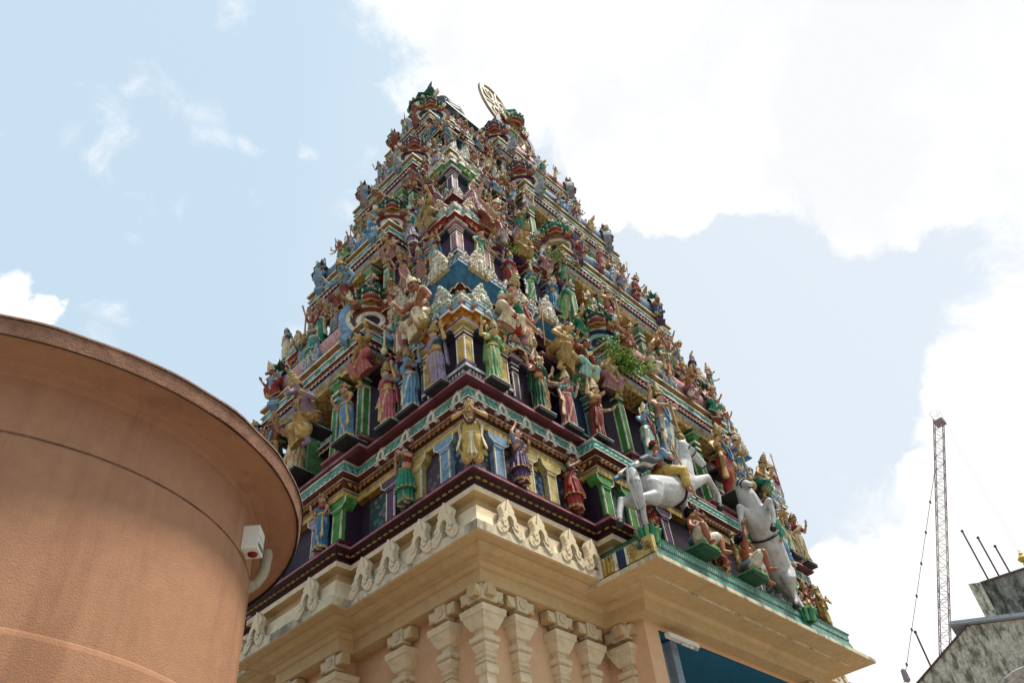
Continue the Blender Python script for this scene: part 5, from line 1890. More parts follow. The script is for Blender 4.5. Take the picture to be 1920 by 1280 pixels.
RZ = {'F': 0.0, 'L': -PI / 2}
place('worshipper', (-.005, -.005, 6.80), -PI / 4, .93, 'skin_yellow', 'yellow', 'cream', 'maroon', label='yellow-robed worshipper statue with folded palms on the near corner of the lowest ledge')
place('dancer', on('F', .82, -.02, 6.86), .25, .80, 'skin_pink', 'plum', 'ochre', 'lilac', label='plum-clad dancer statue with raised arm, right of the corner worshipper')
place('flute_dancer', on('F', 1.80, -.02, 6.86), .35, .84, 'skin_copper', 'red', 'gold', 'dark_teal', label='dancer statue in pleated red and gold skirt beside the green pillar')
place('dancer', on('F', 8.15, .0, 6.86), -.1, .80, 'skin_pink', 'teal', 'gold', 'plum', mirror=True, label='teal dancer statue on the lowest ledge beyond the entrance canopy')
place('flute_dancer', on('L', 1.18, -.02, 6.86), -PI / 2 - .15, .84, 'skin_pink', 'emerald', 'gold', 'crimson', label='flute-pose dancer statue in emerald skirt and crimson blouse on the left face')
place('blessing_goddess', on('L', 2.66, .16, 6.86), -PI / 2 - .3, .84, 'skin_pink', 'blue', 'pale_yellow', 'brick_red', label='blue-draped woman statue in the lowest storey, next to the round hall eave')
place('dancer', on('L', 3.9, .16, 6.86), -PI / 2, .80, 'skin_tan', 'red', 'gold', 'green', label='red dancer statue at the far end of the left face, lowest storey')
place('musician', on('F', 7.22, .45, 6.42), .5, .80, 'skin_tan', 'ochre', 'yellow', 'gold', label='ochre-clad attendant statue at the far right end of the canopy')
place('blessing_goddess', on('F', 6.95, .30, 7.55), .4, .92, 'skin_tan', 'sky_blue', 'cream', 'rose', label='blue-sari goddess statue on a dark ledge behind the second horse')
place('seated_god', on('F', 4.25, .40, 6.72), -.2, .52, 'skin_copper', 'red', 'gold', 'red', label='small red seated musician statue between the two dwarfs')
place('seated_goddess', on('F', 5.6, .42, 6.52), .1, .55, 'skin_lilac', 'lilac', 'cream', 'emerald', label='small lilac seated statue between the hind legs of the second horse')
place('dwarf', on('F', 3.28, .74, 6.52), .1, .86, 'skin_copper', 'emerald', label='bare-chested dwarf statue with hands on knees, seated under the first horse')
place('dwarf_club', on('F', 4.46, .76, 6.52), .6, .86, 'skin_copper', 'emerald', label='bare-chested dwarf statue lifting a golden club, seated beside the second horse')


for kind, s_, out_, z_, rz_, k_, sk_, cl_, tp_, lb_ in (
        ('trident_god', 3.88, .34, 6.84, .1, .62, 'skin_copper', 'red', 'maroon', 'small red attendant statue standing behind the first dwarf'),
        ('dancer', 4.02, .42, 6.98, -.2, .55, 'skin_pink', 'orange', 'brick_red', 'small orange dancer statue between the two horses, higher than the musicians'),
        ('seated_god', 3.86, .62, 6.50, .3, .46, 'skin_tan', 'brick_red', 'gold', 'tiny brick red seated statue at the canopy front between the dwarfs'),
        ('musician', 4.98, .36, 6.84, .2, .62, 'skin_tan', 'ochre', 'emerald', 'ochre-skirted musician statue half hidden behind the rearing horse'),
        ('waving_woman', 6.25, .46, 6.52, .3, .58, 'skin_pink', 'green', 'plum', 'small green seated woman statue right of the rearing horse'),
        ('blessing_goddess', 6.35, .30, 6.86, .2, .78, 'skin_tan', 'teal', 'crimson', 'teal goddess statue under the ledge at the right end of the bay'),
        ('trident_god', 6.70, .45, 6.42, .4, .66, 'skin_copper', 'cream', 'red', 'cream-clothed trident statue near the right end of the canopy'),
        ('seated_goddess', 2.72, .40, 6.86, .0, .46, 'skin_copper', 'crimson', 'red', 'small crimson seated statue under the belly of the first horse')):
    place(kind, on('F', s_, out_, z_), rz_, k_, sk_, cl_, 'pale_yellow', tp_, tilt=.3 if 'seated' in kind or 'waving' in kind else .05, label=lb_)

# ------------------------------------------------------------------ horses and riders
def horse(name, P, label):
    b = MB()
    H = 'horse_white'
    def T(keys, rads):
        b.tube([P[k] for k in keys], rads, H, 12)
    T(('hip', 'belly', 'chest'), [.185, .215, .20])
    b.ball(P['hip'], (.20, .17, .20), H, 14, 10)
    b.ball(P['chest'], (.20, .16, .21), H, 14, 10)
    T(('chest', 'neck', 'poll'), [.185, .145, .095])
    T(('poll', 'face', 'muzzle'), [.092, .074, .052])
    pol, muz, fc = P['poll'], P['muzzle'], P['face']
    d = (muz - pol).normalized()
    side = d.cross(V((0, 0, 1))).normalized()
    upv = side.cross(d)
    b.ball(pol + d * .09 - upv * .03, .07, H, 10, 8)
    b.tube([fc - upv * .035, muz - upv * .05 - d * .01], [.035, .026], H, 8)
    for s in (-1, 1):
        b.tube([pol + side * s * .045 + upv * .05, pol + side * s * .06 + upv * .13 - d * .02], [.026, .006], H, 7)
        b.ball(muz + side * s * .03 + upv * .012, .022, H, 7, 6)
    for k in ('fa', 'fb'):
        T((k + '0', k + '1', k + '2', k + '3'), [.10, .062, .036, .033])
        b.ball(P[k + '1'], .058, H, 8, 6)
    for k in ('ha', 'hb'):
        T((k + '0', k + '1', k + '2', k + '3', k + '4'), [.15, .105, .048, .036, .036])
        b.ball(P[k + '2'], .052, H, 8, 6)
    me = fuse(b, name, .014, 6)
    org = P['ha4']
    me.transform(Matrix.Translation(-org))
    o = bpy.data.objects.new(name, me)
    COL.objects.link(o)
    o.location = org
    tag(o, label, 'horse statue', 'prancing horse statues on the canopy')
    for k in ('fa3', 'fb3', 'ha4', 'hb4'):
        m = MB()
        q = P[k]
        pr = P[k[:2] + str(int(k[2]) - 1)]
        dd = (q - pr).normalized()
        m.tube([q + dd * .02, q + dd * .075], [.038, .052], 'charcoal', 10)
        m.build('hoof', o, org)
    m = MB()
    nk, ch = P['neck'], P['chest']
    back = (P['hip'] - P['chest']).normalized()
    for i in range(15):
        t = i / 14
        q = lerp(pol, lerp(nk, ch, .35), t)
        r = lerp(.085, .15, t)
        n = (back - (ch - pol).normalized() * back.dot((ch - pol).normalized())).normalized()
        q = q + n * r * .9
        m.tube([q, q + n * .05 + V((0, 0, .03)), q + n * .07 + V((0, 0, -.03))], [.022, .024, .008], 'grey' if i % 2 else 'pale_grey', 6)
    m.build('mane', o, org)
    m = MB()
    t0 = P['tail0']
    for i in range(9):
        a = (i - 4) / 4
        w = V((0, .05 * a, 0)) + V((.02 * math.cos(i * 2.0), 0, 0))
        m.tube([t0, P['tail1'] + w * .5, P['tail2'] + w, P['tail3'] + w * .8], [.03, .042, .036, .010], 'pale_grey' if i % 2 else 'horse_white', 7)
    m.build('tail', o, org)
    m = MB()
    def hoop(c, ax, r, w, mat):
        ax = ax.normalized()
        u = ax.orthogonal().normalized()
        v = ax.cross(u)
        m.tube([c + u * r * math.cos(t) + v * r * math.sin(t) for t in [2 * PI * k / 20 for k in range(22)]], w, mat, 6)
    hoop(lerp(P['belly'], P['chest'], .35), P['chest'] - P['belly'], .222, .016, 'charcoal')
    m.build('girth_strap', o, org)
    m = MB()
    hoop(fc + d * .02, d, .074, .010, 'charcoal')
    hoop(lerp(pol, fc, .45), d, .088, .010, 'charcoal')
    for s in (-1, 1):
        m.tube([pol + side * s * .075 + d * .05, fc + side * s * .07], .009, 'charcoal', 5)
    m.build('bridle', o, org)
    m = MB()
    for s in (-1, 1):
        e = lerp(pol, fc, .42) + side * s * .068 + upv * .028
        m.ball(e, .017, 'black', 8, 6)
        m.ball(muz + side * s * .042 + upv * .015 + d * .02, .010, 'dusty_pink', 6, 5)
    m.tube([muz - side * .03 - upv * .03 + d * .03, muz + side * .03 - upv * .03 + d * .03], .012, 'maroon', 6)
    m.build('eye', o, org)
    return o


h1 = {k: V(p) for k, p in dict(
    hip=(2.36, -.74, 7.02), belly=(2.74, -.74, 7.13), chest=(3.20, -.76, 7.42), neck=(3.30, -.80, 7.78), poll=(3.27, -.88, 8.02), face=(3.42, -.92, 7.94), muzzle=(3.58, -.96, 7.80),
    fa0=(3.26, -.86, 7.40), fa1=(3.62, -.94, 7.60), fa2=(3.80, -.94, 7.40), fa3=(3.78, -.93, 7.26), fb0=(3.20, -.66, 7.36), fb1=(3.42, -.60, 7.32), fb2=(3.38, -.60, 7.10), fb3=(3.36, -.60, 6.98),
    ha0=(2.32, -.82, 6.98), ha1=(2.26, -.84, 6.80), ha2=(2.03, -.80, 6.74), ha3=(2.06, -.76, 6.54), ha4=(2.12, -.72, 6.44),
    hb0=(2.32, -.66, 6.98), hb1=(2.20, -.60, 6.84), hb2=(1.86, -.62, 6.72), hb3=(1.76, -.62, 6.50), hb4=(1.74, -.62, 6.42),
    tail0=(2.16, -.74, 7.12), tail1=(2.00, -.76, 7.14), tail2=(1.94, -.80, 6.92), tail3=(1.98, -.80, 6.58)).items()}
horse('horse_statue', h1, 'white prancing horse statue in profile at the left end of the canopy')
h2 = {k: V(p) for k, p in dict(
    hip=(5.64, -.66, 6.90), belly=(5.26, -.78, 7.20), chest=(4.94, -.88, 7.50), neck=(4.80, -.90, 7.78), poll=(4.78, -.88, 8.00), face=(4.71, -.97, 7.93), muzzle=(4.64, -1.07, 7.83),
    fa0=(4.98, -.96, 7.46), fa1=(4.86, -1.18, 7.58), fa2=(4.88, -1.16, 7.36), fa3=(4.84, -1.13, 7.22), fb0=(4.86, -.84, 7.42), fb1=(4.58, -.84, 7.54), fb2=(4.50, -.82, 7.28), fb3=(4.48, -.80, 7.12),
    ha0=(5.60, -.74, 6.86), ha1=(5.52, -.80, 6.72), ha2=(5.66, -.72, 6.58), ha3=(5.64, -.74, 6.46), ha4=(5.60, -.74, 6.40),
    hb0=(5.72, -.58, 6.88), hb1=(5.80, -.62, 6.74), hb2=(5.96, -.62, 6.62), hb3=(5.95, -.66, 6.48), hb4=(5.95, -.68, 6.44),
    tail0=(5.75, -.55, 7.0), tail1=(5.90, -.52, 6.98), tail2=(5.95, -.52, 6.80), tail3=(5.92, -.54, 6.6)).items()}
horse('horse_statue', h2, 'white rearing horse statue facing outwards on the canopy, right of the dwarfs')


def rider(name, pel, up, fwd, sd_, cloth, blouse_, skin, label, turn, lance=True, cape=False):
    """Person astride: pel seat point, up spine direction, fwd facing, sd_ right-hand side."""
    pel, up, fwd, sd_ = V(pel), V(up).normalized(), V(fwd).normalized(), V(sd_).normalized()
    k = .86
    q = lambda s, f, u: pel + (sd_ * s + fwd * f + up * u) * k
    R0 = Matrix((sd_, -fwd, up)).transposed()
    b = MB()
    sk = 'skin_tan'
    b.ball(q(0, 0, .05), (.11 * k, .09 * k, .08 * k), sk, 12, 9, R0)
    b.tube([q(0, 0, .05), q(0, .01, .16), q(0, .02, .29)], [.08 * k, .08 * k, .095 * k], sk, 12)
    b.ball(q(0, .02, .30), (.125 * k, .075 * k, .09 * k), sk, 12, 9, R0)
    b.tube([q(0, .02, .36), q(0, .03, .43)], [.045 * k, .036 * k], sk, 8)
    t = MB()
    head(t, (0, 0, 0), sk, 0, 1.0)
    HM = Matrix.Translation(q(0, .04, .50)) @ (Matrix.Rotation(turn, 3, 'Z') @ R0).to_4x4() @ Matrix.Scale(k, 4)
    b.merge(t, HM)
    for s, el, wr, d in ((1, q(.22, .06, .17), q(.16, .26, .22), fwd * .6 + up * .4), (-1, q(-.20, .10, .17), q(-.06, .26, .13), fwd)):
        b.ball(q(s * .125, .02, .35), .042 * k, sk, 8, 6)
        arm(b, q(s * .125, .02, .35), el, wr, d, sk, k, tuple(-sd_ * s), .8)
    for s in (-1, 1):
        leg(b, q(s * .09, .02, .03), q(s * .25, .26, -.04), q(s * .27, .20, -.36), q(s * .28, .31, -.40), sk, k)
    me = fuse(b, name, .010, 4)
    me.transform(Matrix.Translation(-pel))
    o = bpy.data.objects.new(name, me)
    COL.objects.link(o)
    o.location = pel
    o.material_slots[0].link = 'OBJECT'
    o.material_slots[0].material = MATS[skin]
    tag(o, label, 'rider statue', 'rider statues on the horses')
    m = MB()
    for s in (-1, 1):
        hp, kn, an = q(s * .09, .02, .03), q(s * .25, .26, -.04), q(s * .27, .20, -.32)
        pts = [lerp(hp, kn, i / 7) for i in range(8)] + [lerp(kn, an, i / 6) for i in range(1, 6)]
        m.tube(pts, [(.098 - .030 * i / 12) * k * (1 + .035 * (i % 2)) for i in range(len(pts))], cloth, 22, fold=.05, nfold=8)
    m.ball(q(0, 0, .04), (.125 * k, .105 * k, .085 * k), cloth, 12, 8, R0)
    m.build('garment', o, pel)
    m = MB()
    m.ball(q(0, .02, .28), (.132 * k, .084 * k, .10 * k), blouse_, 14, 9, R0)
    for s, el in ((1, q(.22, .06, .17)), (-1, q(-.20, .10, .17))):
        m.tube([q(s * .125, .02, .35), lerp(q(s * .125, .02, .35), el, .6)], [.055 * k, .052 * k], blouse_, 10)
    m.build('blouse', o, pel)
    m = MB()
    m.tube([q(.11 * math.cos(a), .10 * math.sin(a) + .005, .10) for a in [2 * PI * i / 20 for i in range(22)]], .022 * k, 'brick_red', 7)
    m.build('girdle', o, pel)
    m = MB()
    jm = MB()
    jewels(jm, V((0, 0, .30)), 1.0)
    m.merge(jm, Matrix.Translation(pel) @ (R0 * k).to_4x4())
    m.build('necklace', o, pel)
    m = MB()
    m.merge(face_paint((0, 0, 0), 0, 1.0, True), HM)
    m.build('face', o, pel)
    m = MB()
    m.merge(hair((0, 0, 0), 0, 1.0, 'bun'), HM)
    m.build('hair', o, pel)
    m = MB()
    tb = MB()
    tb.lathe((0, .008, .03), [(.066, 0), (.075, .02), (.062, .035), (.07, .05), (.04, .075), (.01, .10)], 'brick_red' if lance else 'gold', 12)
    tb.tube([(0, -.06, .05), (0, -.075, .13)], [.014, .003], 'gold', 5)
    m.merge(tb, HM)
    m.build('turban', o, pel)
    if lance:
        m = MB()
        w = q(.17, .30, .24)
        m.tube([w + V((-.06, 0, .32)), w + V((.13, -.06, -.62))], .011, 'yellow', 6)
        m.ball(w + V((.13, -.06, -.62)), .022, 'dark_green', 7, 5)
        m.build('lance', o, pel)
    if cape:
        m = MB()
        for i in range(6):
            y = (i - 2.5) * .035
            m.tube([q(-.02 + y * 1.5, -.10, .20), q(y * 2, -.36, .10 + .02 * (i % 2)), q(y * 2.6, -.58, .12), q(y * 3, -.80, .02 + .03 * (i % 2))], [.03, .045, .05, .03], ('sky_blue', 'ivory', 'slate')[i % 3], 8)
        m.build('cape', o, pel)
    return o


rider('rider_statue', (2.70, -.76, 7.36), (-.12, -.05, 1), (1, -.1, .28), (-.1, -1, 0), 'yellow', 'light_blue', 'skin_copper', 'rider statue in yellow trousers on the profile white horse', -.5, True, True)
rider('rider_statue', (5.32, -.70, 7.40), (.20, -.05, 1), (-.75, -.55, .35), (.55, -.8, 0), 'emerald', 'teal', 'skin_tan', 'rider statue in green trousers on the rearing white horse', .1, False, False)

# ------------------------------------------------------------------ statues of the four shrine storeys
ORD = ['nearest', 'first', 'second', 'third', 'fourth', 'fifth', 'sixth', 'seventh', 'eighth', 'ninth', 'tenth', 'eleventh', 'twelfth', 'thirteenth', 'fourteenth', 'fifteenth', 'sixteenth']
ORD = ORD[1:]
NOUN = {'lotus_goddess': 'goddess raising a lotus', 'four_armed_goddess': 'four-armed goddess', 'blessing_goddess': 'goddess with hand on hip', 'guardian': 'guardian with club', 'dancer': 'dancer', 'flute_dancer': 'flute-pose dancer', 'musician': 'musician',
        'fierce_goddess': 'many-armed fierce goddess', 'archer': 'archer', 'trident_god': 'trident god', 'seated_god': 'seated god', 'seated_goddess': 'seated goddess', 'reaching_giant': 'seated giant', 'green_archer': 'seated god with outstretched arm', 'waving_woman': 'waving seated woman', 'boar_god': 'boar-headed god'}
FACE = {'F': 'right face', 'L': 'left face'}
STO = ['first', 'second', 'third', 'fourth']


def nm_(c):
    return c.replace('_', ' ').replace('leaf green', 'bright green').replace('emerald', 'emerald')


def statue(tier_i, face, s, out, z, kind, sc_, skin, cloth, trim, top, turn=0.0, mirror=False, count=0, upper=False, ledge=True, label=None, tilt=0.0):
    T = TIERS[tier_i]
    lab = label or '%s %s, %s %s figure, %s shrine storey, %s' % (nm_(cloth), NOUN[kind], ORD[count], 'upper' if upper else 'lower', STO[tier_i], FACE[face])
    if len(lab.split()) <= 14:
        lab = lab.replace(' figure,', ' figure from corner,')
    o = place(kind, on(face, s, out, z), RZ[face] + turn, sc_, skin, cloth, trim, top, 'gold' if rnd.random() < .7 else 'cream', mirror, lab, tilt=tilt)
    sit_ = kind in SIT
    if ledge and not upper:
        m = MB()
        w = (.10 if sit_ else .17) * sc_
        fbox(m, face, s - w, s + w, out - .22, out + .11 * sc_ + .02, z - .055, z - .012, 'charcoal')
        fbox(m, face, s - w, s + w, out - .22, out + .11 * sc_ + .028, z - .012, z, 'pale_grey')
        part(m, 'statue_ledge', T['obj'])
    elif upper:
        m = MB()
        w = .20 * sc_
        fbox(m, face, s - w * .8, s + w * .8, out - .4, out - .04, z - .12 * sc_, z + .0, T['core'])
        fbox(m, face, s - w - .01, s + w + .01, out - .4, out + .0, z - .03, z + .004, 'dusty_pink')
        part(m, 'statue_seat', T['obj'])
    return o


CLOTHS = ['emerald', 'rose', 'sky_blue', 'dusty_pink', 'lilac', 'brick_red', 'leaf_green', 'teal', 'red', 'light_blue', 'cream', 'pink', 'pale_teal', 'green', 'crimson', 'blue']
SKINS = ['skin_tan', 'skin_tan', 'skin_pink', 'skin_copper', 'skin_pink', 'skin_tan', 'skin_blue', 'skin_pink', 'skin_yellow', 'skin_copper']
TRIMS = ['pale_yellow', 'cream', 'gold', 'ivory', 'pale_yellow']
TOPS = ['rose', 'crimson', 'emerald', 'plum', 'gold', 'blue', 'brick_red', 'teal', 'yellow']
FEM = ['lotus_goddess', 'four_armed_goddess', 'blessing_goddess', 'fierce_goddess', 'dancer']
MAS = ['trident_god', 'archer', 'musician', 'guardian']
SIT = ['seated_god', 'seated_goddess', 'reaching_giant', 'green_archer', 'waving_woman', 'boar_god']
# figures picked out of the photograph: (storey, face, register, index) -> overrides
FIX = {
    (0, 'F', 'l', 0): dict(kind='four_armed_goddess', cloth='leaf_green', top='green', skin='skin_yellow', trim='pale_yellow', sc_=.95, turn=.1),
    (0, 'F', 'l', 1): dict(kind='fierce_goddess', cloth='dark_green', top='brick_red', skin='skin_pink', trim='orange', sc_=.95),
    (0, 'F', 'l', 2): dict(kind='four_armed_goddess', cloth='brick_red', top='gold', skin='skin_tan', trim='brick_red', mirror=True, sc_=.95, turn=.3),
    (0, 'F', 'l', 3): dict(kind='guardian', cloth='light_blue', top='sky_blue', skin='skin_pink', trim='cream', sc_=1.22, turn=.15),
    (0, 'F', 'l', 4): dict(kind='guardian', cloth='red', top='blue', skin='skin_tan', trim='ochre', mirror=True, sc_=1.26, turn=.1),
    (0, 'L', 'l', 0): dict(kind='lotus_goddess', cloth='lilac', top='dark_teal', skin='skin_tan', trim='ochre', sc_=.95, turn=0, mirror=True),
    (0, 'L', 'l', 1): dict(kind='lotus_goddess', cloth='rose', top='crimson', skin='skin_tan', trim='pale_yellow', sc_=.95, mirror=True),
    (0, 'L', 'l', 2): dict(kind='blessing_goddess', cloth='sky_blue', top='ochre', skin='skin_pink', trim='pale_yellow', sc_=.95, turn=-.3),
    (0, 'L', 'l', 3): dict(kind='boar_god', cloth='ochre', top='plum', skin='skin_lilac', trim='pale_yellow', sc_=1.25, turn=-.1),
    (0, 'L', 'l', 4): dict(kind='guardian', cloth='dark_teal', top='light_blue', skin='skin_copper', trim='ochre', sc_=1.22, turn=-.1),
    (0, 'F', 'u', 0): dict(kind='green_archer', cloth='cream', top='emerald', skin='skin_pink', trim='red', sc_=1.08, turn=.1),
    (0, 'F', 'u', 1): dict(kind='waving_woman', cloth='ochre', top='ochre', skin='skin_yellow', trim='gold', sc_=1.15, turn=.3),
    (0, 'L', 'u', 0): dict(kind='reaching_giant', cloth='cream', top='red', skin='skin_copper', trim='gold', sc_=1.16, turn=-.15),
    (0, 'L', 'u', 1): dict(kind='waving_woman', cloth='rose', top='ochre', skin='skin_yellow', trim='ochre', sc_=1.02, turn=-.15),
    (1, 'F', 'l', 0): dict(kind='blessing_goddess', cloth='emerald', top='teal', skin='skin_tan', trim='pale_yellow', mirror=True),
    (1, 'F', 'l', 1): dict(kind='lotus_goddess', cloth='crimson', top='red', skin='skin_blue', trim='pale_yellow', sc_=0.75),
    (1, 'F', 'l', 2): dict(kind='blessing_goddess', cloth='blue', top='sky_blue', skin='skin_tan', trim='pale_yellow', sc_=0.77),
    (1, 'F', 'l', 3): dict(kind='guardian', cloth='dusty_pink', top='maroon', skin='skin_tan', trim='rose', sc_=0.99),
    (1, 'F', 'l', 4): dict(kind='guardian', cloth='emerald', top='rose', skin='skin_tan', trim='gold', mirror=True, sc_=0.99),
    (1, 'L', 'l', 0): dict(kind='lotus_goddess', cloth='sky_blue', top='brick_red', skin='skin_tan', trim='pale_yellow', mirror=True),
    (1, 'L', 'l', 1): dict(kind='lotus_goddess', cloth='rose', top='ochre', skin='skin_yellow', trim='pale_yellow', mirror=True),
    (1, 'L', 'l', 2): dict(kind='musician', cloth='emerald', top='maroon', skin='skin_pink', trim='emerald'),
    (1, 'L', 'l', 3): dict(kind='reaching_giant', cloth='brick_red', top='red', skin='skin_blue', trim='gold', sc_=1.04),
    (1, 'L', 'u', 0): dict(kind='waving_woman', cloth='gold', top='gold', skin='skin_yellow', trim='lilac', sc_=0.92),
    (1, 'F', 'u', 0): dict(kind='reaching_giant', cloth='brick_red', top='maroon', skin='skin_pink', trim='gold', sc_=0.92),
    (1, 'F', 'u', 1): dict(kind='seated_god', cloth='ochre', top='gold', skin='skin_yellow', trim='gold', sc_=0.81),
    (2, 'F', 'l', 0): dict(kind='lotus_goddess', cloth='rose', top='cream', skin='skin_pink', trim='ivory', mirror=True),
    (2, 'L', 'l', 0): dict(kind='blessing_goddess', cloth='emerald', top='red', skin='skin_tan', trim='cream'),
    (2, 'F', 'l', 1): dict(kind='trident_god', cloth='leaf_green', top='gold', skin='skin_tan', trim='cream'),
    (2, 'F', 'l', 2): dict(kind='lotus_goddess', cloth='rose', top='crimson', skin='skin_pink', trim='cream'),
    (2, 'F', 'l', 3): dict(kind='guardian', cloth='blue', top='ochre', skin='skin_copper', trim='light_blue', sc_=0.85),
    (2, 'L', 'l', 1): dict(kind='blessing_goddess', cloth='red', top='gold', skin='skin_tan', trim='ivory'),
    (2, 'L', 'l', 2): dict(kind='flute_dancer', cloth='sky_blue', top='blue', skin='skin_pink', trim='cream'),
    (2, 'L', 'l', 3): dict(kind='reaching_giant', cloth='green', top='crimson', skin='skin_copper', trim='gold', sc_=0.86),
    (3, 'F', 'l', 0): dict(kind='blessing_goddess', cloth='pale_teal', top='rose', skin='skin_pink', trim='ivory'),
    (3, 'L', 'l', 0): dict(kind='blessing_goddess', cloth='blue', top='ochre', skin='skin_tan', trim='gold', mirror=True),
}
last = {}
for ti, T in enumerate(TIERS):
    zf, ze, o, h, ph = T['zf'], T['ze'], T['o'], T['h'], T['ph']
    hh = ze - zf
    S0 = (.93, .72, .60, .51)[ti]
    for face, L_, c, bw in (('F', TWS[ti], T['cF'], T['bwF']), ('L', TDS[ti], T['cL'], T['bwL'])):
        sb = c - bw
        se = c + bw
        gap, fg = sb - o, L_ - o - (c + bw)
        if face == 'F':
            low = [(o + h + .02, .06, 0), (o + gap * .42, .02, 0), (o + gap * .76, .12, 0), (c - bw * .54, .30, .26), (c + bw * .54, .30, .26), (se + fg * .10, .10, 0), (L_ - o - h * 1.7, .06, 0), (L_ - o - h * .4, .06, 0)]
            if ti >= 1:
                low.insert(3, (sb + .16, .26, .10))
                low.insert(6, (se - .16, .26, .10))
            upp = [(o + gap * .25, .02), (o + gap * .59, .02), (o + gap * .95, .10), (sb + .34, .26), (se - .34, .26), (se + fg * .05, .10), (se + fg * .55, .02), (L_ - o - .1, .0)]
        else:
            low = [(o + h + .02, .06, 0), (o + gap * .72, .06, 0), (sb + .12, .26, .06), (c - bw * .42, .28, .24), (c + bw * .50, .28, .24), (se - .10, .26, .06), (L_ - o - h, .06, 0)]
            upp = [(o + gap * .34, .02), (o + gap * .97, .08), (sb + .30, .24), (se - .30, .24), (se + fg * .05, .08), (L_ - o - .15, .02)]
        if face == 'F':
            low += [(o + gap * .60, .02, .01), (c - bw * .80, .24, .02), (c + bw * .80, .24, .02), (se + fg * .5, .08, .01)]
            upp += [(o + gap * .42, -.02), (o + gap * .78, .04), (c - .02, .30), (c + bw * .36, .26), (c - bw * .36, .26)]
        else:
            low += [(o + gap * .52, .02, .01), (c + .05, .26, .22)]
            upp += [(o + gap * .66, .0), (c, .26)]
        for reg, lst in (('l', low), ('u', upp)):
            nfix = -1
            for i, q in enumerate(lst):
                s, out = q[0], q[1] - o
                big = reg == 'l' and len(q) > 2 and q[2] >= .23
                # the index used for overrides skips the extra figures in front of the bay pillars
                base_n = ({'l': 8, 'u': 8} if face == 'F' else {'l': 7, 'u': 6})[reg] + (2 if face == 'F' and ti >= 1 and reg == 'l' else 0)
                extra = (face == 'F' and ti >= 1 and reg == 'l' and i in (3, 6)) or i >= base_n
                rank = sum(1 for w in lst if w[0] < q[0])
                if not extra:
                    nfix += 1
                d = {}
                for tries in range(20):
                    if reg == 'u':
                        kind = rnd.choice(SIT) if rnd.random() < .6 else rnd.choice(FEM + MAS)
                    elif big:
                        kind = 'guardian'
                    else:
                        kind = rnd.choice(FEM if rnd.random() < .72 else MAS)
                    cl = rnd.choice(CLOTHS)
                    if last.get((face, reg)) not in ((kind, cl), ) and last.get((face, reg), (0, 0))[1] != cl:
                        break
                d = dict(kind=kind, cloth=cl, top=rnd.choice(TOPS), skin=rnd.choice(SKINS), trim=rnd.choice(TRIMS), turn=rnd.uniform(-.25, .25), mirror=rnd.random() < .5, sc_=S0 * rnd.uniform(.93, 1.04) * (1.32 if big else 1.0 if reg == 'u' else 1.0))
                if not extra:
                    d.update(FIX.get((ti, face, reg, nfix), {}))
                    if 'mirror' not in FIX.get((ti, face, reg, nfix), {'mirror': 0}):
                        d['mirror'] = False
                last[(face, reg)] = (d['kind'], d['cloth'])
                sit = d['kind'] in SIT
                if reg == 'l':
                    z = zf + .015 + q[2]
                    if sit:
                        z += .35
                        out += .10
                else:
                    z = zf + hh * (.56 if d['sc_'] > 1.2 else .60 if sit else .54)
                    out = out - .05 + (.06 if ti and not sit else 0)
                    if q[1] > .2:
                        z = ze + .08
                        d['sc_'] *= .80
                statue(ti, face, s, out, z, d['kind'], d['sc_'], d['skin'], d['cloth'], d['trim'], d['top'], d['turn'], d['mirror'], rank, reg == 'u', tilt=(.46, .54, .60, .64)[ti] if sit else (.06, .10, .14, .16)[ti])

# figures that sit on the eaves and on the roof
k = 0
for ti, T in enumerate(TIERS[:3]):
    for face, L_, c, bw in (('F', TWS[ti], T['cF'], T['bwF']), ('L', TDS[ti], T['cL'], T['bwL'])):
        oe = T['oe']
        ss = [c - bw - .22, c + bw + .22, c - bw - .62, c + .18 + bw * .35]
        for i, s in enumerate(ss):
            kind = SIT[(k * 2 + i) % 5] if i != 2 else FEM[k % 4]
            cl = CLOTHS[(k * 5 + i * 3) % len(CLOTHS)]
            place(kind, on(face, s, -oe - .06, T['ze'] + .47), RZ[face] + .2 * (1 - 2 * (i % 2)), (.74, .62, .54, .46)[ti], SKINS[(k + i * 3) % len(SKINS)], cl, TRIMS[k % 5], TOPS[(k + i) % 9], tilt=.4, label='small %s %s on %s eave, %s, %s bay mask' % (nm_(cl), NOUN[kind], STO[ti], FACE[face], ('before', 'beyond', 'well before', 'above')[i]))
        k += 1
rz_ = zr + .24
RT = [('F', ro + .22, 'seated_goddess', 'red', 'rose', .58), ('F', ro + .80, 'green_archer', 'blue', 'plum', .54), ('F', ro + 1.35, 'trident_god', 'cream', 'ochre', .56), ('F', RW - ro - 1.4, 'musician', 'teal', 'rose', .58), ('F', RW - ro - .8, 'seated_god', 'ochre', 'red', .54), ('F', RW - ro - .25, 'waving_woman', 'emerald', 'red', .54),
      ('L', ro + .30, 'reaching_giant', 'red', 'crimson', .58), ('L', ro + .95, 'seated_god', 'ochre', 'brick_red', .58), ('L', RD - ro - .95, 'seated_goddess', 'rose', 'orange', .58), ('L', RD - ro - .3, 'waving_woman', 'ochre', 'red', .54)]
for i, (face, s, kind, cl, tp_, sc_) in enumerate(RT):
    n_ = [q[0] for q in RT[:i + 1]].count(face) - 1
    place(kind, on(face, s, -ro + .02, zr + (-.06 if kind in SIT else -.24)), RZ[face] + rnd.uniform(-.2, .2), sc_, SKINS[(i * 3 + 1) % 10], cl, 'cream', tp_, label='%s %s, %s figure along the roof foot, %s' % (nm_(cl), NOUN[kind], ORD[n_], FACE[face]))
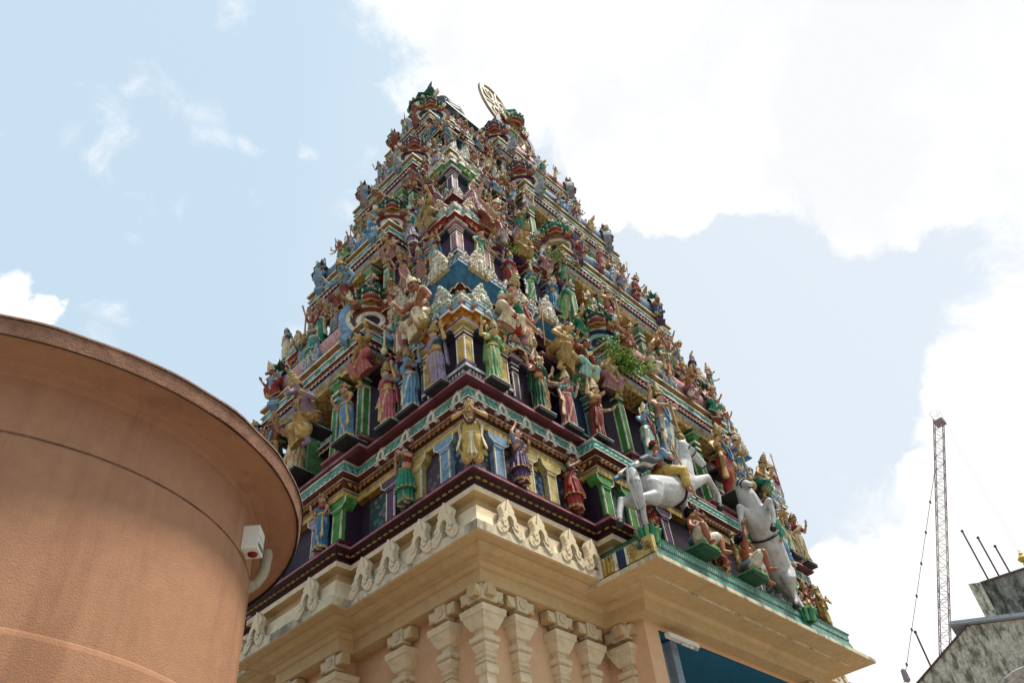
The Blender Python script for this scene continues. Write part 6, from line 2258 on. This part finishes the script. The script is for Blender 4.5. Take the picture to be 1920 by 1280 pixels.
for i, (x, kind, cl) in enumerate(((CXM - .62, 'lotus_goddess', 'lilac'), (CXM, 'four_armed_goddess', 'brick_red'), (CXM + .62, 'blessing_goddess', 'sky_blue'))):
    place(kind, (x, ro - .46, zr + .10), rnd.uniform(-.2, .2), .58, 'skin_tan', cl, 'ivory', 'rose', label='%s %s, %s of three statues below the front roof mask' % (nm_(cl), NOUN[kind], ('nearest', 'middle', 'farthest')[i]))

# the small crests beyond the first hundred, one piece per parent
for par, lst in CREST_REST.items():
    m = MB()
    for me, M_ in lst:
        m.merge(CREST_MB[me], M_)
    o = bpy.data.objects.new('scroll_crest_row', m.mesh('scroll_crest_row'))
    COL.objects.link(o)
    o.parent = par
    o['kind'] = 'stuff'

# ------------------------------------------------------------------ round hall on the left
RC = (-3.80, 2.19)
hall = empty('round_hall', (RC[0], RC[1], 0), 'round terracotta stucco hall with a wide overhanging roof edge', 'building')
HO = (RC[0], RC[1], 0)
SEG = 160


def turned(prof, mats, name, seg=SEG, wob=None):
    m = MB()
    rows = []
    for r, z in prof:
        rows.append([(RC[0] + (r + (wob(k, z) if wob else 0)) * math.cos(2 * PI * k / seg), RC[1] + (r + (wob(k, z) if wob else 0)) * math.sin(2 * PI * k / seg), z) for k in range(seg)])
    for i in range(len(prof) - 1):
        m.add(rows[i] + rows[i + 1], [(j, (j + 1) % seg, seg + (j + 1) % seg, seg + j) for j in range(seg)], mats[i] if isinstance(mats, list) else mats, True)
    return m.build(name, hall, HO)


turned([(2.212, 0), (2.212, 3.86), (2.206, 3.89), (2.20, 3.90), (2.20, 5.19)], 'stucco', 'wall')
turned([(2.20, 5.21), (2.197, 5.670), (2.21, 5.705)], 'stucco', 'upper_wall')
turned([(2.199, 5.19), (2.192, 5.194), (2.192, 5.206), (2.199, 5.21)], 'stucco_edge', 'wall_groove')
wr = random.Random(3)
ph_ = [(wr.uniform(0, 6.28), wr.choice((5, 9, 14, 23, 31)), wr.uniform(.001, .0035)) for _ in range(7)]
wob = lambda k, z: sum(a * math.sin(f * 2 * PI * k / SEG + p) for p, f, a in ph_)
turned([(2.21, 5.705), (2.30, 5.728), (2.560, 5.738), (2.566, 5.714), (2.578, 5.714)], ['stucco', 'stucco', 'black_line', 'black_line'], 'eave_soffit', wob=None)
turned([(2.578, 5.714), (2.584, 5.720), (2.600, 5.825), (2.602, 5.838)], 'stucco_edge', 'eave_edge', wob=wob)
turned([(2.598, 5.839), (2.612, 5.842), (2.610, 5.862), (2.5, 5.880), (1.6, 6.1), (.02, 6.3)], ['black_line', 'stucco_edge', 'stucco_edge', 'stucco_edge', 'stucco_edge'], 'roof_cap', wob=lambda k, z: (wob(k, z) * 1.6) if z < 5.87 else 0)

ang = math.atan2(.62 - RC[1], -2.22 - RC[0])
bx = V((RC[0] + 2.20 * math.cos(ang), RC[1] + 2.20 * math.sin(ang), 5.34))
sb_ = empty('alarm_box', bx, 'white plastic alarm box with red lens fixed high on the round wall', 'alarm box')
sb_.rotation_euler = (0, 0, ang + PI / 2)
sb_.scale = (.86, .86, .86)
m = MB()
m.plate([(-.105, -.11), (.105, -.11), (.115, -.09), (.11, .145), (-.11, .145), (-.115, -.09)], .02, -.155, 'box_white')
m.build('housing', sb_, (0, 0, 0))
m = MB()
m.box(-.105, .105, -.161, -.155, .03, .034, 'pale_grey')
for i in range(8):
    m.box(-.085 + i * .024, -.073 + i * .024, -.1575, -.155, -.075, -.035, 'slate')
m.box(-.10, .10, -.158, -.155, -.025, -.020, 'pale_grey')
m.build('grille', sb_, (0, 0, 0))
m = MB()
m.lathe((.01, -.085, -.11), [(.050, 0.0), (.050, -.01), (.042, -.022), (.026, -.030), (.003, -.033)], 'lens_red', 16)
m.build('lens', sb_, (0, 0, 0))
a2 = math.atan2(.98 - RC[1], -1.95 - RC[0])
pe = lambda r, z, da=0: V((RC[0] + r * math.cos(a2 + da), RC[1] + r * math.sin(a2 + da), z))
dp = empty('drain_pipe', pe(2.2, 5.0), 'short curved grey drain pipe coming out under the round roof edge', 'pipe')
m = MB()
m.tube([pe(2.31, 5.50), pe(2.315, 5.42), pe(2.31, 5.34), pe(2.29, 5.27), pe(2.25, 5.20), pe(2.17, 5.15)], .050, 'pvc', 16)
m.build('elbow', dp, tuple(pe(2.2, 5.0)))
m = MB()
m.tube([pe(2.31, 5.50), pe(2.313, 5.45)], .057, 'pvc', 16)
m.build('collar', dp, tuple(pe(2.2, 5.0)))
m = MB()
m.tube([pe(2.21, 5.175), pe(2.17, 5.15)], .057, 'pvc', 16)
m.build('collar', dp, tuple(pe(2.2, 5.0)))

# ------------------------------------------------------------------ mossy concrete buildings on the right
def at(az, tan_el, dist):
    a = rad(az)
    return V((CAM.x + dist * math.cos(a), CAM.y + dist * math.sin(a), CAM.z + dist * tan_el))


# lower block: front wall with a raking edge, 30 m away
D1 = 30.0
pA, pB, pC = at(12.75, .3322, D1), at(2.5, .295, D1 * .97), at(16.87, .2894, D1 * 1.02)
lb_ = empty('concrete_building', (pA.x, pA.y, 0), 'mould-stained concrete gable wall with metal capping, lower right corner', 'building')
LO = (pA.x, pA.y, 0)
back = V((6, 1.2, 0))


def wall_poly(m, pts, mat, back_):
    n = len(pts)
    vs = [tuple(p) for p in pts] + [tuple(p + back_) for p in pts]
    m.add(vs, [list(range(n)), list(range(n, 2 * n))[::-1]] + [(j, (j + 1) % n, n + (j + 1) % n, n + j) for j in range(n)], mat)


m = MB()
dirC = (pC - pA)
pD = pA + dirC * 4.2
g0 = lambda p: V((p.x, p.y, 0))
wall_poly(m, [g0(pB), pB, pA, V((pD.x, pD.y, max(pD.z, 0.0))), g0(pD)], 'mossy_concrete', back)
m.build('gable_wall', lb_, LO)
m = MB()
e = (pB - pA).normalized()
for q0, q1, ww in ((pA - e * .55, pB, .10),):
    for dz in (0,):
        vs = []
        for p in (q0, q1):
            for off in (V((-.22, -.05, .03)), V((-.22, -.05, .14)), back + V((.1, 0, .14)), back + V((.1, 0, .03))):
                vs.append(p + off)
        m.add(vs, [(0, 1, 5, 4), (1, 2, 6, 5), (2, 3, 7, 6), (3, 0, 4, 7), (3, 2, 1, 0), (4, 5, 6, 7)], 'flashing')
m.build('metal_capping', lb_, LO)
m = MB()
vs = []
for p in (pA, pD):
    for off in (V((-.06, 0, .0)), V((-.06, 0, .05)), back + V((0, 0, .05)), back):
        vs.append(p + off)
m.add(vs, [(0, 1, 5, 4), (1, 2, 6, 5), (2, 3, 7, 6), (3, 0, 4, 7), (3, 2, 1, 0), (4, 5, 6, 7)], 'rust_metal')
m.build('raking_trim', lb_, LO)

D2 = 33.0
uA, uB, uC = at(10.95, .3700, D2), at(4.0, .368, D2), at(10.95, .30, D2)
ub = empty('concrete_building', (uA.x, uA.y, 0), 'dark mildewed concrete parapet with a pale corner post, behind the gable wall', 'building')
UO = (uA.x, uA.y, 0)
m = MB()
wall_poly(m, [g0(uB), uB, uA, g0(uA)], 'dark_concrete', V((7, 1.3, 0)))
m.build('parapet_wall', ub, UO)
m = MB()
cA, cB = at(11.62, .3725, D2 - .3), at(10.93, .3700, D2 - .3)
wall_poly(m, [g0(cB), cB + V((0, 0, .06)), cA + V((0, 0, .06)), g0(cA)], 'mossy_concrete', V((.7, .13, 0)))
m.build('corner_post', ub, UO)
m = MB()
vs = []
for p in (uA, uB):
    for off in (V((-.06, 0, .0)), V((-.06, 0, .06)), V((.5, .1, .06)), V((.5, .1, 0))):
        vs.append(p + off)
m.add(vs, [(0, 1, 5, 4), (1, 2, 6, 5), (2, 3, 7, 6), (3, 0, 4, 7), (3, 2, 1, 0), (4, 5, 6, 7)], 'rust_metal')
m.build('parapet_trim', ub, UO)
for az, t0_, t1_, dd, lab in ((10.42, .366, .4328, D2 + 1.2, 'leftmost and tallest of the thin rods on the dark parapet'), (9.76, .366, .4195, D2 + 1.2, 'middle of the three thin rods on the dark parapet'), (9.11, .366, .4040, D2 + 1.2, 'rightmost and shortest of the three thin rods on the dark parapet'),
                              (15.79, .28, .3411, D1 + 2.2, 'lone thin dark rod at the raking edge of the gable wall')):
    p0, p1 = at(az, t0_ - .03, dd), at(az, t1_, dd)
    m = MB()
    m.tube([p0, p1], .033, 'rust_metal', 8)
    o = m.build('iron_rod', None, tuple(p0))
    tag(o, lab, 'rod', 'iron rods on the concrete buildings')
    m = MB()
    m.ball(p1, (.06, .06, .06), 'rust_metal', 8, 6)
    m.build('rod_tip', o, tuple(p0))

gp = at(8.02, .3840, D2 + 1.5)
gl = empty('gilded_finial', tuple(gp), 'small golden pot finial showing at the right edge above the parapet', 'finial')
m = MB()
m.lathe((gp.x, gp.y, gp.z - 1.2), [(.10, 0), (.08, .55), (.10, .60), (.07, .66)], 'rust_metal', 12)
m.build('stem', gl, tuple(gp))
m = MB()
m.lathe((gp.x, gp.y, gp.z - .54), [(r * .62, z * .62 + .2) for r, z in ((.07, 0), (.20, .06), (.10, .14), (.26, .24), (.34, .40), (.22, .56), (.09, .62), (.15, .70), (.05, .82), (.01, 1.0))], 'gold_bright', 16)
m.build('pot', gl, tuple(gp))

dq = at(11.0, .266, 20.0)
dh = empty('satellite_dish', tuple(dq), 'pale grey dish rim in the bottom right corner in front of the gable wall', 'satellite dish')
m = MB()
R_ = V((CAM.x - dq.x, CAM.y - dq.y, 0)).normalized().to_track_quat('Z', 'Y').to_matrix() @ Matrix.Rotation(rad(35), 3, 'X')
t = MB()
t.lathe((0, 0, -.62), [(.02, 0), (.3, .02), (.6, .09), (.85, .20), (.88, .20), (.87, .23), (.6, .12), (.3, .05), (.02, .03)], 'pale_grey', 40)
m.merge(t, Matrix.Translation(dq + V((0, 0, -.75))) @ R_.to_4x4())
m.build('bowl', dh, tuple(dq))
m = MB()
m.tube([dq + V((0, 0, -.9)) + R_ @ V((0, 0, -.6)), V((dq.x + .8, dq.y, 0))], .05, 'grey', 10)
m.build('mast', dh, tuple(dq))

# ------------------------------------------------------------------ crane with a leaning lattice jib, far off
D3 = 78.0
top = at(8.24, .5755, D3)
bot = at(14.95, .300, D3)
axis = (top - bot)
bot2 = bot - axis * .35
cr_ = empty('tower_crane', (bot2.x, bot2.y, 0), 'tall thin lattice crane jib leaning against the white cloud, far right', 'crane')
CO = (bot2.x, bot2.y, 0)
m = MB()
L_ = (top - bot2).length
d = (top - bot2).normalized()
u = d.cross(V((0, 0, 1))).normalized()
v = d.cross(u)
hw = .40
NB = 44
chord = [u * hw + v * hw, -u * hw + v * hw, -u * hw - v * hw, u * hw - v * hw]
for c in chord:
    for k in range(6):
        a, b = k / 6, (k + 1) / 6
        m.tube([bot2 + c + d * L_ * a, bot2 + c + d * L_ * b], .042, 'crane_white' if k in (3,) else 'crane_red', 6)
m.build('chord', cr_, CO)
m = MB()
for i in range(NB):
    a, b = bot2 + d * L_ * i / NB, bot2 + d * L_ * (i + 1) / NB
    mt = 'crane_white' if 20 < i < 34 else 'crane_red' if (i // 3) % 3 == 0 else 'crane_white'
    for j in range(4):
        c0, c1 = chord[j], chord[(j + 1) % 4]
        if i % 2:
            c0, c1 = c1, c0
        m.tube([a + c0, b + c1], .024, mt, 5)
        m.tube([a + c0, a + c1], .020, mt, 5)
m.build('bracing', cr_, CO)
m = MB()
m.box(top.x - .45, top.x + .45, top.y - .45, top.y + .45, top.z - .5, top.z - .05, 'crane_red')
m.build('jib_head', cr_, CO)
m = MB()
for k in range(5):
    a = 2 * PI * k / 5
    m.tube([top + V((.5 * math.cos(a), .5 * math.sin(a), 0)), top + V((.5 * math.cos(a), .5 * math.sin(a), .9))], .02, 'crane_white', 5)
m.tube([top + V((.5 * math.cos(2 * PI * k / 20), .5 * math.sin(2 * PI * k / 20), .9)) for k in range(22)], .02, 'crane_white', 5)
m.build('platform_rail', cr_, CO)
p0, p1 = at(10.20, .512, D3 - 1.0), at(17.41, .3005, D3 - 1)
m = MB()
m.tube([p0, p1 + (p1 - p0) * .25], .030, 'crane_red', 6)
for k in range(1, 7):
    q = lerp(p0, p1, k / 6.3)
    m.ball(q, (.10, .10, .17), 'rust_metal', 8, 6)
m.build('pendant_cable', cr_, CO)
m = MB()
m.tube([p1 + V((0, 0, .35)), p1 - V((0, 0, .35))], [.22, .28], 'crane_red', 10)
m.build('cable_block', cr_, CO)
for az in (8.09, 7.93):
    m = MB()
    q = at(az, .560, D3 - .5)
    m.tube([q, V((q.x, q.y, CAM.z + (D3 - .5) * .35))], .014, 'crane_white', 5)
    m.build('hoist_rope', cr_, CO)
m = MB()
m.box(bot2.x - 2, bot2.x + 2, bot2.y - 2, bot2.y + 2, 0, max(1, bot2.z), 'crane_red')
m.build('crane_base', cr_, CO)


# ------------------------------------------------------------------ wheel emblem on the roof
WP = V((3.66, ro - .12, 20.0))
wh = empty('wheel_emblem', tuple(WP), 'large gilded openwork wheel emblem standing on a pole above the roof edge', 'emblem')
m = MB()
m.tube([WP + V((0, 0, -.9)), WP + V((0, 0, .45))], .05, 'chakra_gold', 10)
m.lathe((WP.x, WP.y, WP.z - .45), [(.08, 0), (.15, .06), (.19, .18), (.15, .28), (.07, .34), (.11, .40), (.04, .48)], 'yellow', 14)
m.build('pole', wh, tuple(WP))
m = MB()
wc = WP + V((0, 0, 1.12))
Rw = .68
def wring(r, w, dpt, mat):
    t = MB()
    pts = [(r * math.cos(2 * PI * k / 40), r * math.sin(2 * PI * k / 40)) for k in range(41)]
    t.ribbon(pts, w, dpt * .6, -dpt * .6, mat, mat)
    t.ribbon(pts[::-1], w, -dpt * .6, dpt * .6, mat, mat)
    m.merge(t, Matrix.Translation(wc))
wring(Rw, .05, .06, 'chakra_gold')
m.build('rim', wh, tuple(WP))
m = MB()
wring(.12, .035, .05, 'chakra_gold')
for k in range(3):
    a = 2 * PI * k / 3 + .5
    c_ = wc + V((.36 * math.cos(a), 0, .36 * math.sin(a)))
    t = MB()
    sp = spiral(0, 0, .27, .05, a, 1.35, 26)
    t.ribbon(sp, [.030] * 20 + [.018] * 7, .03, -.03, 'chakra_gold', 'chakra_gold')
    t.ribbon(sp[::-1], [.018] * 7 + [.030] * 20, -.03, .03, 'chakra_gold', 'chakra_gold')
    m.merge(t, Matrix.Translation(c_))
    b_ = a + PI / 3
    m.tube([wc + V((.1 * math.cos(b_), 0, .1 * math.sin(b_))), wc + V((Rw * .96 * math.cos(b_), 0, Rw * .96 * math.sin(b_)))], .032, 'chakra_gold', 7)
m.build('scrolls', wh, tuple(WP))
wh.rotation_euler = (0, 0, rad(8))

# ------------------------------------------------------------------ plants growing out of the stucco
def shrub(pos, n, r, stretch, label, seed, leafs=.055):
    q = random.Random(seed)
    root = V(pos)
    o = empty('wall_plant', tuple(root), label, 'plant', 'plants rooted in the tower')
    tw, lf = MB(), MB()
    for b in range(max(4, n // 40)):
        dirv = V((q.uniform(-1, 1) * stretch[0], q.uniform(-1, .15) * stretch[1], q.uniform(-.35, 1) * stretch[2]))
        mid = root + dirv * r * .5 + V((0, 0, .1 * r))
        end = root + dirv * r
        tw.tube([root, mid, end], [.012, .008, .003], 'twig', 5)
        for i in range(n // max(4, n // 40)):
            t = q.uniform(.25, 1.05)
            c = lerp(lerp(root, mid, t), lerp(mid, end, t), t) + V((q.gauss(0, .06), q.gauss(0, .05), q.gauss(0, .06))) * (r / .5)
            a = V((q.uniform(-1, 1), q.uniform(-1, 1), q.uniform(-.8, .5))).normalized()
            s_ = a.cross(V((q.uniform(-1, 1), q.uniform(-1, 1), q.uniform(-1, 1)))).normalized()
            l = leafs * q.uniform(.7, 1.3)
            nn = a.cross(s_) * l * .14
            lf.add([c, c + a * l * .35 + s_ * l * .32 + nn, c + a * l * .75 + s_ * l * .22 + nn, c + a * l, c + a * l * .75 - s_ * l * .22 + nn, c + a * l * .35 - s_ * l * .32 + nn, c + a * l * .5], [(0, 1, 6), (1, 2, 6), (2, 3, 6), (3, 4, 6), (4, 5, 6), (5, 0, 6)], 'leaf' if q.random() < .6 else 'leaf_pale')
    tw.build('stem', o, tuple(root))
    lf.build('foliage', o, tuple(root))


shrub((3.15, -.26, 9.86), 900, .62, (1.25, .55, .55), 'leafy green plant growing from the right bay above the green pillar', 5)
shrub((2.75, .12, 12.55), 170, .42, (1.0, .5, .8), 'small trailing plant rooted beside a lion mask on the second shrine storey', 8, .045)
shrub((3.45, 1.35, 18.7), 150, .42, (.7, .6, .9), 'small plant sprouting at the roof foot below the wheel emblem', 9, .07)
shrub((1.62, .28, 12.0), 60, .25, (1.0, .5, .8), 'tiny weed tuft near the second storey corner shrine', 10, .045)
